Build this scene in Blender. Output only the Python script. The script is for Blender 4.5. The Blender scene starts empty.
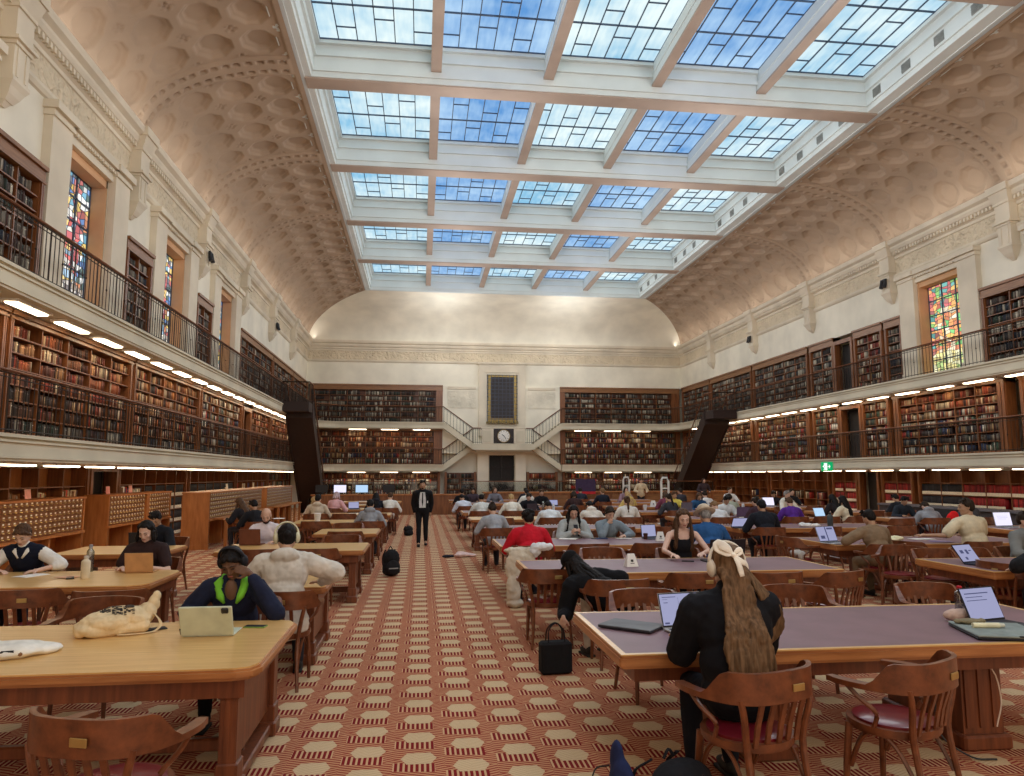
import bpy, math, random
import numpy as np
from mathutils import Vector, Matrix, Euler
random.seed(7)
RNG = np.random.default_rng(7)
PI = math.pi
SC = bpy.context.scene
COL = SC.collection
V = Vector

# ------------------------------------------------------------------ materials
def new_mat(name):
    m = bpy.data.materials.new(name); m.use_nodes = True
    nt = m.node_tree
    for n in list(nt.nodes): nt.nodes.remove(n)
    out = nt.nodes.new('ShaderNodeOutputMaterial')
    return m, nt, out

def s2l(c):
    return tuple((x/12.92 if x <= .04045 else ((x+.055)/1.055)**2.4) for x in (v/255. for v in c))

def L(nt, a, b): nt.links.new(a, b)

def principled(nt, out, rough=.6, metal=0., spec=.5, coat=0.):
    b = nt.nodes.new('ShaderNodeBsdfPrincipled')
    b.inputs['Roughness'].default_value = rough
    b.inputs['Metallic'].default_value = metal
    b.inputs['Specular IOR Level'].default_value = spec
    b.inputs['Coat Weight'].default_value = coat
    L(nt, b.outputs[0], out.inputs[0])
    return b

def ramp(nt, fac, stops):
    r = nt.nodes.new('ShaderNodeValToRGB'); e = r.color_ramp.elements
    while len(e) < len(stops): e.new(.5)
    for i, (p, c) in enumerate(stops):
        e[i].position = p; e[i].color = (*s2l(c), 1)
    L(nt, fac, r.inputs[0]); return r.outputs[0]

def noise(nt, scale, detail=3, vec=None, stretch=None, rough=.5, obj=True):
    n = nt.nodes.new('ShaderNodeTexNoise'); n.inputs['Scale'].default_value = scale
    n.inputs['Detail'].default_value = detail; n.inputs['Roughness'].default_value = rough
    if vec is None:
        tc = nt.nodes.new('ShaderNodeTexCoord'); vec = tc.outputs['Object']
    if stretch:
        mp = nt.nodes.new('ShaderNodeMapping'); mp.inputs['Scale'].default_value = stretch
        L(nt, vec, mp.inputs[0]); vec = mp.outputs[0]
    L(nt, vec, n.inputs['Vector']); return n.outputs['Fac']

def bump(nt, b, h, strength=.3, dist=.01):
    n = nt.nodes.new('ShaderNodeBump'); n.inputs['Strength'].default_value = strength
    n.inputs['Distance'].default_value = dist
    L(nt, h, n.inputs['Height']); L(nt, n.outputs[0], b.inputs['Normal'])

def simple(name, col, rough=.6, metal=0., var=.12, nscale=8, spec=.5, bumpy=0, bscale=60, coat=0., stretch=None):
    m, nt, out = new_mat(name); b = principled(nt, out, rough, metal, spec, coat)
    f = noise(nt, nscale, 3, stretch=stretch)
    lo = tuple(max(0, c*(1-var)) for c in col); hi = tuple(min(255, c*(1+var)) for c in col)
    L(nt, ramp(nt, f, [(.3, lo), (.7, hi)]), b.inputs['Base Color'])
    if bumpy: bump(nt, b, noise(nt, bscale, 2), bumpy)
    return m

def wood(name, dark, light, rough=.45, stretch=(1, 14, 14), scale=2.0, coat=.15):
    m, nt, out = new_mat(name); b = principled(nt, out, rough, 0, .5, coat)
    b.inputs['Coat Roughness'].default_value = .25
    f = noise(nt, scale, 5, stretch=stretch, rough=.6)
    L(nt, ramp(nt, f, [(.28, dark), (.72, light)]), b.inputs['Base Color'])
    return m

def folds(nt, b, weave):
    """fine weave riding on soft creases"""
    n1 = nt.nodes.new('ShaderNodeBump'); n1.inputs['Strength'].default_value = .8; n1.inputs['Distance'].default_value = .035
    L(nt, noise(nt, 9, 2, stretch=(1, 1, .55), rough=.4), n1.inputs['Height'])
    n2 = nt.nodes.new('ShaderNodeBump'); n2.inputs['Strength'].default_value = .25; n2.inputs['Distance'].default_value = .004
    L(nt, noise(nt, weave, 2), n2.inputs['Height']); L(nt, n1.outputs[0], n2.inputs['Normal']); L(nt, n2.outputs[0], b.inputs['Normal'])

def by_object(name, rough=.8, weave=0, var=.15, spec=.3, scale=9, stretch=None):
    """surface whose colour is the colour of the object that wears it"""
    m, nt, out = new_mat(name); b = principled(nt, out, rough, 0, spec)
    oi = nt.nodes.new('ShaderNodeObjectInfo')
    f = noise(nt, scale, 3, stretch=stretch)
    mr = nt.nodes.new('ShaderNodeMapRange')
    mr.inputs[3].default_value = 1-var; mr.inputs[4].default_value = 1+var
    mr.inputs[1].default_value = .3; mr.inputs[2].default_value = .7
    L(nt, f, mr.inputs[0])
    vm = nt.nodes.new('ShaderNodeVectorMath'); vm.operation = 'SCALE'
    L(nt, oi.outputs['Color'], vm.inputs[0]); L(nt, mr.outputs[0], vm.inputs[3])
    L(nt, vm.outputs[0], b.inputs['Base Color'])
    if weave: folds(nt, b, weave)
    if stretch: bump(nt, b, f, .6, .006)
    return m

def emit(name, col, strength, sampling=None):
    m, nt, out = new_mat(name); e = nt.nodes.new('ShaderNodeEmission')
    e.inputs[0].default_value = (*s2l(col), 1); e.inputs[1].default_value = strength
    L(nt, e.outputs[0], out.inputs[0])
    if sampling: m.cycles.emission_sampling = sampling
    return m

def by_attr(name, rough=.7, spec=.3, emission=0., sampling=None):
    m, nt, out = new_mat(name)
    at = nt.nodes.new('ShaderNodeAttribute'); at.attribute_name = 'tint'
    if emission:
        e = nt.nodes.new('ShaderNodeEmission'); e.inputs[1].default_value = emission
        L(nt, at.outputs['Color'], e.inputs[0]); L(nt, e.outputs[0], out.inputs[0])
        if sampling: m.cycles.emission_sampling = sampling
    else:
        b = principled(nt, out, rough, 0, spec); L(nt, at.outputs['Color'], b.inputs['Base Color'])
    return m

class X:
    """tiny expression builder on Math nodes"""
    def __init__(s, nt, o): s.nt, s.o = nt, o
    def _op(s, op, *a, clamp=False):
        n = s.nt.nodes.new('ShaderNodeMath'); n.operation = op; n.use_clamp = clamp
        for i, x in enumerate((s,)+a):
            if isinstance(x, X): L(s.nt, x.o, n.inputs[i])
            else: n.inputs[i].default_value = x
        return X(s.nt, n.outputs[0])
    def __add__(s, o): return s._op('ADD', o)
    def __sub__(s, o): return s._op('SUBTRACT', o)
    def __mul__(s, o): return s._op('MULTIPLY', o)
    def __truediv__(s, o): return s._op('DIVIDE', o)
    def abs(s): return s._op('ABSOLUTE')
    def rnd(s): return s._op('ROUND')
    def fract(s): return s._op('FRACT')
    def floor(s): return s._op('FLOOR')
    def lt(s, o): return s._op('LESS_THAN', o)
    def gt(s, o): return s._op('GREATER_THAN', o)
    def mx(s, o): return s._op('MAXIMUM', o)
    def mn(s, o): return s._op('MINIMUM', o)
    def sin(s): return s._op('SINE')

def mix(nt, fac, a, b):
    n = nt.nodes.new('ShaderNodeMix'); n.data_type = 'RGBA'
    L(nt, fac.o if isinstance(fac, X) else fac, n.inputs[0])
    for s, v in ((6, a), (7, b)):
        if isinstance(v, tuple): n.inputs[s].default_value = (*s2l(v), 1)
        else: L(nt, v, n.inputs[s])
    return n.outputs[2]

def carpet_mat():
    m, nt, out = new_mat('patterned_carpet'); b = principled(nt, out, .95, 0, .1)
    g = nt.nodes.new('ShaderNodeNewGeometry'); sp = nt.nodes.new('ShaderNodeSeparateXYZ')
    L(nt, g.outputs['Position'], sp.inputs[0])
    x = X(nt, sp.outputs[0]) - .012; y = X(nt, sp.outputs[1])
    cx, cy, sh = .337, .39, .15
    col = (x/cx).rnd(); dx = x - col*cx
    yy = y + col*sh - .02
    dy = yy - (yy/cy).rnd()*cy
    hexa = ((dx.abs()/.118 + dy.abs()/.105*.38).lt(1.))*(dy.abs().lt(.095))
    herr = ((dx*.5 + dy*((dx*1000).mx(-1).mn(1)))/.028).fract().lt(.16)
    # striped band on the near and left side of each hexagon
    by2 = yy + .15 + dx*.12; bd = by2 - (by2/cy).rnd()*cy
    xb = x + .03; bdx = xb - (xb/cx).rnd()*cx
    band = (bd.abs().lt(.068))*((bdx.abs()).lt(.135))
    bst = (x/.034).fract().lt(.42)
    diag = ((yy*1. - dx*.42)/.036).fract().lt(.46)
    side = (dx.abs().gt(.10))
    diag2 = ((yy*1. + dx*.42)/.036).fract().lt(.46)
    dd = (X(nt, (yy/(cy*.5)).floor().o)*.5).fract().gt(.25)
    dg = diag*dd + diag2*(dd*-1+1)
    tan, red, dark = (205, 152, 112), (158, 62, 52), (134, 30, 34)
    c = mix(nt, dg, tan, red)
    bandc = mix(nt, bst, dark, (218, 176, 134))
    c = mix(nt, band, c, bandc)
    hc = mix(nt, herr, (222, 194, 154), (188, 152, 114))
    c = mix(nt, hexa, c, hc)
    nz = noise(nt, 1.3, 3)
    mr = nt.nodes.new('ShaderNodeMapRange'); L(nt, nz, mr.inputs[0]); mr.inputs[3].default_value = .76; mr.inputs[4].default_value = .98
    vm = nt.nodes.new('ShaderNodeVectorMath'); vm.operation = 'SCALE'
    L(nt, c, vm.inputs[0]); L(nt, mr.outputs[0], vm.inputs[3]); L(nt, vm.outputs[0], b.inputs['Base Color'])
    bump(nt, b, noise(nt, 160, 2), .4, .004)
    return m

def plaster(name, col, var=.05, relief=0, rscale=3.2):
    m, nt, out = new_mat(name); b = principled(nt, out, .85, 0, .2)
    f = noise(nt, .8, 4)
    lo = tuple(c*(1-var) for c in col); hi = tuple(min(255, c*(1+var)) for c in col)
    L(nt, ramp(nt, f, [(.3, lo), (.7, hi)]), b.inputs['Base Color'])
    if relief:
        v = nt.nodes.new('ShaderNodeTexVoronoi'); v.inputs['Scale'].default_value = rscale
        v.feature = 'SMOOTH_F1'
        tc = nt.nodes.new('ShaderNodeTexCoord')
        nz = nt.nodes.new('ShaderNodeTexNoise'); nz.inputs['Scale'].default_value = rscale*1.2
        L(nt, tc.outputs['Object'], nz.inputs['Vector'])
        va = nt.nodes.new('ShaderNodeVectorMath'); va.operation = 'ADD'
        L(nt, tc.outputs['Object'], va.inputs[0]); L(nt, nz.outputs['Color'], va.inputs[1])
        L(nt, va.outputs[0], v.inputs['Vector'])
        bump(nt, b, v.outputs['Distance'], relief, .12)
    return m

def sky_glass(name, dark, light, strength):
    m, nt, out = new_mat(name); e = nt.nodes.new('ShaderNodeEmission')
    f = noise(nt, .38, 4, rough=.6)
    f2 = noise(nt, 3.0, 2, stretch=(3, .6, 1))
    a = nt.nodes.new('ShaderNodeMath'); a.operation = 'MULTIPLY_ADD'; L(nt, f2, a.inputs[0]); a.inputs[1].default_value = .22; L(nt, f, a.inputs[2])
    L(nt, ramp(nt, a.outputs[0], [(.42, dark), (.78, light)]), e.inputs[0]); e.inputs[1].default_value = strength
    L(nt, e.outputs[0], out.inputs[0])
    return m

M = {}
UPW = 7.
FILLW = 150.
M['carpet'] = carpet_mat()
M['wall'] = plaster('cream_plaster', (238, 233, 216))
M['stone'] = plaster('pale_sandstone', (224, 214, 194), .06)
M['lamp_tinted_stone'] = plaster('lamp_tinted_reveal', (212, 168, 128), .08)  # orange lamplight on the window reveals painted into the stone colour
M['frieze'] = plaster('carved_frieze_plaster', (222, 208, 182), .05, .9, 3.4)
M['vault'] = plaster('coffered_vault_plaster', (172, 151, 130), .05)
M['slab'] = plaster('gallery_front_plaster', (214, 206, 184), .05)
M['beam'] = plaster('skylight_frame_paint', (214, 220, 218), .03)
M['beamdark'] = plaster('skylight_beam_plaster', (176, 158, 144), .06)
M['mural'] = plaster('faded_map_plaster', (226, 220, 202), .12, .3, 2.2)
M['wood'] = wood('bookcase_oak', (96, 54, 26), (148, 90, 48), stretch=(8, 8, .8))
M['woodback'] = wood('bookcase_back_wood', (78, 40, 22), (120, 64, 34), stretch=(6, 6, .8))
M['frame'] = wood('bookcase_cornice_oak', (110, 70, 38), (158, 108, 64), stretch=(.8, .8, 8))
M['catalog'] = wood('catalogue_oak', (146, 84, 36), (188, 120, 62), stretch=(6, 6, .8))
M['drawer'] = wood('drawer_oak', (104, 62, 30), (152, 100, 56), stretch=(2, 2, 12), scale=6)
M['oaktop'] = wood('light_oak_top', (206, 160, 94), (236, 194, 128), rough=.32, stretch=(.7, 14, 1), scale=3, coat=.35)
M['oakedge'] = wood('honey_oak_edge', (150, 92, 50), (196, 134, 80), rough=.35, stretch=(1, 1, 10))
M['oakleg'] = wood('table_leg_oak', (88, 44, 24), (134, 74, 42), rough=.4, stretch=(12, 12, 1))
M['lino'] = simple('mauve_leather_top', (124, 94, 102), .5, var=.06, nscale=3, bumpy=.05, bscale=220, coat=0)
M['chairwood'] = wood('bentwood_beech', (84, 42, 22), (132, 74, 42), rough=.35, stretch=(5, 5, 5), scale=3, coat=.3)
M['cushion'] = simple('burgundy_leather', (112, 22, 34), .28, var=.1, nscale=5, coat=.3)
M['iron'] = simple('wrought_iron', (58, 46, 38), .45, .6)
M['handrail'] = wood('handrail_timber', (92, 50, 26), (140, 84, 46), stretch=(8, .8, 8))
M['stairdark'] = simple('dark_stair_steel', (44, 26, 22), .6)
M['brass'] = simple('brass', (198, 170, 110), .35, .8, var=.08)
M['bronze'] = simple('dark_bronze', (46, 40, 40), .45, .5, nscale=12, var=.3)
M['gold'] = simple('gilt_border', (128, 108, 62), .35, .7)
M['black'] = simple('black_plastic', (28, 28, 32), .5)
M['lead'] = simple('lead_came', (70, 84, 104), .6)
M['darkvoid'] = simple('dark_opening', (34, 30, 28), .7)
M['silver'] = simple('laptop_aluminium', (176, 176, 180), .35, .6, var=.03)
M['white'] = simple('white_card', (238, 236, 230), .6, var=.02)
M['paper'] = simple('white_paper', (240, 238, 232), .8, var=.03)
M['steelwhite'] = simple('white_painted_metal', (222, 222, 216), .4, var=.03)
M['grille'] = simple('grey_vent_grille', (138, 140, 136), .5, var=.1)
M['books'] = by_attr('book_cloth', .65)
M['obj'] = by_object('dyed_surface', .6)
M['cloth'] = by_object('woven_cloth', .9, 140)
M['knit'] = by_object('soft_knit', .95, 60)
M['skin'] = by_object('skin', .55, 0, .06, .4, 20)
M['hair'] = by_object('hair', .55, 0, .5, .12, 55, (1, 1, .1))
M['glass1'] = sky_glass('pale_skylight_glass', (134, 188, 220), (226, 242, 242), .9)
M['glass2'] = sky_glass('blue_skylight_glass', (92, 146, 206), (178, 210, 238), .9)
M['lamp'] = emit('gallery_lamp', (255, 228, 190), 7.5)
M['stained'] = by_attr('stained_glass', emission=1.25, sampling='NONE')
M['screenblue'] = emit('laptop_screen_pale', (176, 178, 216), .62, 'NONE')
M['screenwhite'] = emit('laptop_screen_white', (226, 222, 246), .95, 'NONE')
M['screenmon'] = emit('monitor_screen', (176, 206, 236), .9, 'NONE')
M['exitgreen'] = emit('exit_sign_green', (20, 160, 96), .9, 'NONE')
M['exitwhite'] = emit('exit_sign_white', (230, 250, 236), 1.0, 'NONE')
def clear_glass(name, tint, alpha):
    m, nt, out = new_mat(name)
    t = nt.nodes.new('ShaderNodeBsdfTransparent'); g = nt.nodes.new('ShaderNodeBsdfGlossy'); g.inputs['Roughness'].default_value = .05
    t.inputs[0].default_value = (*s2l(tint), 1)
    mx = nt.nodes.new('ShaderNodeMixShader'); mx.inputs[0].default_value = alpha
    L(nt, t.outputs[0], mx.inputs[1]); L(nt, g.outputs[0], mx.inputs[2]); L(nt, mx.outputs[0], out.inputs[0])
    return m
M['clear'] = clear_glass('clear_glass', (222, 226, 224), .07)
M['bottle'] = clear_glass('clear_plastic', (200, 206, 208), .25)

# ------------------------------------------------------------------ mesh builder
class MB:
    def __init__(s): s.v = []; s.f = []; s.m = []; s.c = []; s.col = None
    def add(s, vs, fs, mi=0):
        o = len(s.v); s.v += [tuple(v) for v in vs]
        for f in fs: s.f.append(tuple(i+o for i in f)); s.m.append(mi); s.c.append(s.col)
        return s
    def box(s, x0, x1, y0, y1, z0, z1, mi=0):
        vs = [(x, y, z) for x in (x0, x1) for y in (y0, y1) for z in (z0, z1)]
        return s.add(vs, [(0, 1, 3, 2), (4, 6, 7, 5), (0, 4, 5, 1), (2, 3, 7, 6), (0, 2, 6, 4), (1, 5, 7, 3)], mi)
    def cbox(s, c, d, mi=0, rot=None, bev=0):
        hx, hy, hz = d[0]/2, d[1]/2, d[2]/2
        if bev:
            b = bev
            vs = []; loops = []
            for z, k in ((-hz, b), (-hz+b, 0), (hz-b, 0), (hz, b)):
                x, y = hx-k, hy-k
                c2 = b if k == 0 else b*.6
                ring = [(x-c2, -y), (x, -y+c2), (x, y-c2), (x-c2, y), (-x+c2, y), (-x, y-c2), (-x, -y+c2), (-x+c2, -y)]
                loops.append(range(len(vs), len(vs)+8)); vs += [(p[0], p[1], z) for p in ring]
            fs = [tuple(reversed(loops[0])), tuple(loops[3])]
            for a, bb in zip(loops, loops[1:]):
                for i in range(8): fs.append((a[i], a[(i+1) % 8], bb[(i+1) % 8], bb[i]))
        else:
            vs = [(x, y, z) for x in (-hx, hx) for y in (-hy, hy) for z in (-hz, hz)]
            fs = [(0, 1, 3, 2), (4, 6, 7, 5), (0, 4, 5, 1), (2, 3, 7, 6), (0, 2, 6, 4), (1, 5, 7, 3)]
        R = rot.to_matrix() if rot is not None and hasattr(rot, 'to_matrix') else (rot or Matrix.Identity(3))
        return s.add([R @ V(v) + V(c) for v in vs], fs, mi)
    def prism(s, pts, a0, a1, axis='z', mi=0):
        """extrude a 2D outline; axis x: pts are (y,z); y: (x,z); z: (x,y)"""
        n = len(pts)
        def P(p, a): return {'x': (a, p[0], p[1]), 'y': (p[0], a, p[1]), 'z': (p[0], p[1], a)}[axis]
        vs = [P(p, a0) for p in pts]+[P(p, a1) for p in pts]
        fs = [tuple(range(n-1, -1, -1)), tuple(range(n, 2*n))]+[(i, (i+1) % n, n+(i+1) % n, n+i) for i in range(n)]
        return s.add(vs, fs, mi)
    def tube(s, pts, rads, n=8, mi=0, flat=1., up=V((0, 0, 1)), closed=False):
        pts = [V(p) for p in pts]
        if not hasattr(rads, '__len__'): rads = [rads]*len(pts)
        vs = []; k = len(pts)
        for i, p in enumerate(pts):
            t = (pts[(i+1) % k if closed else min(i+1, k-1)] - pts[(i-1) % k if closed else max(i-1, 0)]).normalized()
            u = up if abs(t.dot(up)) < .95 else V((0, 1, 0)) if abs(t.y) < .9 else V((1, 0, 0))
            a = t.cross(u).normalized(); b = a.cross(t).normalized()
            for j in range(n):
                an = 2*PI*j/n
                vs.append(p + a*math.cos(an)*rads[i] + b*math.sin(an)*rads[i]*flat)
        fs = []
        for i in range(k if closed else k-1):
            i2 = (i+1) % k
            for j in range(n): fs.append((i*n+j, i*n+(j+1) % n, i2*n+(j+1) % n, i2*n+j))
        if not closed: fs += [tuple(range(n-1, -1, -1)), tuple(range((k-1)*n, k*n))]
        return s.add(vs, fs, mi)
    def lathe(s, prof, n=16, c=(0, 0, 0), mi=0):
        vs = []; k = len(prof)
        for r, z in prof:
            for j in range(n): vs.append((c[0]+r*math.cos(2*PI*j/n), c[1]+r*math.sin(2*PI*j/n), c[2]+z))
        fs = [(i*n+j, i*n+(j+1) % n, (i+1)*n+(j+1) % n, (i+1)*n+j) for i in range(k-1) for j in range(n)]
        fs += [tuple(range(n-1, -1, -1)), tuple(range((k-1)*n, k*n))]
        return s.add(vs, fs, mi)
    def cap(s, a, b, r1, r2=None, n=10, mi=0):
        """round-ended tapered limb"""
        a, b = V(a), V(b); r2 = r1 if r2 is None else r2
        t = (b-a); ln = t.length; t = t.normalized() if ln > 1e-6 else V((0, 0, 1))
        u = V((0, 0, 1)) if abs(t.z) < .9 else V((0, 1, 0))
        x = t.cross(u).normalized(); y = x.cross(t)
        prof = [(-PI/2, 0), (-PI/4, 0), (0, 0), (0, 1), (PI/4, 1), (PI/2, 1)]
        vs = []; 
        for th, e in prof:
            r = (r2 if e else r1); c = (b if e else a) + t*r*math.sin(th); rr = max(r*math.cos(th), r*.02)
            for j in range(n):
                an = 2*PI*j/n; vs.append(c + x*math.cos(an)*rr + y*math.sin(an)*rr)
        fs = [(i*n+j, i*n+(j+1) % n, (i+1)*n+(j+1) % n, (i+1)*n+j) for i in range(5) for j in range(n)]
        fs += [tuple(range(n-1, -1, -1)), tuple(range(5*n, 6*n))]
        return s.add(vs, fs, mi)
    def ell(s, c, r, R=None, n=12, m=8, mi=0):
        vs = []
        for i in range(m+1):
            ph = -PI/2 + PI*i/m; k = max(math.cos(ph), .03)
            for j in range(n):
                an = 2*PI*j/n; v = V((r[0]*k*math.cos(an), r[1]*k*math.sin(an), r[2]*math.sin(ph)))
                if R is not None: v = R @ v
                vs.append(v + V(c))
        fs = [(i*n+j, i*n+(j+1) % n, (i+1)*n+(j+1) % n, (i+1)*n+j) for i in range(m) for j in range(n)]
        fs += [tuple(range(n-1, -1, -1)), tuple(range(m*n, (m+1)*n))]
        return s.add(vs, fs, mi)
    def mesh(s, name, mats, smooth=False):
        me = bpy.data.meshes.new(name); me.from_pydata([tuple(v) for v in s.v], [], s.f)
        for mt in (mats if isinstance(mats, (list, tuple)) else [mats]): me.materials.append(M[mt] if isinstance(mt, str) else mt)
        if any(s.m): me.polygons.foreach_set('material_index', s.m)
        if s.c and s.c[0] is not None:
            at = me.color_attributes.new('tint', 'FLOAT_COLOR', 'CORNER')
            cc = []
            for f, c in zip(s.f, s.c): cc += [c[0], c[1], c[2], 1.]*len(f)
            at.data.foreach_set('color', cc)
        if smooth:
            me.polygons.foreach_set('use_smooth', [True]*len(me.polygons))
            if smooth != 'all':
                try: me.set_sharp_from_angle(angle=math.radians(40))
                except Exception: pass
        me.update(); return me
    def build(s, name, mats, parent=None, smooth=False, loc=None):
        return link(name, s.mesh(name, mats, smooth), parent, loc)

def link(name, me, parent=None, loc=None, rz=0):
    o = bpy.data.objects.new(name, me); COL.objects.link(o)
    if parent is not None: o.parent = parent
    if loc is not None: o.location = loc
    if rz: o.rotation_euler = (0, 0, rz)
    return o

def tag(o, label=None, cat=None, group=None, kind=None):
    if label: o['label'] = label
    if cat: o['category'] = cat
    if group: o['group'] = group
    if kind: o['kind'] = kind
    return o

def empty(name, loc=(0, 0, 0), rz=0, label=None, cat=None, group=None):
    o = bpy.data.objects.new(name, None); COL.objects.link(o); o.empty_display_size = .1
    o.location = loc; o.rotation_euler = (0, 0, rz)
    return tag(o, label, cat, group)

def struct(name, mb, mats, parent=None, smooth=False):
    o = mb.build(name, mats, parent, smooth)
    if parent is None: o['kind'] = 'structure'
    return o

KIDS = {}
def copy_tree(o, parent=None):
    c = o.copy(); COL.objects.link(c)
    if parent is not None: c.parent = parent
    for ch in [x for x in KIDS.get(o.name, [])]: copy_tree(ch, c)
    return c
def reg(o):
    """remember the children of a prototype so that copies can be made quickly"""
    KIDS[o.name] = list(o.children)
    for ch in o.children: reg(ch)

def ordn(i): return ['first', 'second', 'third', 'fourth', 'fifth', 'sixth', 'seventh', 'eighth', 'ninth', 'tenth', 'eleventh', 'twelfth', 'thirteenth', 'fourteenth', 'fifteenth', 'sixteenth', 'seventeenth', 'eighteenth', 'nineteenth', 'twentieth', 'twenty-first', 'twenty-second', 'twenty-third', 'twenty-fourth'][i]
# ------------------------------------------------------------------ the room
XWL, XWR, YWB = -6.6, 15.7, 42.75          # plaster faces
XG_L, XG_R, YG = -5.85, 14.98, 41.8        # gallery fronts
YN = -7.0                                  # near end of what is built
Z1, Z1B, Z2, Z2B, ZF = 2.42, 2.05, 4.83, 4.47, 7.07
ZC, ZR = 9.55, 11.5                        # cornice top, skylight mouth
BAYS = [12.1+5.1*k for k in range(-4, 6)]  # left-hand bay lines
WL = [4.45, 9.55, 14.65, 19.75, 24.85]     # windows, left wall
WR = [4.8, 9.9, 15.0, 20.1]

mb = MB(); mb.add([(-8.2, YN, 0), (17.2, YN, 0), (17.2, 43.4, 0), (-8.2, 43.4, 0), (-8.2, YN, -.2), (17.2, YN, -.2), (17.2, 43.4, -.2), (-8.2, 43.4, -.2)],
                  [(0, 1, 2, 3), (7, 6, 5, 4), (0, 4, 5, 1), (1, 5, 6, 2), (2, 6, 7, 3), (3, 7, 4, 0)])
struct('floor', mb, 'carpet')

def side_wall(name, sgn, xw, windows):
    """plaster above the bookcases with deep window openings"""
    m = MB(); hw = .95
    xo = xw + sgn*.6
    def bx(y0, y1, z0, z1, xa=xw, xb=xo): m.box(min(xa, xb), max(xa, xb), y0, y1, z0, z1)
    y = YN
    for c in windows:
        bx(y, c-1.75, ZF, 8.5); bx(c-1.75, c-hw, Z2-.1, 8.5); bx(c+hw, c+1.75, Z2-.1, 8.5); bx(c-hw, c+hw, 7.95, 8.5)
        y = c+1.75
    bx(y, 43.2, ZF, 8.5)
    bx(YN, 43.2, 8.5, ZC+.1)
    # outer skin behind the bookcases and the recessed ground floor
    bx(YN, 43.4, 0, ZC, xw+sgn*1.02, xw+sgn*1.3)
    struct(name, m, 'wall')
side_wall('wall_left', -1, XWL, WL)
side_wall('wall_right', 1, XWR, WR)

m = MB()
m.box(-7.6, 16.7, YWB+.45, 43.5, 0, 11.7)
m.box(-7.6, 16.7, YWB, YWB+.45, ZF, ZC+.1)
CX = 4.68
m.box(1.2, 3.25, YWB-.1, YWB+.45, 3.1, ZF); m.box(6.1, 8.15, YWB-.1, YWB+.45, 3.1, ZF)
m.box(3.25, 3.88, YWB-.1, YWB+.45, 0, ZF); m.box(5.5, 6.1, YWB-.1, YWB+.45, 0, ZF); m.box(3.88, 5.5, YWB-.1, YWB+.45, 3.02, ZF)
struct('wall_back', m, 'wall')

# string courses, frieze and cornice, with dentils
def along(sgn, xw, y0, y1, prof, m, mi=0):
    """prof: (projection, z) outline swept along Y on a side wall"""
    pts = [(xw - sgn*p, z) for p, z in prof]
    m.prism(pts, y0, y1, 'y', mi)
CORN = [(0, 9.0), (.06, 9.02), (.06, 9.1), (.12, 9.14), (.12, 9.22), (.2, 9.26), (.24, 9.34), (.24, 9.4), (.34, 9.46), (.36, 9.55), (.36, 9.6), (0, 9.6)]
STR = [(0, 8.36), (.05, 8.38), (.09, 8.44), (.09, 8.5), (0, 8.52)]
k = 1
for nm, sgn, xw in (('left', -1, XWL), ('right', 1, XWR)):
    m = MB(); along(sgn, xw, YN, 42.7, CORN, m); along(sgn, xw, YN, 42.7, STR, m)
    y = 8.
    while y < 42.4:
        x0, x1 = sorted((xw-sgn*.1, xw-sgn*.19)); m.box(x0, x1, y, y+.07, 9.14, 9.24); y += .14
    struct('trim_%d' % k, m, 'stone'); k += 1
    m = MB(); along(sgn, xw, YN, 42.7, [(0, 8.5), (.035, 8.52), (.035, 9.0), (0, 9.02)], m)
    struct('trim_%d' % k, m, 'frieze'); k += 1
m = MB()
m.prism([(YWB-p, z) for p, z in CORN], XWL, XWR, 'x'); m.prism([(YWB-p, z) for p, z in STR], XWL, XWR, 'x')
struct('trim_%d' % k, m, 'stone'); k += 1
m = MB(); m.prism([(YWB, 8.5), (YWB-.035, 8.52), (YWB-.035, 9.0), (YWB, 9.02)], XWL, XWR, 'x')
struct('trim_%d' % k, m, 'frieze'); k += 1

# corbelled brackets under the ribs of the vault
def corbel(sgn, xw, y):
    m = MB()
    def blk(p, hw, z0, z1, p2=None, hw2=None):
        """a block standing p out of the wall, tapering to p2 at its foot"""
        p2 = p if p2 is None else p2; hw2 = hw if hw2 is None else hw2
        p, p2, hw, hw2 = p*.85, p2*.85, hw*.82, hw2*.82
        vs = []
        for z, pp, h in ((z0, p2, hw2), (z1, p, hw)):
            vs += [(xw+sgn*.02, y-h, z), (xw-sgn*pp, y-h, z), (xw-sgn*pp, y+h, z), (xw+sgn*.02, y+h, z)]
        m.add(vs, [(0, 1, 2, 3), (7, 6, 5, 4), (0, 4, 5, 1), (1, 5, 6, 2), (2, 6, 7, 3), (3, 7, 4, 0)])
    blk(.30, .27, 7.98, 8.5); blk(.34, .3, 8.5, 8.56); blk(.4, .36, 8.56, 8.62); blk(.32, .3, 8.62, 9.1)
    blk(.36, .33, 9.1, 9.16); blk(.46, .4, 9.3, 9.42, .4, .36); blk(.42, .36, 9.16, 9.3, .34, .32); blk(.5, .44, 9.42, 9.62)
    blk(.33, .3, 7.92, 7.98); blk(.33, .3, 7.84, 7.92, .27, .25); blk(.27, .25, 7.74, 7.84, .22, .2); blk(.22, .2, 7.64, 7.74, .14, .14); blk(.12, .12, 7.56, 7.64, .05, .06)
    for q in (-.12, .12):   # narrow side strips on the shaft
        m.box(min(xw-sgn*.25, xw-sgn*.275), max(xw-sgn*.25, xw-sgn*.275), y+q-.03, y+q+.03, 8.0, 8.48)
    return m
for nm, sgn, xw, off in (('left', -1, XWL, -.4), ('right', 1, XWR, 0)):
    for y in [b+off for b in BAYS if 5 < b < 42]:
        struct('trim_%d' % k, corbel(sgn, xw, y), 'stone'); k += 1
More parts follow.
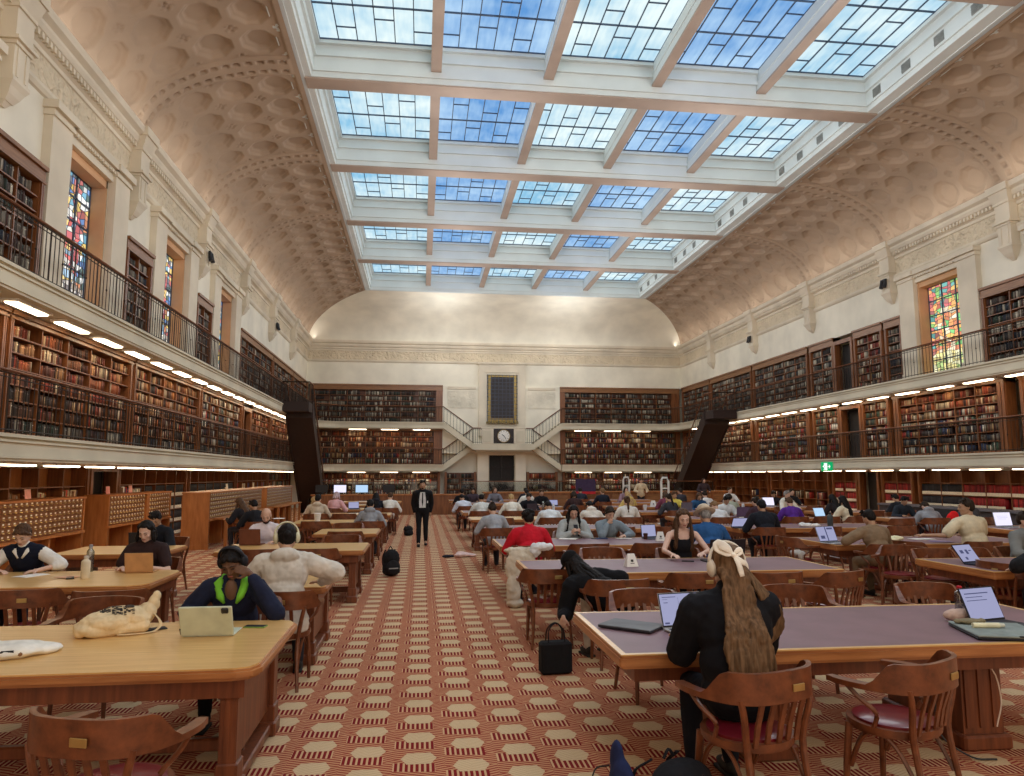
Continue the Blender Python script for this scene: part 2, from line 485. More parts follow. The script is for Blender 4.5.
# small spotlights clamped to some brackets
for i, (sgn, xw, y, tx) in enumerate(((-1, XWL, 21.9, 'third bracket of the left wall'), (1, XWR, 22.3, 'second bracket of the right wall'), (1, XWR, 32.5, 'bracket of the right wall beyond the doorway bay'), (-1, XWL, 32.1, 'fifth bracket of the left wall'))):
    t = empty('spotlight', (xw-sgn*.35, y-.05, 8.25), 0, 'small black twin spotlight clamped to the '+tx, 'spotlight')
    for q in (-.09, .09):
        MB().tube([(0, q, .1), (-sgn*.02, q, -.06), (-sgn*.05, q, -.16)], [.05, .06, .065], 10).build('lamp_head', 'black', t)
    MB().box(-.03, .03, -.14, .14, .08, .13).build('mounting_bar', 'black', t)

# window surrounds (pilasters, lintel) and the stained glass set deep in them
def window(n, sgn, xw, c, pal, seed):
    m = MB(); x0 = xw
    def bx(y0, y1, z0, z1, p0, p1): m.box(min(x0-sgn*p0, x0-sgn*p1), max(x0-sgn*p0, x0-sgn*p1), y0, y1, z0, z1)
    for s in (-1, 1):
        a, b = sorted((c+s*.97, c+s*1.7))
        bx(a, b, Z2, 8.08, -.05, .16)
        bx(a-.03, b+.03, 8.08, 8.14, -.05, .2); bx(a-.06, b+.06, 8.2, 8.34, -.05, .26); bx(a-.02, b+.02, 8.14, 8.2, -.05, .18)
        bx(a-.02, b+.02, Z2, Z2+.25, -.05, .2)
    bx(c-.97, c+.97, 7.95, 8.12, -.05, .1); bx(c-.97, c+.97, 8.12, 8.2, -.05, .15); bx(c-1.0, c+1.0, 8.2, 8.34, -.05, .22)
    y = c-.95
    while y < c+.9: bx(y, y+.06, 8.1, 8.16, .1, .17); y += .12
    fr = struct('window_%d' % n, m, 'stone')
    # reveals with a splayed jamb
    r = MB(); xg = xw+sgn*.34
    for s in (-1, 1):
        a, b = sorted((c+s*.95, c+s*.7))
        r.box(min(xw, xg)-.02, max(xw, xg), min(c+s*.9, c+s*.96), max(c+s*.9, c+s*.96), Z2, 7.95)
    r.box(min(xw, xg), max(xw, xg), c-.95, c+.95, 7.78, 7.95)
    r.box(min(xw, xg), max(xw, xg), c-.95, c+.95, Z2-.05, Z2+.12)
    r.build('reveal', 'lamp_tinted_stone', fr)
    # coloured quarries
    rd = random.Random(seed); g = MB(); nx, nz = 11, 26; w = 1.8
    zs = [Z2+.12+(7.78-Z2-.12)*i/nz for i in range(nz+1)]
    grid = [[(c-w/2+w*(i+(rd.uniform(-.33, .33) if 0 < i < nx else 0))/nx, zs[j]+(rd.uniform(-.05, .05) if 0 < j < nz else 0)) for i in range(nx+1)] for j in range(nz+1)]
    fig = {}
    for j in range(nz):
        for i in range(nx):
            h = j/nz; e = abs(i-nx/2+.5)/(nx/2)
            band = 0 if h < .22 else 1 if (h < .72 and e < .6) else 2
            col = rd.choice(pal[band]); kk = rd.uniform(.55, 1.05)
            lc = s2l(col); g.col = tuple((q*.82+.14)*kk for q in lc)
            q = [grid[j][i], grid[j][i+1], grid[j+1][i+1], grid[j+1][i]]
            g.add([(xg-sgn*.02, y, z) for y, z in q]+[(xg, y, z) for y, z in q], [(0, 1, 2, 3), (7, 6, 5, 4)])
    g.build('stained_glass', 'stained', fr)
    b = MB()
    for j in range(nz+1):
        for i in range(nx): b.tube([(xg-sgn*.03, *grid[j][i]), (xg-sgn*.03, *grid[j][i+1])], .007, 4)
    for i in range(nx+1):
        for j in range(nz): b.tube([(xg-sgn*.03, *grid[j][i]), (xg-sgn*.03, *grid[j+1][i])], .007, 4)
    for z in [Z2+.12+(7.66-Z2)*q/6 for q in range(7)]: b.cbox((xg-sgn*.04, c, z), (.03, w, .03))
    for y in (c-w/2, c-w/6, c+w/6, c+w/2): b.cbox((xg-sgn*.04, y, (Z2+7.9)/2), (.03, .035, 7.78-Z2))
    b.build('lead_cames', 'lead', fr)
LP = [[(236, 226, 206), (210, 200, 190), (170, 150, 130), (120, 60, 50), (80, 60, 60)], [(220, 60, 50), (240, 235, 225), (190, 40, 50), (230, 190, 90), (150, 190, 220)],
      [(60, 120, 190), (230, 190, 70), (90, 170, 200), (180, 60, 50), (240, 240, 235), (60, 60, 80), (210, 120, 50), (40, 90, 80)]]
RP = [[(240, 225, 130), (220, 200, 110), (160, 190, 90), (240, 235, 180)], [(250, 190, 60), (240, 150, 50), (250, 230, 190), (90, 190, 80), (230, 120, 50)],
      [(210, 90, 40), (240, 160, 50), (250, 200, 90), (150, 50, 40), (60, 160, 150), (120, 190, 70), (200, 60, 60)]]
for i, c in enumerate(WL[1:]): window(i+1, -1, XWL, c, LP, 40+i)
for i, c in enumerate(WR[1:]): window(i+5, 1, XWR, c, RP, 60+i)

# ------------------------------------------------------------------ coved vault with octagonal coffers
AX, AZ = 3.5, ZR-ZC
def cove(name, sgn, xw, off):
    x0 = xw - sgn*.02 - sgn*.0
    nu, nv = 1560, 128
    ys = np.linspace(YN, 42.5, nu)
    arc = np.linspace(0, 1, 400)*PI/2
    px_, pz_ = AX*(1-np.cos(arc)), AZ*np.sin(arc)
    sl = np.concatenate([[0], np.cumsum(np.hypot(np.diff(px_), np.diff(pz_)))]); LT = sl[-1]
    s = np.linspace(0, LT, nv)
    th = np.interp(s, sl, arc)
    hx, hz = AX*(1-np.cos(th)), AZ*np.sin(th)
    tx, tz = AX*np.sin(th), AZ*np.cos(th); n_ = np.hypot(tx, tz); tx, tz = tx/n_, tz/n_
    yend = 42.45 - 4.25*(1-np.cos(th))
    Yg = np.minimum(ys[None, :], yend[:, None])
    # pattern
    S = s[:, None]*np.ones_like(Yg)
    by = (Yg - (12.1+off))/5.1; fb = (by-np.floor(by))*5.1
    dr = np.minimum(fb, 5.1-fb)                      # distance to the nearest rib
    p = 4.3/4
    u = (fb-.4)/p; u = u-np.floor(u)-.5
    PS = LT/4.35
    v = (S-.18)/PS; v = v-np.floor(v)-.5
    au, av = np.abs(u), np.abs(v)
    oc = np.maximum(np.maximum(au, av), (au+av)*.735)
    d = np.clip((.40-oc)/.035, 0, 1)*.07 + np.clip((.31-oc)/.05, 0, 1)*.05
    cu, cv = np.abs(np.abs(u)-.5), np.abs(np.abs(v)-.5)
    rr = np.hypot(cu, cv)
    cross = (np.minimum(cu, cv) < .035) & (rr < .12) & (rr > .04)
    d = d - np.where(np.abs(rr-.10) < .02, .018, 0) + np.where(cross, .035, 0)
    inb = (dr > .42) & (S > .18) & (S < .18+PS*4)
    d = np.where(inb, d, 0)
    # ribs: raised band with two rows of small squares
    rib = dr < .36
    d = np.where(rib, -.05, d)
    q = S/.26; q = np.abs(q-np.floor(q)-.5)
    sq = rib & (np.abs(dr-.2) < .065) & (q < .26)
    d = np.where(sq, .03, d)
    d = np.where(S > LT-.14, -.04, d)
    d = d*np.clip((yend[:, None]-Yg)/.3, 0, 1)
    Xc = hx[:, None] - d*tz[:, None]; Zc = ZC + hz[:, None] + d*tx[:, None]
    Xw = xw - sgn*.06 - sgn*Xc*1.0
    verts = np.stack([Xw, Yg, Zc], -1).reshape(-1, 3)
    i = np.arange(nv-1)[:, None]*nu + np.arange(nu-1)[None, :]
    q = np.stack([i, i+1, i+nu+1, i+nu], -1).reshape(-1, 4)
    if sgn < 0: q = q[:, ::-1]
    me = bpy.data.meshes.new(name); me.vertices.add(len(verts)); me.vertices.foreach_set('co', verts.ravel())
    me.loops.add(q.size); me.loops.foreach_set('vertex_index', q.ravel().astype(np.int32))
    me.polygons.add(len(q)); me.polygons.foreach_set('loop_start', np.arange(0, q.size, 4, dtype=np.int32))
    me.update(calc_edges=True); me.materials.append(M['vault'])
    o = link(name, me); o['kind'] = 'structure'
cove('ceiling_cove_left', -1, XWL, -.4); cove('ceiling_cove_right', 1, XWR, 0)
m = MB(); ths = [PI/2*i/24 for i in range(25)]
row = lambda t: (XWL+.06+AX*(1-math.cos(t)), XWR-.06-AX*(1-math.cos(t)), 42.45-4.25*(1-math.cos(t)), ZC+AZ*math.sin(t))
vs = []
for t in ths:
    a, b, y, z = row(t); vs += [(a, y, z), (b, y, z)]
m.add(vs, [(2*i, 2*i+1, 2*i+3, 2*i+2) for i in range(24)])
struct('ceiling_cove_back', m, 'wall', smooth=True)

# ------------------------------------------------------------------ skylight
SX0, SX1 = XWL+.06+AX, XWR-.06-AX
YE = 42.45-4.25
BL = [17.55+5.1*k for k in range(-4, 4)]       # beams across
k0 = YN
m = MB()
TOPZ = 12.42
SXa, SXb = SX0+.08, SX1-.08
m.box(SX0-.3, SXa, YN, YE+.3, ZR, 12.6); m.box(SXb, SX1+.3, YN, YE+.3, ZR, 12.6)
m.box(SXa, SXb, YE-.08, YE+.3, ZR, 12.6)
struct('ceiling_skylight_curb', m, 'beam')
for i, c in enumerate(BL):
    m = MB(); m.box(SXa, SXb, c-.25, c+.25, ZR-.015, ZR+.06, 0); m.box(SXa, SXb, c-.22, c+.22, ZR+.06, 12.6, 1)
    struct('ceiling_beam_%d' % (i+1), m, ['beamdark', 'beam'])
edges = [YN]+BL+[YE-.08+.22]
wn = 9
for bi in range(len(edges)-1):
    y0 = edges[bi]+.22; y1 = edges[bi+1]-.22
    if y1 < 0: continue
    fr = MB()
    # stepped lining round the mouth of the light well
    for (ins, za, zb) in ((.0, ZR+.02, ZR+.16), (.05, ZR+.16, ZR+.52), (.12, ZR+.52, ZR+.62), (.09, ZR+.62, ZR+.8), (.2, ZR+.8, TOPZ+.06)):
        w = .06+ins
        fr.box(SXa, SXb, y0, y0+w, za, zb); fr.box(SXa, SXb, y1-w, y1, za, zb)
        fr.box(SXa, SXa+w+.1, y0+w, y1-w, za, zb); fr.box(SXb-w-.25, SXb, y0+w, y1-w, za, zb)
    root = struct('window_%d' % wn, fr, 'beam'); wn += 1
    gx0, gx1, gy0, gy1 = SXa+.36, SXb-.5, y0+.26, y1-.26
    pw = (gx1-gx0)/5
    for j in range(5):
        a, b = gx0+j*pw+(.1 if j else 0), gx0+(j+1)*pw-(.1 if j < 4 else 0)
        g = MB(); g.box(a, b, gy0, gy1, TOPZ, TOPZ+.02)
        g.build('glazing', 'glass2' if j % 2 else 'glass1', root)
        t = MB(); hb = .011
        nc, nr = 6, max(2, round((gy1-gy0)/1.35)); cw, rh = (b-a)/nc, (gy1-gy0)/nr
        for q in range(nc+1): t.box(a+q*cw-hb, a+q*cw+hb, gy0, gy1, TOPZ-.035, TOPZ)
        for q in range(nr+1): t.box(a, b, gy0+q*rh-hb*1.5, gy0+q*rh+hb*1.5, TOPZ-.035, TOPZ)
        for q in range(nc):
            for r in range(nr):
                if (q+r+j) % 2 == 0: continue
                yy = gy0+(r+(.34 if (q//2+r) % 2 else .62))*rh
                t.box(a+q*cw, a+(q+1)*cw, yy-hb, yy+hb, TOPZ-.03, TOPZ)
        t.build('lead_grid', 'lead', root)
        if j < 4:
            d = MB(); xx = gx0+(j+1)*pw
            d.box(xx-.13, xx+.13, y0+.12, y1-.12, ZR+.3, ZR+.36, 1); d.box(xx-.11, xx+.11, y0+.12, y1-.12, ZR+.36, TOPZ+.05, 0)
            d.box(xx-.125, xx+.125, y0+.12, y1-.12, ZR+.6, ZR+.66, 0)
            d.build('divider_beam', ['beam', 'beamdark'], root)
    for j in range(4):
        v = MB(); yc = y0+(y1-y0)*(j+.5)/4
        xf = SXb-.36
        v.box(xf-.012, xf+.02, yc-.16, yc+.16, ZR+.22, ZR+.46, 0)
        for q in range(5): v.box(xf-.03, xf-.01, yc-.15, yc+.15, ZR+.25+q*.04, ZR+.265+q*.04, 0)
        v.build('vent_grille', 'grille', root)

# ------------------------------------------------------------------ galleries
def slab(name, z0, z1, x_end_l, x_end_r):
    r = 1.3; na = 8
    def outline(e):     # e: extra projection of a moulding course
        xl, xr, yg = XG_L+e, XG_R-e, YG-e
        left = [(xl, YN)]+[(xl+r*(1-math.cos(PI/2*i/na)), yg-r+r*math.sin(PI/2*i/na)) for i in range(na+1)]+[(x_end_l, yg)]
        L_ = left+[(x_end_l, 43.1), (-7.55, 43.1), (-7.55, YN)]
        right = [(xr, YN)]+[(xr-r*(1-math.cos(PI/2*i/na)), yg-r+r*math.sin(PI/2*i/na)) for i in range(na+1)]+[(x_end_r, yg)]
        R_ = right+[(x_end_r, 43.1), (16.65, 43.1), (16.65, YN)]
        return L_, list(reversed(R_))
    for j in (0, 1):
        m = MB()
        m.prism(outline(0)[j], z0, z1-.03); m.prism(outline(.05)[j], z1-.03, z1+.02); m.prism(outline(.025)[j], z0+.04, z0+.08); m.prism(outline(.03)[j], z1-.1, z1-.07)
        struct(name+('_left', '_right')[j], m, 'slab')
slab('floor_lower_gallery', Z1B, Z1, 1.25, 8.11)
slab('floor_upper_gallery', Z2B, Z2, 1.25, 8.11)

def railing(p0, p1, zb, label, h=.93, group='wrought iron railings of the galleries', step=.14, posts=True, zb2=None):
    """one length of balustrade, base following zb -> zb2"""
    p0, p1 = V((*p0, zb)), V((*p1, zb if zb2 is None else zb2))
    t = empty('gallery_railing', p0, 0, label, 'railing', group)
    d = p1-p0; ln = V((d.x, d.y, 0)).length
    U_ = V((0, 0, 1))
    P = lambda s, z: d*s + U_*z
    MB().tube([P(0, h), P(.5, h), P(1, h)], .032, 8, flat=.7).build('handrail', 'handrail', t, smooth=True)
    b = MB(); b.tube([P(0, h-.1), P(1, h-.1)], .009, 5); b.tube([P(0, .08), P(1, .08)], .011, 5); b.tube([P(0, h-.04), P(1, h-.04)], .012, 4)
    b.build('rail_bar', 'iron', t)
    g = MB(); n = max(2, int(ln/step))
    for i in range(n+1):
        s = i/n; g.tube([P(s, 0.0), P(s, h-.04)], .0085 if i % 6 else .014, 4)
        if i % 6 == 3: g.lathe([(.004, -.03), (.02, 0), (.004, .03)], 6, P(s, h*.5))
    g.build('baluster_grille', 'iron', t)
    return t
ends = [b for b in BAYS if b > 1]+[40.5]
for i in range(len(ends)-1):
    a, b = ends[i], ends[i+1]
    if b > 8:
        railing((XG_L-.06, a), (XG_L-.06, b), Z1, 'iron railing with timber handrail on the lower left gallery, %s bay into the hall' % ordn(i))
        railing((XG_L-.06, a), (XG_L-.06, b), Z2, 'iron railing with timber handrail on the upper left gallery, %s bay into the hall' % ordn(i))
    a, b = a+.4, min(b+.4, 40.5)
    if b > 12:
        railing((XG_R+.06, a), (XG_R+.06, b), Z1, 'iron railing with timber handrail on the lower right gallery, %s bay into the hall' % ordn(i))
        railing((XG_R+.06, a), (XG_R+.06, b), Z2, 'iron railing with timber handrail on the upper right gallery, %s bay into the hall' % ordn(i))
for z, zn in ((Z1, 'lower'), (Z2, 'upper')):
    for a, b, sd in ((-4.55, 1.25, 'left'), (8.11, 13.7, 'right')):
        railing((a, YG+.06), (b, YG+.06), z, 'iron railing on the %s gallery of the back wall, %s of the stair' % (zn, sd))
    for sx, xg in ((1, XG_L-.06), (-1, XG_R+.06)):
        railing((xg, 40.5), (xg+sx*1.3, YG+.06), z, 'short iron railing at the %s corner of the %s gallery' % ('left back' if sx > 0 else 'right back', zn))

# central double stair with the clock landing
LZ = 3.63
for s, sd in ((-1, 'left'), (1, 'right')):
    xa, xb = CX+s*3.43, CX+s*1.75
    for up, nm, y0, y1, zt in ((1, 'upper', 41.8, 42.3, Z2), (0, 'lower', 42.3, 42.62, Z1)):
        zc = zt; m = MB(); th = .34
        m.prism([(xa, zc-th), (xb, LZ-th), (xb, LZ), (xa, zc)], y0, y1, 'y')
        n = 9
        for i in range(n):     # treads
            f = (i+.5)/n; x = xa+(xb-xa)*f; z = zc+(LZ-zc)*f
            w = abs(xb-xa)/n; m.box(x-w/2, x+w/2, y0+.06, y1, z-.12, z+abs(LZ-zc)/n/2)
        t = m.build('staircase', 'slab'); tag(t, 'pale stone stair flight from the %s gallery to the clock landing, %s side' % (nm, sd), 'stairs', 'stair flights at the clock landing')
        railing((xa, y0+.04), (xb, y0+.04), zc, 'iron stair railing of the %s flight, %s of the clock' % (nm, sd), .9, 'stair railings at the clock', .17, zb2=LZ)
m = MB(); m.prism([(CX-1.85, LZ-.32), (CX-1.55, LZ-.36), (CX+1.55, LZ-.36), (CX+1.85, LZ-.32), (CX+1.85, LZ), (CX-1.85, LZ)], 41.7, 42.7, 'y')
m.prism([(CX-1.6, LZ-.44), (CX+1.6, LZ-.44), (CX+1.6, LZ-.36), (CX-1.6, LZ-.36)], 41.85, 42.7, 'y')
struct('floor_clock_landing', m, 'slab')
t = empty('landing_parapet', (CX, 41.74, LZ), 0, 'cream panelled parapet of the stair landing, round the clock', 'parapet')
for s in (-1, 1):
    MB().cbox((s*.95, 0, .42), (.6, .08, .84), bev=.01).build('panel', 'stone', t)
    MB().cbox((s*.95, -.045, .42), (.44, .03, .66), bev=.01).build('panel_moulding', 'slab', t)
    MB().cbox((s*.62, -.01, .44), (.06, .1, .88)).build('post', 'stone', t)
MB().cbox((0, 0, .9), (2.6, .14, .06), bev=.01).build('capping', 'stone', t)
railing((CX-1.75, 41.74), (CX-1.25, 41.74), LZ, 'short iron railing on the landing left of the clock', .9, 'stair railings at the clock', .12)
railing((CX+1.25, 41.74), (CX+1.75, 41.74), LZ, 'short iron railing on the landing right of the clock', .9, 'stair railings at the clock', .12)
t = empty('wall_clock', (CX, 41.68, LZ+.44), 0, 'round white clock on a dark square panel above the back doorway', 'clock')
MB().cbox((0, .03, 0), (1.16, .06, .84), bev=.01).build('clock_case', 'bronze', t)
MB().lathe([(.33, 0), (.36, .02), (.36, .04), (.33, .05)], 32).build('clock_face', 'white', t, True).rotation_euler = (PI/2, 0, 0)
MB().tube([(.36*math.cos(a*PI/16), -.05, .36*math.sin(a*PI/16)) for a in range(32)], .022, 6, closed=True, up=V((0, 1, 0))).build('bezel', 'gold', t, True)
h = MB(); h.cbox((-.05, -.066, .04), (.16, .012, .03), rot=Euler((0, .7, 0))); h.build('hour_hand', 'black', t)
h = MB(); h.cbox((.05, -.068, -.06), (.03, .012, .24), rot=Euler((0, -.6, 0))); h.build('minute_hand', 'black', t)
h = MB()
for q in range(12): a = q*PI/6; h.cbox((.28*math.sin(a), -.058, .28*math.cos(a)), (.02, .012, .06), rot=Euler((0, a, 0)))
h.build('hour_marks', 'black', t)

# tall bronze tablet window over the landing
m = MB()
for a, b, z0, z1, p in ((3.3, 3.78, 4.1, 8.36, .24), (5.58, 6.06, 4.1, 8.36, .24), (3.78, 5.58, 7.72, 8.36, .24), (3.78, 5.58, 4.1, 4.86, .22), (3.22, 6.14, 8.36, 8.46, .32), (3.62, 5.74, 7.86, 7.92, .28)):
    m.box(a, b, YWB-p, YWB, z0, z1)
struct('window_20', m, 'stone')
t = empty('bronze_tablet', (4.68, YWB-.3, 4.86), 0, 'tall dark leaded bronze tablet with gilt border high on the back wall', 'window')
MB().box(-.84, .84, -.02, .05, 0, 2.86).build('border', 'gold', t)
MB().box(-.68, .68, -.05, -.02, .3, 2.72).build('tablet', 'bronze', t)
g = MB()
for i in range(9): g.cbox((-.88+i*.22, -.06, 1.43), (.022, .03, 2.86))
for i in range(14): g.cbox((0, -.06, .02+i*.217), (1.8, .03, .022))
g.build('lead_grid', 'lead', t)
g = MB()
for i in range(13): g.lathe([(.05, 0), (.05, .06), (.015, .16)], 6, (-.9+i*.15, -.1, -.03))
g.build('cresting', 'gold', t)
for s in (-1, 1):
    m = MB(); a, b = sorted((CX+s*1.55, CX+s*3.2)); m.box(a, b, YWB-.13, YWB-.1, 5.75, 6.75)
    t = m.build('wall_map', 'mural'); tag(t, 'faded grey map panel painted on the back wall, %s of the bronze tablet' % ('left' if s < 0 else 'right'), 'mural')
    m = MB(); m.box(a, b, YWB-.15, YWB-.1, 6.85, 7.0); struct('trim_%d' % k, m, 'stone'); k += 1

# doors
def door(n, c, w, z0, z1, face, rot, glass=False):
    """dark doorway with timber frame; local -y faces the hall"""
    t = empty('door_%d' % n, face, rot); t['kind'] = 'structure'
    f = MB(); f.box(-w/2-.12, -w/2, -.05, .12, z0, z1+.14); f.box(w/2, w/2+.12, -.05, .12, z0, z1+.14); f.box(-w/2, w/2, -.05, .12, z1, z1+.14)
    f.build('door_frame', 'slab' if glass else 'wood', t)
    b = MB(); b.box(-w/2, w/2, .28, .32, z0, z1); b.build('opening', 'darkvoid', t)
    if glass:
        g = MB(); g.box(-.03, .03, .1, .14, z0, z1); g.box(-w/2, w/2, .1, .14, z1-.7, z1-.66); g.build('glazing_bar', 'bronze', t)
door(1, 0, 1.1, Z1, 4.25, (15.6, 24.95, 0), -PI/2)
door(2, 0, 1.0, Z2, 6.75, (15.6, 25.2, 0), -PI/2)
door(3, 0, 1.0, 0, 1.95, (16.3, 25.15, 0), -PI/2)
door(4, 0, 1.0, Z1, 4.2, (-6.47, 28.05, 0), PI/2)
door(5, 0, 1.25, 0, 1.93, (-7.25, 17.95, 0), PI/2)
door(6, 0, 1.5, 0, 3.0, (4.69, YWB, 0), 0, True)

# dark steel stairs in the two far corners
for s, sd, x0, x1, y0, y1 in ((1, 'left', -5.85, -4.75, 31.6, 37.4), (-1, 'right', 13.75, 14.95, 33.2, 39.4)):
    t = empty('steel_staircase', ((x0+x1)/2, y0, 0), 0, 'dark steel staircase dropping from the upper %s gallery to the floor' % sd, 'staircase')
    hw = (x1-x0)/2
    MB().cbox((0, .55, Z2-.1), (2*hw, 1.1, .42), bev=.02).build('landing', 'stairdark', t)
    yy1 = y1-y0
    f = MB(); f.prism([(1.0, Z2+.05), (1.0, Z2-.5), (yy1, -.0), (yy1+.6, 0)], -hw+.04, hw-.04, 'x'); f.build('flight', 'stairdark', t)
    for q in (-1, 1):
        st = MB(); st.prism([(1.0, Z2+.2), (1.0, Z2-.55), (yy1-.1, 0), (yy1+.8, 0)], q*hw-.03, q*hw+.03, 'x'); st.build('stringer', 'stairdark', t)
        hr = MB(); hr.tube([(q*hw, 0.02, Z2+.95), (q*hw, 1.0, Z2+.95), (q*hw, yy1+.5, .95)], .03, 6); hr.build('handrail', 'handrail', t)
        bl = MB()
        for i in range(26):
            y = .05+i*(yy1+.3)/26; zb = Z2+.1 if y < 1 else Z2+.1-(y-1)*Z2/(yy1-.4)
            bl.tube([(q*hw, y, max(zb, 0)), (q*hw, y, max(zb, 0)+.85)], .01, 4)
        bl.build('baluster_grille', 'iron', t)
    bl = MB()
    for i in range(9): bl.tube([(-hw+i*hw/4, .02, Z2+.1), (-hw+i*hw/4, .02, Z2+.95)], .01, 4)
    bl.tube([(-hw, .02, Z2+.95), (hw, .02, Z2+.95)], .03, 6); bl.build('front_rail', 'iron', t)

# lamps under the galleries
lamp_proto = None
def lamp(x, y, z, rz, label, grp, ln=1.1):
    global lamp_proto
    if lamp_proto is None:
        lamp_proto = MB().cbox((0, 0, -.02), (.26, 1.05, .04)).build('gallery_lamp', 'white')
        MB().cbox((0, 0, -.05), (.17, .95, .03), bev=.008).build('diffuser', 'lamp', lamp_proto); reg(lamp_proto); o = lamp_proto
    else: o = copy_tree(lamp_proto)
    o.location = (x, y, z); o.rotation_euler = (0, 0, rz); tag(o, label, 'lamp', grp)
y = 9.; nl = -1; nr_ = -5
while y < 40.5:
    nl += 1; nr_ += 1
    for z, zn in ((Z1B, 'lower'), (Z2B, 'upper')):
        if y > 10: lamp(XG_L-.28, y, z, 0, 'flat glowing lamp under the %s left gallery, %s along' % (zn, ordn(nl-1)), 'lamps under the %s left gallery' % zn)
        if y > 15: lamp(XG_R+.28, y+.3, z, 0, 'flat glowing lamp under the %s right gallery, %s along' % (zn, ordn(nr_)), 'lamps under the %s right gallery' % zn)
    y += 1.5 if y < 40 else 9
for z, zn in ((Z1B, 'lower'), (Z2B, 'upper')):
    for q_, x in enumerate((-3.6, -1.8, 0, 9.4, 11.2, 13.0)): lamp(x, YG+.3, z, PI/2, 'flat glowing lamp under the %s back gallery, %s of six from the left wall' % (zn, ordn(q_)), 'lamps under the %s back gallery' % zn)

# exit sign hanging from the lower right gallery
t = empty('exit_sign', (XG_R-.04, 25.6, 2.16), -PI/2, 'small green running-man exit sign on the front of the lower right gallery', 'sign')
MB().cbox((0, 0, 0), (.72, .06, .34), bev=.01).build('sign_box', 'exitgreen', t)
g = MB(); g.cbox((.0, -.035, 0), (.16, .01, .26)); g.ell((-.1, -.04, .1), (.03, .01, .03)); g.tube([(-.1, -.04, .06), (-.14, -.04, -.02), (-.08, -.04, -.06), (-.13, -.04, -.12)], .018, 5); g.tube([(-.12, -.04, .04), (-.2, -.04, -.0)], .014, 5)
g.tube([(.14, -.04, 0), (.28, -.04, 0)], .014, 5); g.tube([(.22, -.04, .06), (.28, -.04, 0), (.22, -.04, -.06)], .014, 5)
g.build('pictogram', 'exitwhite', t)

# added fill lights with no fixture: strips on the cornice, points below the skylight
def cove_fill(x, y, sx, sy, power, tilt):
    l = bpy.data.lights.new('added_cove_fill', 'AREA'); l.shape = 'RECTANGLE'; l.size = sx; l.size_y = sy; l.energy = power; l.color = (1, .93, .84)
    o = bpy.data.objects.new('added_cove_fill', l); COL.objects.link(o); o.location = (x, y, ZC+.14); o.rotation_euler = (PI, tilt, 0)
for b in [BAYS[0]+5.1*i for i in range(0, 10)]:
    if b+2.5 > 41: continue
    cove_fill(XWL+.42, b+2.5, .12, 4.6, UPW, -.35); cove_fill(XWR-.42, b+2.8, .12, 4.6, UPW, .35)
for i in range(9):
    for x in (1.2, 8.0):
        l = bpy.data.lights.new('added_hall_fill', 'POINT'); l.energy = FILLW; l.shadow_soft_size = 1.3; l.color = (.98, .985, 1.)
        o = bpy.data.objects.new('added_hall_fill', l); COL.objects.link(o); o.location = (x, -2+5.1*i, 9.6)  # added mid-air fill, tops up the light of the skylight glass
# ------------------------------------------------------------------ bookcases and books
BOOKS = []      # (x0,x1,y0,y1,z0,z1, color, case index, shelf index)
CASES = []
PAL = {
 'brown': [(106, 70, 50), (72, 60, 50), (58, 52, 50), (96, 58, 40), (150, 84, 46), (84, 62, 48), (166, 110, 64), (60, 44, 36), (186, 150, 106), (140, 56, 36), (196, 176, 146)],
 'dark': [(52, 46, 44), (74, 66, 60), (98, 88, 78), (40, 44, 54), (132, 120, 104), (66, 40, 34), (176, 168, 150), (44, 54, 44), (150, 140, 126)],
 'mixed': [(70, 60, 54), (186, 176, 156), (150, 50, 40), (48, 58, 84), (210, 202, 184), (120, 96, 70), (56, 50, 50), (160, 130, 90), (90, 34, 30), (66, 84, 70)],
 'warm': [(160, 88, 52), (140, 60, 42), (118, 62, 44), (176, 130, 88), (92, 54, 40), (196, 174, 140), (128, 80, 52), (70, 48, 40)],
 'right': [(92, 40, 36), (128, 110, 90), (190, 176, 150), (70, 54, 46), (146, 80, 50), (54, 50, 56), (170, 140, 100), (120, 44, 34), (214, 204, 182), (80, 66, 52)],
 'red': [(140, 32, 34), (126, 26, 32), (152, 42, 40), (112, 24, 30)],
 'black': [(34, 34, 42), (44, 44, 54), (28, 30, 40)],
 'pale': [(226, 214, 186), (200, 60, 50), (214, 196, 160), (150, 110, 80), (236, 230, 214), (90, 80, 110)],
}
CN = lambda c: ('red' if c[0] > 1.8*c[1] and c[0] > 105 and c[2] < 70 and c[1] < 66 else 'orange-brown' if c[0] > 1.5*c[2] and c[0] > 135 else 'dark red' if c[0] > 1.7*c[1] and c[0] < 106 else
        'cream' if min(c) > 140 else 'blue-grey' if c[2] > c[0]+8 else 'tan' if c[0] > 120 else 'dark brown' if c[0] < 100 and c[0] > c[2]+8 else 'dark grey' if max(c) < 90 else 'brown')

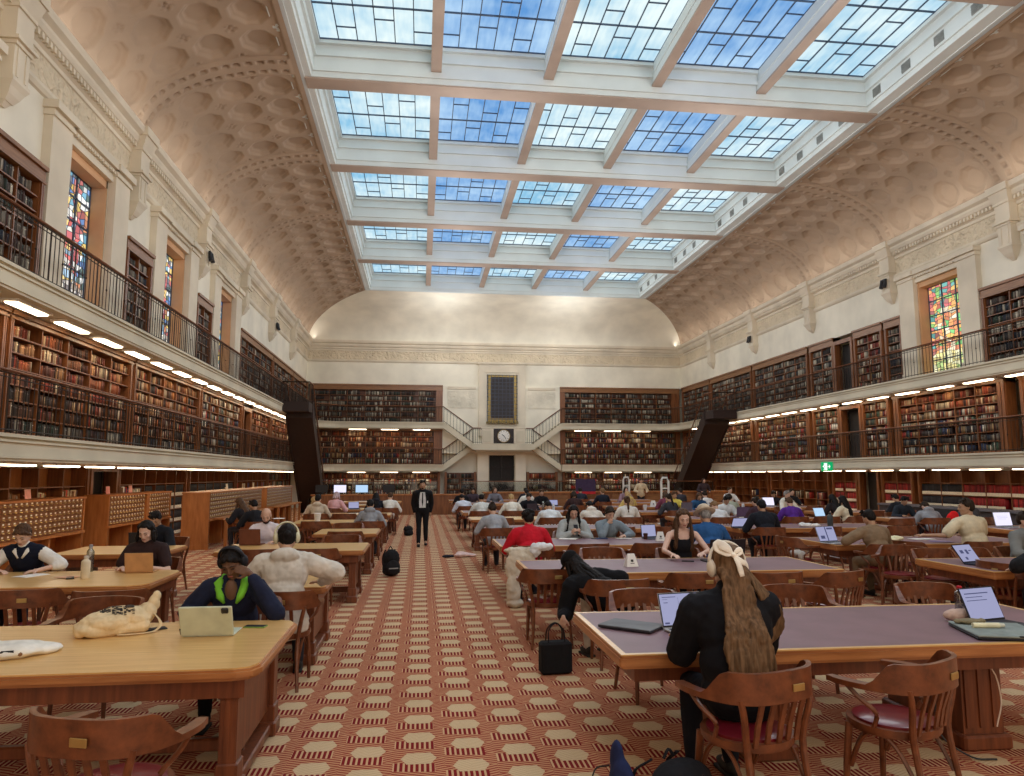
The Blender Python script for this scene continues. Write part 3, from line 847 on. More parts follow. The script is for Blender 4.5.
def bookcase(label, loc, rz, w, z0, z1, rows, ncol, pal, fill=.93, group=None, head=.2, depth=.3, posts=(.14, .14), rowpal=None, rowfill=None, where='', row_h=None, base=.08, bw=(.022, .05), cat='bookcase', backmat='woodback'):
    """local x along the wall, -y to the hall"""
    t = empty('bookcase', (loc[0], loc[1], z0), rz, label, cat, group)
    H = z1-z0; pw0, pw1 = posts
    f = MB()
    f.box(0, pw0, 0, depth, 0, H); f.box(w-pw1, w, 0, depth, 0, H)
    if pw0 > .1: f.box(.03, pw0*.45, -.03, 0, 0, H-head); f.box(pw0*.55, pw0-.02, -.03, 0, 0, H-head)
    if pw1 > .1: f.box(w-pw1+.02, w-pw1*.55, -.03, 0, 0, H-head); f.box(w-pw1*.45, w-.03, -.03, 0, 0, H-head)
    f.box(pw0, w-pw1, .0, depth, 0, base)
    iw = (w-pw0-pw1)/ncol
    for i in range(1, ncol): f.box(pw0+i*iw-.014, pw0+i*iw+.014, .01, depth, base, H-head)
    f.build('frame', 'wood', t)
    if head > .05:
        h = MB(); h.box(0, w, -.02, depth, H-head, H); h.box(-.0, w, -.07, -.02, H-.07, H); h.box(0, w, -.045, -.02, H-head, H-head+.04)
        h.build('header', 'frame', t)
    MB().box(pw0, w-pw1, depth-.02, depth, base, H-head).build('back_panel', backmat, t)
    rh = (H-head-base)/rows; ci = len(CASES); CASES.append((label, where, (loc[0], loc[1], z0), rz, rows))
    for r in range(rows):
        zs = base + r*rh
        if r: MB().box(pw0, w-pw1, .012, depth-.02, zs-.012, zs+.012).build('shelf', 'wood', t)
        for c in range(ncol):
            xa, xb = pw0+c*iw+.016, pw0+(c+1)*iw-.016
            rr = rows-1-r
            fl = rowfill[rr] if rowfill else fill
            pl = rowpal[rr] if rowpal else pal
            if callable(pl): pl = pl(c, ncol)
            if fl <= 0 or (fl < .6 and random.random() > fl*1.5): continue
            x = xa; hb = rh*random.uniform(.62, .8); tone = random.choice(PAL[pl]); stop = xb - (0 if random.random() < .6 else random.uniform(.05, .35)*(xb-xa))
            if fl < .8: stop = xa+(xb-xa)*random.uniform(.3, .75)
            uni = pl in ('red', 'black')
            while x < stop:
                wd = random.uniform(*bw)
                if uni: wd = .055
                if x+wd > xb: break
                if random.random() < .05 and not uni: x += random.uniform(.01, .06)
                if random.random() < .18: tone = random.choice(PAL[pl]); hb = rh*random.uniform(.58, .86)
                col = tone if random.random() < .55 else random.choice(PAL[pl])
                hh = hb*random.uniform(.93, 1.05) if not uni else rh*.6
                kk = random.uniform(.75, 1.2)
                zb = zs+.013
                if uni:      # bound volumes standing over a pale label strip
                    BOOKS.append((x, x+wd-.003, .03, .25, zb, zb+rh*.84, tuple(min(255, v*kk) for v in col), ci, rr, pl, c))
                else:
                    BOOKS.append((x, x+wd-.002, .03+random.uniform(0, .03), .22, zb, zb+min(hh, rh-.03), tuple(min(255, v*kk) for v in col), ci, rr, None, c))
                x += wd
    return t

def side(sgn, zone, y0, y1, z0, z1, rows, pal, label, where, **kw):
    w = y1-y0; ncol = kw.pop('ncol', max(1, round(w/.95))); face = kw.pop('face', -6.47 if sgn < 0 else 15.6)
    loc = (face, y0) if sgn < 0 else (face, y1)
    return bookcase(label, loc, PI/2 if sgn < 0 else -PI/2, w, z0, z1, rows, ncol, pal, where=where, **kw)

# left wall, lower gallery
for i, (a, b, p, f) in enumerate(((7.2, 12.1, 'brown', .9), (12.15, 17.15, 'brown', .9), (17.25, 22.25, 'brown', .92), (22.35, 27.35, 'mixed', .93), (28.75, 32.45, 'brown', .93), (32.55, 37.55, 'warm', .93), (37.65, 42.3, 'brown', .93))):
    side(-1, 'L1', a, b, Z1+.02, Z2B-.02, 7, p, 'tall oak bookcase on the lower left gallery, %s from the camera' % ordn(i), 'lower left gallery, %s case' % ordn(i), fill=f, group='bookcases of the lower left gallery', head=.14, rowpal=['warm' if (p == 'brown' and i in (1, 4) and r < 4) else p for r in range(6)]+['dark'])
# left wall, upper gallery
for i, (a, b) in enumerate(((11.32, 12.88), (16.42, 17.98), (21.52, 23.08), (26.62, 32.45), (32.55, 37.55), (37.65, 42.3))):
    nm = ('before the first stained window', 'between first and second stained windows', 'between second and third stained windows', 'just past the third stained window', 'fifth from the camera', 'nearest the back wall')[i]
    side(-1, 'L2', a, b, Z2, ZF, 7, 'dark', 'glazed oak bookcase on the upper left gallery, '+nm, 'upper left gallery, case '+nm, group='bookcases of the upper left gallery', head=.3, ncol=2 if b-a < 2 else round((b-a)/1.1))
# left wall, ground floor, set back under the gallery
GF = dict(head=.05, face=-7.25, depth=.33, base=.1, backmat='catalog')  # brighter back wood puts the lit look of these shelves into the colour
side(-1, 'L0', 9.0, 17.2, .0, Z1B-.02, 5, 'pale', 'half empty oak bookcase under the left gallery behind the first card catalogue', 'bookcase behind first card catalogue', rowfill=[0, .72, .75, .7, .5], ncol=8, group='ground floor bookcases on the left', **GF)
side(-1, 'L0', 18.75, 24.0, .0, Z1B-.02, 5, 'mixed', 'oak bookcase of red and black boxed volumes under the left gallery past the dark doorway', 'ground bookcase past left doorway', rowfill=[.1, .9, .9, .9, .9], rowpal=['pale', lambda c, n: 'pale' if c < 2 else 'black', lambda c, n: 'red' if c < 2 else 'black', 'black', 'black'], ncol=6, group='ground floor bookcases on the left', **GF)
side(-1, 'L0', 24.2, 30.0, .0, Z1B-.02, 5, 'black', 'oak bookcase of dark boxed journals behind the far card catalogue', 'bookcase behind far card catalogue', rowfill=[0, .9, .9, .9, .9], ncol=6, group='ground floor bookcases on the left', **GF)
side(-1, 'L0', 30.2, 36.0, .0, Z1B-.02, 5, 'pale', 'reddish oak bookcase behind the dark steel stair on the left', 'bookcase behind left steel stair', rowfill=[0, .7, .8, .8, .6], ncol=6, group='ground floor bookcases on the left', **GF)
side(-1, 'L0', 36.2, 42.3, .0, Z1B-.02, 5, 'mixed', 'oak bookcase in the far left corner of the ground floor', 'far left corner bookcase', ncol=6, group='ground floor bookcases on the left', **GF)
# right wall, lower gallery
for i, (a, b) in enumerate(((12.6, 17.3), (17.75, 22.5), (22.7, 24.3), (25.65, 27.6), (27.8, 32.75), (32.9, 37.9), (38.0, 42.3))):
    side(1, 'R1', a, b, Z1+.02, Z2B-.02, 7, ('right', 'right', 'mixed', 'mixed', 'mixed', 'right', 'mixed')[i], 'tall oak bookcase on the lower right gallery, %s from the camera' % ordn(i), 'lower right gallery, %s case' % ordn(i), group='bookcases of the lower right gallery', head=.1, fill=.96, posts=(.3, .3) if b-a > 3 else (.16, .16), rowpal=(['warm', 'warm', 'right', 'mixed', 'mixed', 'dark', 'mixed'] if i == 1 else None))
# right wall, upper gallery
for i, (a, b) in enumerate(((16.4, 18.38), (21.8, 22.75), (22.85, 24.55), (25.85, 27.6), (27.75, 32.75), (32.9, 37.9), (38.0, 42.3))):
    nm = ('in front of the stained glass window', 'narrow one touching the stained glass window', 'just before the dark doorway', 'just past the dark doorway', 'third bay past the window', 'fourth bay past the window', 'nearest the back wall')[i]
    side(1, 'R2', a, b, Z2, ZF, 7, 'dark' if i != 2 else 'right', 'oak bookcase on the upper right gallery, '+nm, 'upper right gallery, case '+nm, group='bookcases of the upper right gallery', head=.3, ncol=max(1, round((b-a)/1.0)))
# right wall, ground floor
GR = dict(head=.05, face=16.3, depth=.33, base=.1, backmat='wood')
side(1, 'R0', 17.6, 22.5, .0, Z1B-.02, 5, 'red', 'long oak bookcase of crimson and black bound volumes, nearest on the right ground floor', 'nearest right ground bookcase', rowfill=[.15, 1, 1, 1, 1], rowpal=['mixed', lambda c, n: 'black' if c < 2 else 'red', lambda c, n: 'black' if c < 2 else 'red', lambda c, n: 'black' if c < 3 else 'red', 'black'], ncol=5, group='ground floor bookcases on the right', **GR)
side(1, 'R0', 22.7, 24.45, .0, Z1B-.02, 5, 'red', 'narrow oak bookcase of crimson volumes just before the right ground floor doorway', 'ground bookcase before right doorway', rowfill=[0, 1, 1, 1, 1], ncol=2, group='ground floor bookcases on the right', **GR)
side(1, 'R0', 25.85, 27.6, .0, Z1B-.02, 5, 'red', 'narrow oak bookcase of crimson volumes just past the right ground floor doorway', 'ground bookcase past right doorway', ncol=2, rowfill=[.1, 1, 1, 1, 1], group='ground floor bookcases on the right', **GR)
side(1, 'R0', 27.8, 32.8, .0, Z1B-.02, 5, 'mixed', 'almost empty reddish bookcase on the right ground floor, past the crimson volumes', 'the emptied ground floor bookcase on the right', rowfill=[0, 0, .2, .5, .5], ncol=5, group='ground floor bookcases on the right', **GR)
side(1, 'R0', 33.0, 42.3, .0, Z1B-.02, 5, 'mixed', 'long empty reddish bookcase behind the right dark steel stair', 'the ground floor bookcase behind the right steel stair', rowfill=[0, 0, .2, .4, .4], ncol=10, group='ground floor bookcases on the right', **GR)
# back wall
def back(x0, x1, z0, z1, rows, ncol, pal, label, where, **kw):
    return bookcase(label, (x0, YWB-.12), 0, x1-x0, z0, z1, rows, ncol, pal, where=where, group='bookcases of the back wall', **kw)
back(-6.4, 1.2, Z2, ZF, 6, 7, 'dark', 'upper bookcase of the back wall, left of the stair landing', 'the upper left bookcase of the back wall', head=.32, posts=(.1, .4), base=.05)
back(8.16, 15.55, Z2, ZF, 6, 7, 'dark', 'upper bookcase of the back wall, right of the stair landing', 'the upper right bookcase of the back wall', head=.32, posts=(.3, .5), base=.05)
back(-6.4, 1.2, Z1+.02, Z2B-.02, 6, 7, 'warm', 'lower gallery bookcase of the back wall, left of the stair landing', 'the middle left bookcase of the back wall', head=.06, posts=(.3, .5), rowpal=['warm', 'warm', 'brown', 'brown', 'mixed', 'mixed'])
back(8.16, 15.55, Z1+.02, Z2B-.02, 6, 7, 'mixed', 'lower gallery bookcase of the back wall, right of the stair landing', 'the middle right bookcase of the back wall', head=.06, posts=(.3, .3))
back(-6.4, 1.1, 0, Z1B-.02, 6, 6, 'pale', 'ground floor bookcase of the back wall, far left', 'the far left ground floor bookcase of the back wall', head=.05, rowpal=['brown', 'pale', 'mixed', 'pale', 'mixed', 'dark'])
back(1.35, 3.2, 0, Z1B-.02, 6, 2, 'dark', 'dark narrow ground floor bookcase left of the back doorway', 'the narrow bookcase left of the back doorway', head=.05)
back(6.15, 8.0, 0, Z1B-.02, 6, 2, 'dark', 'dark narrow ground floor bookcase right of the back doorway', 'the narrow bookcase right of the back doorway', head=.05, rowpal=['warm', 'dark', 'dark', 'dark', 'dark', 'dark'])
back(8.3, 15.5, 0, Z1B-.02, 6, 6, 'pale', 'ground floor bookcase of the back wall, far right', 'the far right ground floor bookcase of the back wall', head=.05, rowpal=['mixed', 'pale', 'pale', 'mixed', 'mixed', 'dark'])

def book_world():
    """pick the volumes that show largest; the others become one uncounted mass"""
    f = 730.; th, ph = math.radians(7.06), math.radians(6.8)
    F = np.array([math.sin(th)*math.cos(ph), math.cos(th)*math.cos(ph), math.sin(ph)])
    R = np.array([math.cos(th), -math.sin(th), 0]); U = np.cross(R, F)
    A = np.array([b[:6] for b in BOOKS]); ci = np.array([b[7] for b in BOOKS])
    loc = np.array([c[2] for c in CASES])[ci]; rz = np.array([c[3] for c in CASES])[ci]
    cs, sn = np.cos(rz), np.sin(rz)
    def W(x, y, z): return np.stack([loc[:, 0]+cs*x-sn*y, loc[:, 1]+sn*x+cs*y, loc[:, 2]+z], -1)
    P = []
    for x in (0, 1):
        for y in (2, 3):
            for z in (4, 5): P.append(W(A[:, x], A[:, y], A[:, z]))
    P = np.stack(P, 1)                                # n,8,3
    ctr = P[:, [0, 1, 4, 5]].mean(1) - np.array([0, 0, 1.85])
    d = ctr @ F; sx = 512+f*(ctr @ R)/d; sy = 388-f*(ctr @ U)/d
    nrm = np.stack([sn, -cs, 0*cs], -1)
    area = (A[:, 1]-A[:, 0])*(A[:, 5]-A[:, 4])*np.abs((ctr*nrm).sum(1))/np.linalg.norm(ctr, axis=1)/d**2
    ok = (sx > 6) & (sx < 1018) & (sy > 5) & (sy < 700) & (ctr[:, 1] > 1)
    # rows hidden by the gallery fronts, the catalogue or the railings' base do not count
    ok &= ~((loc[:, 2] < .1) & (ctr[:, 2]+1.85 < 1.45))
    area = np.where(ok, area, 0)
    order = np.argsort(-area)[:300]; big = np.zeros(len(A), bool); big[order] = True
    return P, big, area
P_, BIG, AREA = book_world()
bm_ = {}
for i in np.argsort(-AREA)[:300]:
    b = BOOKS[i]; lab, where, loc, rz, rows = CASES[b[7]]
    w, dp, h = b[1]-b[0], b[3]-b[2], b[5]-b[4]
    m = MB(); c = s2l(b[6]); m.col = c
    # rounded spine, boards and page block
    sp = [(0, .012), (w*.25, .002), (w*.5, 0), (w*.75, .002), (w, .012), (w, dp), (0, dp)]
    m.prism(sp, 0, h)
    if b[9]: m.col = s2l((232, 226, 210)); m.prism([(0, -.002), (w, -.002), (w, .01), (0, .01)], h*.02, h*.3)
    else:
        m.col = tuple(min(1, v*1.8+.05) for v in c); m.box(w*.12, w*.88, -.0015, .004, h*.7, h*.8)
        m.col = tuple(v*.5 for v in c); m.box(w*.08, w*.92, -.001, .004, h*.2, h*.23)
    o = m.build('book', 'books')
    mw = Matrix.Translation(loc) @ Matrix.Rotation(rz, 4, 'Z') @ Matrix.Translation((b[0], b[2], b[4]))
    o.matrix_world = mw; o.location = mw.to_translation(); o.rotation_euler = (0, 0, rz)
    kind = 'labelled volume' if b[9] else 'book'
    cl = CN(b[6]) if not b[9] else ('crimson' if b[9] == 'red' else 'black')
    tag(o, ' '.join(('%s %s, %s shelf down, %s' % (cl, kind, ordn(b[8]), ordn(b[10]) + ' compartment, ' + where)).replace('just ', '').split()[:16]), 'book', '%s books, %s shelf, %s compartment, %s' % (cl, ordn(b[8]), ordn(b[10]), where))
# the remaining thousands as one mass
rest = np.where(~BIG)[0]; n = len(rest)
vv = P_[rest].reshape(-1, 3)
F0 = np.array([(0, 1, 5, 4), (2, 6, 7, 3), (0, 4, 6, 2), (1, 3, 7, 5), (0, 2, 3, 1), (4, 5, 7, 6)])
ff = (F0[None]+8*np.arange(n)[:, None, None]).reshape(-1, 4)
cc = np.array([s2l(BOOKS[i][6]) for i in rest])
cols = np.concatenate([np.repeat(cc, 24, 0), np.ones((n*24, 1))], 1)
# pale label strips on the uniform volumes
lab = [i for i in rest if BOOKS[i][9]]
if lab:
    q = P_[lab]; ft = q[:, [0, 1, 4, 5]]; b0, b1, d0, d1 = ft[:, 0], ft[:, 2], ft[:, 0]*.7+ft[:, 1]*.3, ft[:, 2]*.7+ft[:, 3]*.3
    rzs = np.array([CASES[BOOKS[i][7]][3] for i in lab]); nn = np.stack([np.sin(rzs), -np.cos(rzs), 0*rzs], -1)*.004
    lv = np.stack([b0+nn, b1+nn, d1+nn, d0+nn], 1).reshape(-1, 3)
    lf = (len(vv)+4*np.arange(len(lab))[:, None]+np.arange(4)[None])
    vv = np.concatenate([vv, lv]); ff = np.concatenate([ff, lf])
    cols = np.concatenate([cols, np.tile(np.array([[*s2l((232, 226, 210)), 1.]]), (len(lab)*4, 1))])
me = bpy.data.meshes.new('shelved_books'); me.vertices.add(len(vv)); me.vertices.foreach_set('co', vv.ravel())
me.loops.add(ff.size); me.loops.foreach_set('vertex_index', ff.ravel().astype(np.int32))
me.polygons.add(len(ff)); me.polygons.foreach_set('loop_start', np.arange(0, ff.size, 4, dtype=np.int32))
me.update(calc_edges=True); at = me.color_attributes.new('tint', 'FLOAT_COLOR', 'CORNER'); at.data.foreach_set('color', cols.ravel())
me.materials.append(M['books'])
tag(link('shelved_books', me), 'thousands of old books filling the bookcases of all three levels', 'books', None, 'stuff')
print('BOOKS', len(BOOKS))
# ------------------------------------------------------------------ tables
def rrect(w, d, c):
    """outline with clipped corners"""
    w, d = w/2, d/2
    return [(-w+c, -d), (w-c, -d), (w-c*.3, -d+c*.3), (w, -d+c), (w, d-c), (w-c*.3, d-c*.3), (w-c, d), (-w+c, d), (-w+c*.3, d-c*.3), (-w, d-c), (-w, -d+c), (-w+c*.3, -d+c*.3)]
GT = 'oak reading tables'
def table_oak(x0, x1, y0, y1, label, chamfer=.07):
    w, d = x1-x0, y1-y0
    t = empty('reading_table', ((x0+x1)/2, (y0+y1)/2, 0), 0, label, 'table', GT)
    m = MB(); o = rrect(w, d, chamfer); o2 = rrect(w-.03, d-.03, chamfer); o3 = rrect(w-.05, d-.05, chamfer)
    m.prism(o, .712, .74); m.prism(o2, .74, .752); m.prism(o3, .69, .712)
    m.build('tabletop_edge', 'oakedge', t)
    m = MB(); m.prism(rrect(w-.05, d-.05, chamfer), .752, .76); m.build('tabletop', 'oaktop', t)
    m = MB(); aw, ad = w/2-.09, d/2-.09
    m.box(-aw, aw, -ad, -ad+.03, .58, .69); m.box(-aw, aw, ad-.03, ad, .58, .69); m.box(-aw+.002, -aw+.03, -ad+.03, ad-.03, .58, .69); m.box(aw-.03, aw-.002, -ad+.03, ad-.03, .58, .69)
    m.build('apron', 'oakleg', t)
    for sx in (-1, 1):
        for sy in (-1, 1):
            cx, cy = sx*(aw-.09), sy*(ad-.1); l = MB()
            l.cbox((cx, cy, .33), (.1, .13, .52)); l.cbox((cx, cy, .615), (.13, .16, .1), bev=.008); l.cbox((cx, cy, .15), (.125, .155, .12), bev=.008); l.cbox((cx, cy, .05), (.15, .2, .1), bev=.012)
            for q in (-.035, 0, .035):
                l.box(cx+q-.01, cx+q+.01, cy-sy*0-.07, cy+.07, .22, .56)
            l.build('leg', 'oakleg', t)
        s = MB(); cx = sx*(aw-.09); s.cbox((cx, 0, .055), (.09, 2*ad-.3, .07), bev=.01); s.cbox((cx, 0, .38), (.03, 2*ad-.3, .4)); s.build('foot_rail', 'oakleg', t)
    s = MB(); s.cbox((0, 0, .12), (2*aw-.25, .06, .08), bev=.01); s.build('stretcher', 'oakleg', t)
    return t
def table_lino(x0, x1, y0, y1, label, inset=1.08):
    w, d = x1-x0, y1-y0
    t = empty('reading_table', ((x0+x1)/2, (y0+y1)/2, 0), 0, label, 'table', 'leather topped reading tables')
    m = MB(); m.prism(rrect(w, d, .02), .69, .735); m.prism(rrect(w-.015, d-.015, .02), .735, .752); m.prism(rrect(w-.03, d-.03, .02), .672, .69)
    m.build('tabletop', 'oakedge', t)
    m = MB(); b = .045
    for a in ((-w/2+.008, w/2-.008, -d/2+.008, -d/2+b), (-w/2+.008, w/2-.008, d/2-b, d/2-.008), (-w/2+.008, -w/2+b, -d/2+b, d/2-b), (w/2-b, w/2-.008, -d/2+b, d/2-b)): m.box(*a, .752, .76)
    m.build('light_edging', 'oaktop', t)
    MB().box(-w/2+b, w/2-b, -d/2+b, d/2-b, .752, .7585).build('leather_inset', 'lino', t)
    m = MB(); aw, ad = w/2-.12, d/2-.12
    m.box(-aw, aw, -ad, -ad+.03, .57, .672); m.box(-aw, aw, ad-.03, ad, .57, .672); m.box(-aw, -aw+.03, -ad+.03, ad-.03, .57, .672); m.box(aw-.03, aw, -ad+.03, ad-.03, .57, .672)
    m.build('apron', 'oakleg', t)
    ins = min(inset, w*.3)
    for sx in (-1, 1):
        l = MB(); cx = sx*(w/2-ins); pd = d/2-.3
        l.cbox((cx, 0, .33), (.3, 2*pd, .5)); l.cbox((cx, 0, .6), (.34, 2*pd+.06, .08), bev=.01); l.cbox((cx, 0, .05), (.36, 2*pd+.1, .1), bev=.015)
        for sy in (-1, 1):
            for q in (-.1, 0, .1): l.box(cx+q-.03, cx+q+.03, sy*pd-.012, sy*pd+.012, .14, .54)
        l.build('pedestal', 'oakleg', t)
    return t

L_ROWS = [(4.44, 5.9), (7.5, 8.93), (11.0, 12.3), (14.1, 15.5), (17.2, 18.6), (20.5, 21.9), (23.8, 25.2), (27.1, 28.5), (30.4, 31.8)]
L_X = [(-3.3, -.9), (-2.1, -.9), (-2.95, -.8), (-2.0, -.8), (-2.95, -.8), (-3.2, -.8), (-3.2, -.8), (-3.2, -.8), (-3.2, -.8)]
A_ROWS = [(4.49, 5.91), (8.15, 9.52), (11.35, 12.72), (14.75, 16.1), (18.1, 19.45), (21.5, 22.85), (24.9, 26.25), (28.3, 29.65), (31.7, 33.0)]
B_ROWS = [(7.72, 9.07), (10.92, 12.4), (14.4, 15.8), (17.7, 19.05), (21.1, 22.45), (24.5, 25.85), (27.9, 29.2), (31.2, 32.5)]
C_ROWS = [(13.4, 14.7), (16.8, 18.1), (20.2, 21.5), (23.6, 24.9), (27.0, 28.3)]
for i, ((y0, y1), (x0, x1)) in enumerate(zip(L_ROWS, L_X)):
    lab = 'light oak reading table %s' % ('nearest the camera on the left, with a canvas tote bag', 'under the arms of the white hooded jacket', 'where the bald bearded man sits', 'short and empty, black backpack beside it', 'left of the aisle, white cup on it',
        'left of the aisle, sixth from the camera', 'left of the aisle, seventh from the camera', 'left of the aisle, eighth from the camera', 'left of the aisle, last before the glass screen')[i]
    table_oak(x0, x1, y0, y1, lab, .12 if i == 0 else .05)
table_oak(-5.75, -2.7, 7.8, 9.1, 'light oak reading table of the girl in the navy vest, steel and white bottles', .16)
table_oak(-5.1, -3.6, 10.9, 12.2, 'light oak reading table beside the near card catalogue', .05)
for i, (y0, y1) in enumerate(A_ROWS):
    f = table_oak if i in (4,) else table_lino
    f(1.22, 4.92, y0, y1, ('mauve topped reading table nearest the camera, right of the aisle' if i == 0 else 'reading table right of the aisle, %s from the camera' % ordn(i)))
for i, (y0, y1) in enumerate(B_ROWS): table_lino(6.45, 10.15, y0, y1, 'mauve topped reading table of the middle right column, %s from the camera' % ordn(i))
for i, (y0, y1) in enumerate(C_ROWS): table_lino(11.7, 14.5, y0, y1, 'mauve topped reading table of the column along the right bookcases, %s from the camera' % ordn(i))

# ------------------------------------------------------------------ bentwood armchairs
def spline(pts, n):
    """Catmull-Rom through points"""
    P = [V(p) for p in pts]; P = [P[0]*2-P[1]]+P+[P[-1]*2-P[-2]]; out = []
    k = len(P)-3
    for i in range(k):
        for j in range(n):
            t = j/n; a, b, c, d = P[i:i+4]
            out.append(.5*((2*b)+(c-a)*t+(2*a-5*b+4*c-d)*t*t+(3*b-a-3*c+d)*t**3))
    out.append(P[-2]); return out
def rail_mesh(m):
    """the U-shaped crest: flat arms rising into a broad curved back board"""
    raw = [(-.27, .20), (-.295, .08), (-.29, -.06), (-.25, -.18), (-.15, -.255), (0, -.275), (.15, -.255), (.25, -.18), (.29, -.06), (.295, .08), (.27, .20)]
    pts = spline([(x, y, 0) for x, y in raw], 4)
    n = len(pts); rings = []
    for i, p in enumerate(pts):
        t = (pts[min(i+1, n-1)]-pts[max(i-1, 0)]).normalized(); nn = V((t.y, -t.x, 0))
        s = abs(i/(n-1)-.5)*2                        # 0 at the back, 1 at the arm ends
        k = min(1, max(0, (.66-s)/.2)); k = k*k*(3-2*k)
        zc = .675+.012*(1-s); hz = .014+.062*k; th = .030*(1-k)+.0125*k
        if s > .93: th *= .8
        zo = zc+.058*k
        rings.append([p+nn*th+V((0, 0, zo-hz)), p+nn*th+V((0, 0, zo+hz)), p-nn*th+V((0, 0, zo+hz)), p-nn*th+V((0, 0, zo-hz))])
    vs = [v for r in rings for v in r]
    fs = [(4*i+j, 4*i+(j+1) % 4, 4*i+4+(j+1) % 4, 4*i+4+j) for i in range(n-1) for j in range(4)]+[(3, 2, 1, 0), tuple(4*(n-1)+j for j in range(4))]
    m.add(vs, fs)
    return m
def seat_out(r, k=1.): return [(r*math.cos(a)*1.0, r*math.sin(a)*(1.02 if math.sin(a) > 0 else .95)) for a in (2*PI*i/24 for i in range(24))]
def chair_parts():
    """list of (part name, mesh builder, material)"""
    out = []
    m = MB(); m.prism(seat_out(.235), .425, .455); m.prism(seat_out(.225), .41, .425); out.append(('seat_ring', m, 'chairwood'))
    m = MB(); vs = []; n = 24
    for r, z in ((.205, .455), (.205, .468), (.17, .48), (.09, .486), (.01, .488)):
        vs += [(x, y, z) for x, y in seat_out(r)]
    m.add(vs, [(i*n+j, i*n+(j+1) % n, (i+1)*n+(j+1) % n, (i+1)*n+j) for i in range(4) for j in range(n)]+[tuple(range(4*n, 5*n))]); out.append(('seat_cushion', m, 'cushion'))
    out.append(('back_rail', rail_mesh(MB()), 'chairwood'))
    for x in (-.135, -.068, 0, .068, .135):
        y1 = -.268 if abs(x) < .1 else -.255; y0 = -.205+abs(x)*.12
        m = MB()
        for a, b, za, zb in ((y0, y0-.022, .44, .55), (y0-.022, y1, .55, .70)):
            m.add([(x-.014, a-.006, za), (x+.014, a-.006, za), (x+.014, a+.006, za), (x-.014, a+.006, za), (x-.015, b-.006, zb), (x+.015, b-.006, zb), (x+.015, b+.006, zb), (x-.015, b+.006, zb)],
                  [(3, 2, 1, 0), (4, 5, 6, 7), (0, 1, 5, 4), (1, 2, 6, 5), (2, 3, 7, 6), (3, 0, 4, 7)])
        out.append(('slat', m, 'chairwood'))
    for s in (-1, 1):
        m = MB(); m.tube([(s*.175, .155, .43), (s*.185, .175, .2), (s*.19, .185, 0)], [.021, .019, .014], 8); out.append(('leg', m, 'chairwood'))
        m = MB(); m.tube(spline([(s*.205, -.25, 0), (s*.185, -.21, .25), (s*.185, -.185, .44), (s*.215, -.205, .6), (s*.235, -.205, .69)], 3), [.014, .015, .016, .017, .018, .018, .018, .018, .018, .017, .017, .016, .015], 8); out.append(('leg', m, 'chairwood'))
        m = MB(); m.tube(spline([(s*.285, .10, .665), (s*.275, .03, .6), (s*.235, -.03, .53), (s*.222, .0, .44)], 4), .0125, 7); out.append(('arm_support', m, 'chairwood'))
        m = MB(); m.tube(spline([(s*.183, .16, .2), (s*.15, .10, .37), (s*.05, .04, .41)], 4), .011, 6)
        m.tube(spline([(s*.184, .15, .2), (s*.2, .08, .36), (s*.2, -.0, .42), (s*.195, -.1, .37), (s*.19, -.2, .2)], 4), .011, 6); out.append(('brace', m, 'chairwood'))
    return out
def make_chair(detailed):
    if detailed:
        t = empty('bentwood_armchair')
        for nm, m, mt in chair_parts(): m.build(nm, mt, t, smooth=True)
        m = MB()
        m.cbox((.06, -.292, .735), (.075, .008, .036), bev=.002); m.build('brass_plate', 'brass', t)
        reg(t); return t
    m = MB()
    for nm, q, mt in chair_parts():
        m.add(q.v, q.f, 1 if mt == 'cushion' else 0)
    me = m.mesh('bentwood_armchair', ['chairwood', 'cushion'], True)
    return link('bentwood_armchair', me)
chairD = make_chair(True); chairS = make_chair(False); used = {}
def chair(x, y, rz, label, near=None):
    near = (y < 13.5) if near is None else near
    p = chairD if near else chairS
    o = p if p.name not in used else copy_tree(p)
    used[p.name] = 1
    o.location = (x, y, 0); o.rotation_euler = (0, 0, rz); o.scale = (1.07, 1.07, 1.03)
    tag(o, label, 'chair', 'bentwood armchairs at the reading tables')
    return o

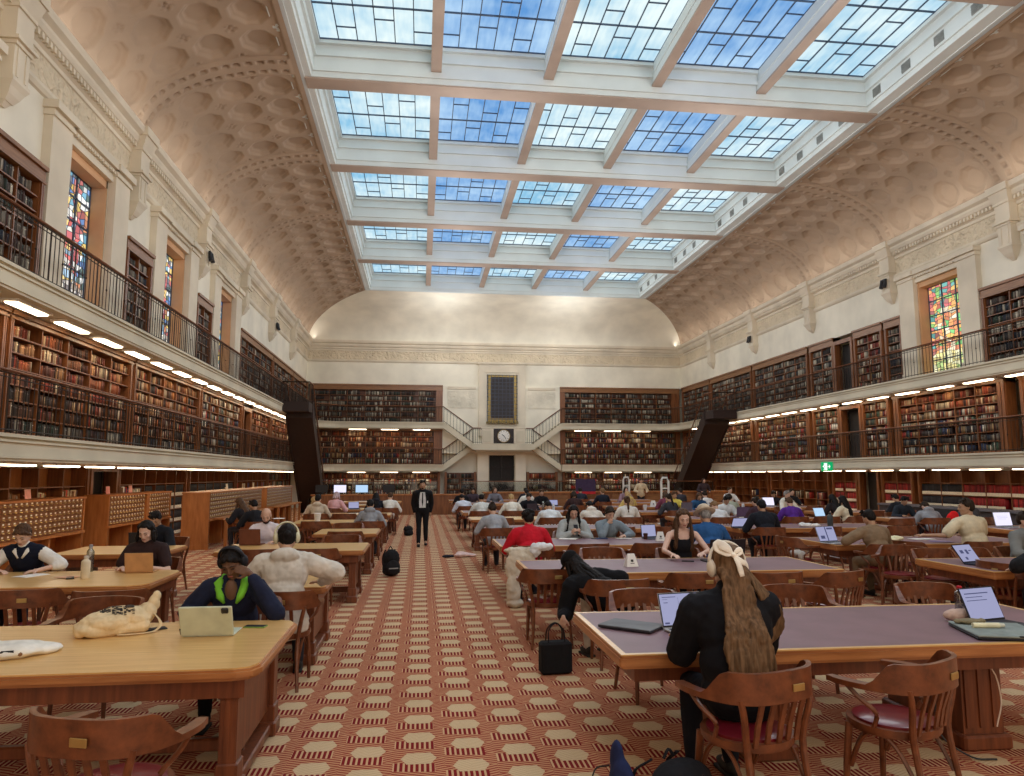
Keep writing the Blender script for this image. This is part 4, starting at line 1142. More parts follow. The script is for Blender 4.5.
# ------------------------------------------------------------------ card catalogues
def catalogue(x_back, x_face, y0, y1, panels, label, desk, near):
    """drawer faces look towards +X; panels: plain end panels at these Y"""
    t = empty('card_catalogue', (x_face, (y0+y1)/2, 0), 0, label, 'card catalogue', 'oak card catalogues')
    h = 1.42; yc = (y0+y1)/2; d = x_face-x_back
    c = MB(); c.box(-d, -.02, y0-yc, y1-yc, .72, h-.04); c.build('carcass', 'catalog', t)
    c = MB(); c.box(-d-.02, .02, y0-yc-.02, y1-yc+.02, h-.04, h); c.box(-d, .03, y0-yc-.01, y1-yc+.01, .70, .75); c.build('top_board', 'catalog', t)
    for yy in (y0-yc, y1-yc-.04):
        e = MB(); e.box(-d-.005, .0, yy-.005, yy+.045, .1, h-.04); e.box(-d, .01, yy-.015, yy+.055, 0, .12); e.build('end_panel', 'catalog', t)
    b = MB()
    n = max(2, round((y1-y0)/1.3)+1)
    for i in range(n):
        yy = y0-yc+.02+(y1-y0-.1)*i/(n-1); b.box(-d, .0, yy, yy+.06, .06, .72)
    b.box(-d, -d+.03, y0-yc, y1-yc, .1, .72); b.build('base_frame', 'catalog', t)
    if desk:
        s = MB(); s.box(-.05, .42, y0-yc+.3, y1-yc-.1, .72, .76)
        for i in range(n): yy = y0-yc+.3+(y1-y0-.5)*i/(n-1); s.box(.3, .38, yy, yy+.06, 0, .72)
        s.build('writing_shelf', 'catalog', t)
    pw, ph = .17, .105; rows = 6; z0 = .765
    cols = int((y1-y0-.1-sum(b-a for a, b in panels))/pw)
    cells = []; y = y0+.05
    while y+pw < y1-.03:
        hit = [p for p in panels if p[0] < y+pw and y < p[1]]
        if hit: y = hit[0][1]; continue
        for r in range(rows): cells.append((y, z0+r*ph))
        y += pw
    for a, b2 in panels:
        q = MB(); q.box(-.02, .03, a-yc, b2-yc, .72, h-.04); q.build('plain_panel', 'catalog', t)
    cells.sort(); 
    def drawer(m, y, z):
        m.box(-.02, .004, y-yc+.006, y-yc+pw-.006, z+.005, z+ph-.005, 0)
        m.box(.004, .0085, y-yc+pw/2-.024, y-yc+pw/2+.024, z+.06, z+.08, 2)
        yc2 = y-yc+pw/2; m.cbox((.014, yc2, z+.034), (.024, .05, .016), 1, bev=.003); m.box(.004, .007, yc2-.032, yc2+.032, z+.052, z+.088, 1)
    proto = MB(); proto.box(-.02, .004, .006, pw-.006, .005, ph-.005, 0); proto.box(.004, .0065, pw/2-.024, pw/2+.024, .06, .08, 1)
    hp = MB(); hp.tube([(.004, pw/2-.022, .040), (.022, pw/2-.014, .03), (.025, pw/2, .027), (.022, pw/2+.014, .03), (.004, pw/2+.022, .040)], .006, 5)
    hp.box(.0035, .0055, pw/2-.032, pw/2+.032, .052, .088)
    me = proto.mesh('drawer', ['drawer', 'white']); hm = hp.mesh('brass_pull', 'brass')
    vis = [c for c in cells if c[0] > near]; first = vis[:100]; rest = [c for c in cells if c not in first]
    for y, z in first:
        o = link('drawer', me, t, (0, y-yc, z)); link('brass_pull', hm, o)
    m = MB()
    for y, z in rest: drawer(m, y, z)
    if rest: tag(m.build('drawers', ['drawer', 'brass', 'white'], t), kind='stuff')
catalogue(-7.22, -6.72, 10.6, 15.85, [], 'oak card catalogue of brass-handled drawers on the far left, nearest the camera', False, 11.6)
catalogue(-7.22, -6.72, 17.0, 21.0, [(19.15, 19.35)], 'oak card catalogue on the left, second from the camera, behind the woman in brown', False, 0)
catalogue(-5.9, -5.25, 19.3, 25.4, [], 'long oak card catalogue with writing shelf, nearest of the two standing out in the room', True, 0)
catalogue(-5.9, -5.25, 26.2, 31.2, [], 'long oak card catalogue with writing shelf, furthest from the camera', True, 0)

# low counters and glass screen at the far end
t = empty('service_counter', (12.2, 35.2, 0), 0, 'long low reddish oak service counter before the right end of the back wall', 'counter')
c = MB(); c.box(-4.8, 3., -.4, .4, 0, 1.02); c.build('counter_body', 'wood', t)
c = MB(); c.box(-4.85, 3.05, -.45, .45, 1.02, 1.07); c.build('counter_top', 'catalog', t)
c = MB()
for i in range(9): c.box(-4.7+i*.85, -4.0+i*.85, -.42, -.4, .15, .92)
c.build('counter_panels', 'frame', t)
t = empty('service_counter', (-2.4, 35.3, 0), 0, 'long low oak computer counter before the left end of the back wall', 'counter')
c = MB(); c.box(-2.6, 4.4, -.35, .35, 0, .9); c.build('counter_body', 'wood', t)
c = MB(); c.box(-2.65, 4.45, -.4, .4, .9, .95); c.build('counter_top', 'catalog', t)
t = empty('enquiry_desk', (5.0, 34.6, 0), 0, 'broad oak enquiry desk in front of the back doorway', 'desk')
c = MB(); c.box(-2.0, 2.0, -.4, .4, 0, 1.0); c.build('desk_body', 'wood', t); c = MB(); c.box(-2.1, 2.1, -.45, .45, 1.0, 1.06); c.build('desk_top', 'catalog', t)
c = MB()
for i in range(5): c.box(-1.9+i*.78, -1.25+i*.78, -.42, -.4, .15, .9)
c.build('desk_panels', 'frame', t)
for i, (a, b, tx) in enumerate(((-5.4, .8, 'left of the aisle'), (2.0, 8.6, 'before the back doorway'), (8.8, 15.0, 'right of the back doorway'))):
    t = empty('glass_screen', ((a+b)/2, 36.6, 0), 0, 'clear glass screen with slim top rail, far end, '+tx, 'glass screen', 'glass screens at the far end')
    w = (b-a)/2
    for j in range(4):
        q = MB(); q.box(-w+j*w/2+.02, -w+(j+1)*w/2-.02, -.006, .006, .05, 1.52); q.build('glass_pane', 'clear', t)
    MB().cbox((0, 0, 1.54), (2*w, .05, .04)).build('top_rail', 'handrail', t)
    for j in range(5): MB().cbox((-w+j*w/2, 0, .77), (.04, .05, 1.54)).build('post', 'iron', t)
t = empty('wall_bench', (15.9, 20.4, 0), 0, 'long grey low shelf running beneath the crimson volumes on the right', 'bench')
c = MB(); c.box(-.3, .3, -3.3, 3.3, .84, .9); c.build('bench_top', 'obj', t).color = (.12, .12, .14, 1)
c = MB(); c.box(-.22, .3, -3.3, 3.3, .1, .84); c.build('bench_front', 'obj', t).color = (.06, .055, .06, 1)
# security gates
for x, y, tx in ((9.5, 33.4, 'further'), (9.15, 26.9, 'nearer')):
    t = empty('security_gate', (x, y, 0), 0, 'tall white looped security gate, %s of the pair beyond the reading tables' % tx, 'gate', 'white security gates')
    w, h = (.14, 1.74); f = MB(); f.tube([(-w, 0, 0), (-w, 0, h-.12), (-w*.6, 0, h), (w*.6, 0, h), (w, 0, h-.12), (w, 0, 0)], .045, 8); f.build('gate_frame', 'steelwhite', t, True)
    f = MB()
    for z in (.35, .7, 1.05, 1.35): f.cbox((0, 0, z), (.28, .04, .05))
    f.build('gate_bars', 'steelwhite', t)
    f = MB(); f.cbox((0, 0, .03), (.55, .3, .06), bev=.01); f.build('foot', 'steelwhite', t)
t = empty('banner_stand', (7.7, 34.0, 0), 0, 'dark purple and red upright banner by the back bookcases, right of the doorway', 'banner')
MB().cbox((0, 0, .04), (.8, .3, .08), bev=.01).build('base', 'black', t)
o = MB().cbox((0, 0, 1.35), (.95, .03, .62)).build('purple_panel', 'obj', t); o.color = (.05, .03, .08, 1)
o = MB().cbox((0, -.02, 1.02), (.95, .03, .12)).build('red_panel', 'obj', t); o.color = (.5, .02, .03, 1)
MB().cbox((0, .02, .6), (.06, .03, 1.1)).build('pole', 'steelwhite', t)
# ------------------------------------------------------------------ people
def finish(mb, name, mat, voxel, smooth=2, fac=.5, bumpf=None):
    """melt overlapping limbs into one continuous skin"""
    me = mb.mesh(name+'_raw', mat)
    o = bpy.data.objects.new(name+'_raw', me); COL.objects.link(o)
    r = o.modifiers.new('r', 'REMESH'); r.mode = 'VOXEL'; r.voxel_size = voxel; r.use_smooth_shade = True
    if smooth:
        s = o.modifiers.new('s', 'SMOOTH'); s.iterations = smooth; s.factor = fac
    if bumpf:
        tx = bpy.data.textures.new(name, 'CLOUDS'); tx.noise_scale = bumpf[1]; tx.noise_depth = 2
        d = o.modifiers.new('d', 'DISPLACE'); d.texture = tx; d.strength = bumpf[0]; d.mid_level = .5
    dg = bpy.context.evaluated_depsgraph_get()
    nm = bpy.data.meshes.new_from_object(o.evaluated_get(dg)); nm.name = name
    bpy.data.objects.remove(o); bpy.data.meshes.remove(me)
    nm.polygons.foreach_set('use_smooth', [True]*len(nm.polygons))
    return nm

def ik(S, W, l1, l2, hint):
    S, W = V(S), V(W); d = W-S; L_ = min(d.length, (l1+l2)*.995); d = d.normalized()
    a = (l1*l1-l2*l2+L_*L_)/(2*L_); h = math.sqrt(max(l1*l1-a*a, 1e-6))
    hn = V(hint)-d*V(hint).dot(d); hn = hn.normalized()
    return S+d*a+hn*h, S+d*L_

class Pose:
    """joint positions; origin on the floor under the hips, facing +Y"""
    def __init__(s, kind='sit', lean=.12, head=(25, 0, 0), scale=1., wr=((.2, .46, .79), (-.2, .46, .79)), hands=(None, None), shoulder=.175, hip=(0, 0, .57), knees=None, ankles=None, twist=0, side=0, elbow=None, curl=(.5, .5), drop=0):
        s.scale = scale; s.kind = kind; s.shoulder = shoulder
        s.hip = V(hip); H = s.hip
        tl = .50          # hip joint to base of neck
        up = V((side, lean, math.sqrt(max(tl*tl-lean*lean-side*side, .01))))
        s.neck = H+up; s.updir = up.normalized()
        s.waist = H+up*.33+V((0, -.012, 0)); s.chest = H+up*.68
        right = V((math.cos(twist), math.sin(twist), 0)); right = (right-s.updir*right.dot(s.updir)).normalized()
        s.right = right; s.fwd = s.updir.cross(right).normalized()
        s.sh = {1: s.neck+right*shoulder-s.updir*(.055+drop)+s.fwd*.015, -1: s.neck-right*shoulder-s.updir*(.055+drop)+s.fwd*.015}
        pit, yaw, roll = [math.radians(a) for a in head]
        nd = (s.updir+V((0, .25, 0))+s.fwd*.0).normalized()
        nk = (V((0, 0, 1))*.75+s.updir*.35+s.fwd*(.15+math.sin(pit)*.35)).normalized()
        s.hc = s.neck+nk*.165
        s.hR = Matrix.Rotation(yaw, 3, 'Z') @ Matrix.Rotation(roll, 3, 'Y') @ Matrix.Rotation(-pit, 3, 'X')
        s.wr = {}; s.el = {}
        for i, sd in enumerate((1, -1)):
            hint = (elbow[i] if elbow else (sd*.6, -.5, -.6))
            e, w = ik(s.sh[sd], wr[i], .285, .25, hint); s.el[sd] = e; s.wr[sd] = w
        s.hd = {}
        for i, sd in enumerate((1, -1)):
            if hands[i]: s.hd[sd] = (V(hands[i][0]).normalized(), V(hands[i][1]).normalized())
            else:
                f = (s.wr[sd]-s.el[sd]); f.z *= .15; f = f.normalized(); s.hd[sd] = (f, V((0, 0, -1)))
        s.curl = curl
        s.kn = {1: V(knees[0]) if knees else V((.11, .42, .53)), -1: V(knees[1]) if knees else V((-.11, .42, .53))}
        s.an = {1: V(ankles[0]) if ankles else V((.12, .40, .09)), -1: V(ankles[1]) if ankles else V((-.12, .36, .09))}
    def H(s, x, y, z): return s.hc + s.hR @ V((x, y, z))

def add_hand(m, P, sd, size=1.):
    w = P.wr[sd]; d, n = P.hd[sd]; n = (n-d*n.dot(d)).normalized(); c = d.cross(n)*(1 if sd > 0 else -1)  # c: towards the thumb side
    c = -c
    k = size; cu = P.curl[0 if sd > 0 else 1]
    m.cap(w, w+d*.03*k, .024*k, .027*k)
    for q in (-.027, -.009, .009, .027): m.cap(w+d*.022*k+c*q*k*.75, w+d*.085*k+c*q*k, .0145*k, .0125*k, 8)
    for i, (q, ln) in enumerate(((.029, .068), (.010, .077), (-.010, .072), (-.028, .056))):
        p = w+d*.088*k+c*q*k; a = cu*.55; dd = (d+c*q*2.2).normalized()
        r = .0092*k
        for j, f in enumerate((.42, .33, .25)):
            an = a*(j+.7); v = dd*math.cos(an)+n*math.sin(an); e = p+v*ln*f*k
            m.cap(p, e, r, r*.9, 7); p = e; r *= .9
    p = w+d*.025*k+c*.024*k; v = (d*.62+c*.72+n*.25).normalized(); e = p+v*.042*k; m.cap(p, e, .0135*k, .011*k, 8)
    v = (d*.85+c*.3+n*.4).normalized(); m.cap(e, e+v*.032*k, .0105*k, .0085*k, 8)

def add_head(m, P, female=True):
    R = P.hR; H = P.H
    m.ell(H(0, -.012, .03), (.077, .094, .086), R, 18, 12); m.ell(H(0, .022, -.012), (.066, .072, .088), R, 16, 12)
    m.ell(H(0, .045, -.068), (.043 if female else .05, .042, .034), R); m.ell(H(0, .071, -.094), (.020, .017, .015), R)
    for s in (-1, 1):
        m.ell(H(s*.037, .064, -.025), (.024, .022, .022), R, 10, 8)          # cheek
        m.ell(H(s*.077, -.006, -.008), (.010, .019, .030), R, 10, 8)         # ear
        m.cap(H(s*.012, .088, .027), H(s*.045, .074, .027), .009, .007, 8)   # brow
        m.ell(H(s*.011, .099, -.028), (.009, .009, .008), R, 8, 6)           # nostril
        m.cap(H(s*.06, .0, -.05), H(s*.025, .06, -.09), .018, .015, 8)       # jaw line
    m.cap(H(0, .089, .018), H(0, .107, -.020), .0075, .0115, 8)
    m.ell(H(0, .089, -.050), (.022, .011, .0075), R, 10, 6); m.ell(H(0, .088, -.060), (.019, .010, .007), R, 10, 6)
    m.cap(P.neck-P.updir*.04, H(0, -.025, -.055), .058 if not female else .05, .05 if not female else .045, 12)

def torso(m, P, g, belly=0, legs=False, upper=True, low=False):
    """g: thickness added over the body"""
    fr = Matrix((P.right, P.fwd, P.updir)).transposed(); sw = P.shoulder/.175
    if low:
        m.ell(P.chest-P.updir*.03, ((.150+g)*sw, .108+g, .135+g), fr, 18, 12); m.ell(P.waist, (.135*sw+g, .105+g, .15+g), fr, 18, 10)
        for s in (-1, 1): m.tube(spline([P.chest+P.right*s*.09+P.fwd*.085+P.updir*.05, P.neck+P.right*s*.10+P.fwd*.05-P.updir*.05, P.neck+P.right*s*.10-P.updir*.025, P.neck+P.right*s*.095-P.fwd*.07-P.updir*.09], 3), .018, 7)
    elif upper:
        m.ell(P.chest+P.updir*.02, ((.150+g)*sw, .105+g, .165+g), fr, 18, 12)
        m.ell(P.neck-P.updir*.075, ((.15+g)*sw, .075+g, .075+g), fr, 16, 10)
        m.ell(P.waist, (.135*sw+g+belly*.4, .105+g+belly, .15+g), fr, 18, 10)
        m.cap(P.sh[1]*.93+P.sh[-1]*.07, P.sh[-1]*.93+P.sh[1]*.07, .058+g, .058+g, 12)
        for s in (-1, 1): m.cap(P.neck+P.updir*.01, P.sh[s]*.75+P.neck*.25, .045+g*.6, .05+g*.6, 10)
    hf = Matrix.Identity(3)
    m.ell(P.hip+V((0, -.01, .02)), (.165+g, .125+g+belly*.5, .12+g), hf, 18, 10)
    m.cap(P.hip+V((0, -.01, .04)), P.waist, .12+g, .115+g, 12)

def arm(m, P, sd, g, to=1., start=0.):
    s, e, w = P.sh[sd], P.el[sd], P.wr[sd]
    m.cap(s, e, .047+g, .038+g, 12)
    if to > 0: m.cap(e, e+(w-e)*to, .038+g, (.038-.013*to)+g*.55, 12)

def leg(m, P, sd, g, to=1.):
    h = P.hip+V((sd*.09, 0, -.0)); m.cap(h, P.kn[sd], .082+g, .054+g, 12)
    k, a = P.kn[sd], P.an[sd]; m.cap(k, k+(a-k)*.35, .052+g, .054+g, 12); m.cap(k+(a-k)*.3, k+(a-k)*to, .054+g, .036+g*1.2, 12)

def shoe(P, sd):
    m = MB(); a = P.an[sd]; f = V((0, 1, 0)) if P.kind != 'walk' else V((.0, -1, 0))*-1
    m.ell((a.x, a.y+.05, .045 if a.z < .12 else a.z-.045), (.045, .13, .038)); m.ell((a.x, a.y-.02, a.z-.03), (.04, .055, .05))
    m.box(a.x-.04, a.x+.04, a.y-.07, a.y+.16, max(a.z-.09, 0), max(a.z-.07, .02))
    return m

def bodymesh(P, name, voxel, female=True, smooth=2, hands=True):
    m = MB(); add_head(m, P, female); torso(m, P, -.01)
    for s in (-1, 1):
        arm(m, P, s, -.004); leg(m, P, s, -.006)
        add_hand(m, P, s, .95 if female else 1.04)
        a = P.an[s]; m.cap(a, a+V((0, .1, -.04)), .034, .028)
    return finish(m, name, 'skin', voxel, smooth, .4)

def topmesh(P, name, voxel, g=.018, sleeve=1., belly=0, hood=False, collar=.0, vneck=True, wrinkle=(.012, .09), skirt=0, mat='cloth', sleeveless=False):
    m = MB(); torso(m, P, g, belly, low=sleeveless)
    for s in (-1, 1):
        if not sleeveless:
            if sleeve >= 1: arm(m, P, s, g+.004, .86)
            elif sleeve > 0:
                e = P.sh[s]+(P.el[s]-P.sh[s])*min(1, sleeve*2); m.cap(P.sh[s], e, .052+g, .047+g, 12)
                if sleeve > .5: m.cap(P.el[s], P.el[s]+(P.wr[s]-P.el[s])*(sleeve-.5)*2, .04+g, .034+g, 12)
    if hood:
        m.ell(P.neck-P.fwd*.09+P.updir*.0, (.13, .075, .07), Matrix((P.right, P.fwd, P.updir)).transposed()); m.ell(P.neck-P.fwd*.06-P.updir*.07, (.10, .06, .09), Matrix((P.right, P.fwd, P.updir)).transposed())
        for s in (-1, 1): m.cap(P.neck-P.fwd*.06+P.right*s*.08, P.neck+P.fwd*.05+P.right*s*.06-P.updir*.05, .035, .025)
    if collar: m.cap(P.neck-P.updir*.03, P.neck+(P.hc-P.neck)*.28, .062+collar, .058+collar, 12)
    if skirt: m.ell(P.hip+V((0, -.02, -.06)), (.2+g, .17+g, .16), None, 18, 10)
    me = finish(m, name, mat, voxel, 3, .5, wrinkle)
    return me

def trousers(P, name, voxel, g=.012):
    m = MB(); torso(m, P, g-.004, upper=False)
    for s in (-1, 1): leg(m, P, s, g, .97)
    return finish(m, name, 'cloth', voxel, 2, .5, (.008, .08))

def hairmesh(P, style, name, voxel=.009, seed=1):
    rd = random.Random(seed); m = MB(); H = P.H; R = P.hR
    if style == 'bald': return None
    m.ell(H(0, -.024, .037), (.0825, .092, .088), R, 20, 14); m.ell(H(0, -.05, .0), (.079, .064, .080), R, 16, 10)
    m.ell(H(0, .034, .094), (.048, .034, .018), R, 14, 8)
    for s in (-1, 1): m.cap(H(s*.052, .045, .078), H(s*.076, .012, .012), .014, .009, 8)
    down = V((0, 0, -1))
    if style in ('short', 'buzz'):
        for s in (-1, 1): m.cap(H(s*.072, .02, .05), H(s*.076, -.01, -.0), .016, .012)
        if style == 'short':
            for i in range(26):
                a = rd.uniform(-1.3, 1.3); b = rd.uniform(-.2, 1.4); p = H(.075*math.sin(a), -.02+.085*math.cos(b)*(.9), .055+.07*math.sin(abs(b))); m.cap(p, p+R @ V((rd.uniform(-.02, .02), rd.uniform(-.01, .03), rd.uniform(-.0, .014))), .016, .008, 7)
    if style == 'curly':
        for i in range(60):
            a = rd.uniform(0, 2*PI); b = rd.uniform(-.3, 1.5)
            p = V((math.cos(a)*math.cos(b)*.095, math.sin(a)*math.cos(b)*.105-.02, math.sin(b)*.09+.045))
            if p.y > .05 and p.z < .07: continue
            m.ell(H(*p), (.024, .024, .022), R, 8, 6)
    if style in ('long', 'bob', 'ponytail', 'halfup'):
        ln = {'long': .36, 'bob': .17, 'ponytail': .03, 'halfup': .42}[style]
        for i in range(34 if style != 'ponytail' else 14):
            a = rd.uniform(-1.95, 1.95) if style != 'ponytail' else rd.uniform(-1.6, 1.6)  # 0 is the back
            x, y = math.sin(a)*.080, -math.cos(a)*.085-.015
            p0 = H(x*.8, y*.8, .075); p1 = H(x, y, .0); b = P.neck-P.fwd*(.07*math.cos(a)+.02)+P.right*(math.sin(a)*.095)
            pts = [p0, p1]
            if style != 'ponytail':
                l = ln*rd.uniform(.85, 1.05); p2 = p1+(V((0, 0, -1))+R @ V((0, 0, -.3)))*.09; 
                back = P.fwd*-(.12*max(0, math.cos(a))+.01)
                tor = P.neck+P.right*math.sin(a)*.11-P.updir*.02+back+P.fwd*(.09 if abs(a) > 1.5 else 0)
                pts += [p1*.35+tor*.65+P.right*rd.uniform(-.01, .01)]
                if l > .2: pts += [tor-P.updir*(l-.15)*.5-P.fwd*.015*math.cos(a), tor-P.updir*(l-.12)+P.right*rd.uniform(-.02, .02)]
                pts = spline(pts, 3)
                w = [(.017 if abs(a) < 1.4 else .024)+.006*math.sin(j*1.3+i) for j in range(len(pts))]; w[-1] = .006
                m.tube(pts, w, 7)
            else: m.cap(p0, H(x*.6, -.1, .02), .02, .016, 8)
    if style == 'ponytail':
        q = H(0, -.125, .03); pts = spline([H(0, -.10, .04), q+R @ V((0, -.03, 0)), P.neck-P.fwd*.14-P.updir*.02, P.neck-P.fwd*.15-P.updir*.16], 3)
        m.tube(pts, [.02, .026, .032, .034, .034, .033, .03, .025, .02, .01][:len(pts)], 9)
    if style == 'bun':
        m.ell(H(0, -.10, .075), (.04, .038, .038), R)
        for s in (-1, 1): m.cap(H(s*.07, .03, .05), H(s*.072, -.02, -.01), .016, .012)
    if style == 'tied':
        for s in (-1, 1):
            m.cap(H(s*.02, .075, .085), H(s*.075, .025, .03), .02, .016); m.cap(H(s*.075, .02, .03), H(s*.078, -.02, -.03), .016, .012)
        m.ell(H(0, -.105, -.0), (.035, .035, .035), R)
    return finish(m, name, 'hair', voxel, 1, .4, (.010, .018))

def eyes(P, root, closed=False, iris=(.05, .03, .02)):
    for s in (-1, 1):
        m = MB(); m.ell(P.H(s*.031, .0835, .008), (.0135, .0085, .0075 if not closed else .002), P.hR, 12, 8)
        e = m.build('eye', 'eyewhite' if not closed else 'obj', root, 'all')
        if closed: col(e, tuple(v*.35 for v in root.color[:3]))
        if closed: m = MB(); m.tube([P.H(s*.017, .091, .007), P.H(s*.031, .094, .003), P.H(s*.045, .087, .007)], .0016, 5); col(m.build('eyelashes', 'obj', e, 'all'), (.01, .01, .01))
        if not closed: m = MB(); m.ell(P.H(s*.031, .0905, .006), (.006, .003, .006), P.hR, 10, 6); o = m.build('iris', 'obj', e, 'all'); o.color = (*iris, 1)
        m = MB(); m.tube([P.H(s*.015, .094, .031), P.H(s*.03, .0925, .036), P.H(s*.048, .081, .030)], [.0035, .004, .002], 6); o = m.build('eyebrow', 'obj', root, 'all'); o.color = (*[c*1.2 for c in iris], 1)
    m = MB(); m.ell(P.H(0, .0975, -.0545), (.0225, .006, .0065), P.hR, 12, 6); o = m.build('lips', 'obj', root, 'all'); o.color = (.34, .11, .09, 1)
M['eyewhite'] = simple('eye_white', (228, 222, 214), .3, var=.02)
SK = {'pale': (.70, .46, .36), 'fair': (.62, .39, .29), 'tan': (.46, .27, .17), 'brown': (.15, .075, .045), 'deep': (.09, .05, .035)}
HC = {'black': (.012, .010, .010), 'dark': (.03, .02, .014), 'brown': (.085, .045, .025), 'light': (.22, .13, .065), 'blond': (.45, .30, .14), 'grey': (.25, .24, .23)}
def C(r, g, b): return s2l((r, g, b))

def col(o, c): o.color = (*c, 1); return o
def place(root, x, y, rz, sc=1.):
    root.location = (x, y, 0); root.rotation_euler = (0, 0, rz); root.scale = (sc, sc, sc)

# ---- a person built for one place
def person(P, x, y, rz, label, skin, hair, hc, top, tc, legs=(.03, .03, .04), voxel=.0075, female=True, sc=1., face=True, group=None, topname='top', shoes=(.02, .02, .02), closed=True, seed=3, hvox=.008):
    me = bodymesh(P, 'person', voxel, female)
    r = link('person', me); place(r, x, y, rz, sc); col(r, SK[skin]); tag(r, label, 'person', group)
    if hair and hair != 'bald':
        h = hairmesh(P, hair, 'hair', hvox, seed)
        if h: col(link('hair', h, r), HC[hc])
    if top: col(link(topname, top, r), tc)
    col(link('trousers', trousers(P, 'trousers', .014), r), legs)
    for s in (-1, 1): col(shoe(P, s).build('shoe', 'obj', r, 'all'), shoes)
    if face: eyes(P, r, closed, HC[hc] if hc in ('black', 'dark', 'brown') else (.08, .05, .03))
    return r

def headphones(P, root, c, big=1.):
    m = MB(); n = 14
    m.tube([P.H(math.cos(PI*i/n)*.093*big, -.012, .025+math.sin(PI*i/n)*.108*big) for i in range(n+1)], .010, 8, flat=1.6, up=P.hR @ V((0, 1, 0))); b = m.build('headphone_band', 'obj', root, 'all'); col(b, c)
    for s in (-1, 1):
        m = MB(); m.ell(P.H(s*.092, -.010, .0), (.026, .040, .050), P.hR, 16, 10); q = m.build('ear_cup', 'obj', root, 'all'); col(q, c)
        m = MB(); m.ell(P.H(s*.080, -.010, .0), (.016, .036, .046), P.hR, 16, 10); col(m.build('ear_pad', 'obj', q, 'all'), tuple(v*.5 for v in c))

W = lambda *a: a
# 1. woman with long hair and white bow, nearest, seen from behind
P = Pose(lean=.06, head=(12, -3, 0), wr=((.14, .44, .80), (-.16, .43, .80)), shoulder=.20, elbow=((.5, -.25, -.85), (-.35, -.25, -.9)))
t_ = topmesh(P, 'coat', .008, .046, 1, .02, wrinkle=(.022, .11), collar=.02)
R1 = person(P, 1.815, 4.14, .02, 'woman in black coat, white bow and cream headphones in long hair, nearest the camera', 'pale', None, 'light', t_, C(13, 14, 22), C(14, 16, 28), .0065, sc=1.06, face=True, topname='coat')
m = MB(); rd = random.Random(5); H = P.H
m.ell(H(0, -.024, .042), (.088, .102, .092), P.hR, 20, 14); m.ell(H(0, -.05, -.005), (.082, .07, .085), P.hR, 16, 10)
for i in range(30):          # swept back to the bow
    a = -1.25+2.5*i/29; x = math.sin(a)*.082
    pts = spline([H(x, .045-.06*abs(math.sin(a))*.3, .06+.05*math.cos(a)), H(x*.8, -.06, .095*math.cos(a*.6)+.02), H(x*.15, -.118, .045)], 4); m.tube(pts, [.013, .014, .014, .013, .012, .011, .011, .010, .009], 6)
for i in range(46):          # loose lengths down the back
    a = rd.uniform(-1, 1); ph = rd.uniform(0, 6)
    top = H(a*.078, -.075-.03*(1-a*a), .03 if abs(a) < .5 else -.01); l = rd.uniform(.34, .56)*(1-.25*abs(a))
    bk = P.neck-P.fwd*(.12+.01*rd.random())+P.right*a*.09
    pts = spline([top, H(a*.07, -.112, -.07), bk-P.updir*.06, bk-P.updir*(l*.5)+P.right*(.012*math.sin(ph)+a*.02)-P.fwd*.05, bk-P.updir*(l*.8)+P.right*(.016*math.sin(ph+2)+a*.03)-P.fwd*.055, bk-P.updir*l*1.08+P.right*(.012*math.sin(ph+3)+a*.02)-P.fwd*.045], 3)
    m.tube(pts, [.012+.005*math.sin(j*.9+ph) for j in range(len(pts)-1)]+[.003], 6)
for i in range(8):           # the lock over the right shoulder
    bk = P.neck+P.right*(.12+.012*i)-P.fwd*(.08-.01*i)
    pts = spline([H(.075, -.06, 0), bk+V((0, 0, .03)), P.sh[1]+V((-.03+.012*i, -.055, .02)), P.sh[1]+V((.0+.012*i, -.035, -.10)), P.sh[1]+V((.02, -.02+.004*i, -.2))], 3); m.tube(pts, [.012]*(len(pts)-1)+[.004], 6)
col(link('hair', finish(m, 'hair', 'hair', .0062, 1, .3, (.004, .012)), R1), (.15, .088, .048))
headphones(P, R1, C(222, 214, 200), 1.1)
m = MB(); q0 = H(-.008, -.136, .058); UP = P.hR @ V((0, 1, 0)); g3 = lambda *a: q0+P.hR @ V(a)
m.tube(spline([q0, g3(-.035, -.008, .035), g3(-.075, .012, .062), g3(-.082, .016, .035), g3(-.04, -.004, .004), q0], 3), [.006, .012, .019, .024, .026, .027, .026, .024, .022, .019, .017, .014, .012, .009, .007, .005], 8, flat=.22, up=UP)
m.tube(spline([q0, g3(.02, -.008, .022), g3(.042, 0, .03), g3(.045, .002, .012), g3(.02, -.004, -.002), q0], 3), [.005, .008, .011, .013, .014, .014, .013, .012, .011, .010, .009, .008, .007, .006, .005, .004], 8, flat=.22, up=UP)
m.tube(spline([q0, g3(.03, -.010, -.03), g3(.062, -.004, -.05)], 4), [.006, .009, .012, .014, .015, .015, .015, .014, .012], 8, flat=.25, up=UP)
m.tube(spline([q0, g3(.018, -.014, -.05), g3(.032, -.012, -.115)], 4), [.006, .009, .012, .014, .015, .016, .016, .015, .013], 8, flat=.25, up=UP)
m.ell(q0, (.014, .012, .014), P.hR)
col(m.build('hair_bow', 'knit', R1, 'all'), C(246, 242, 232))

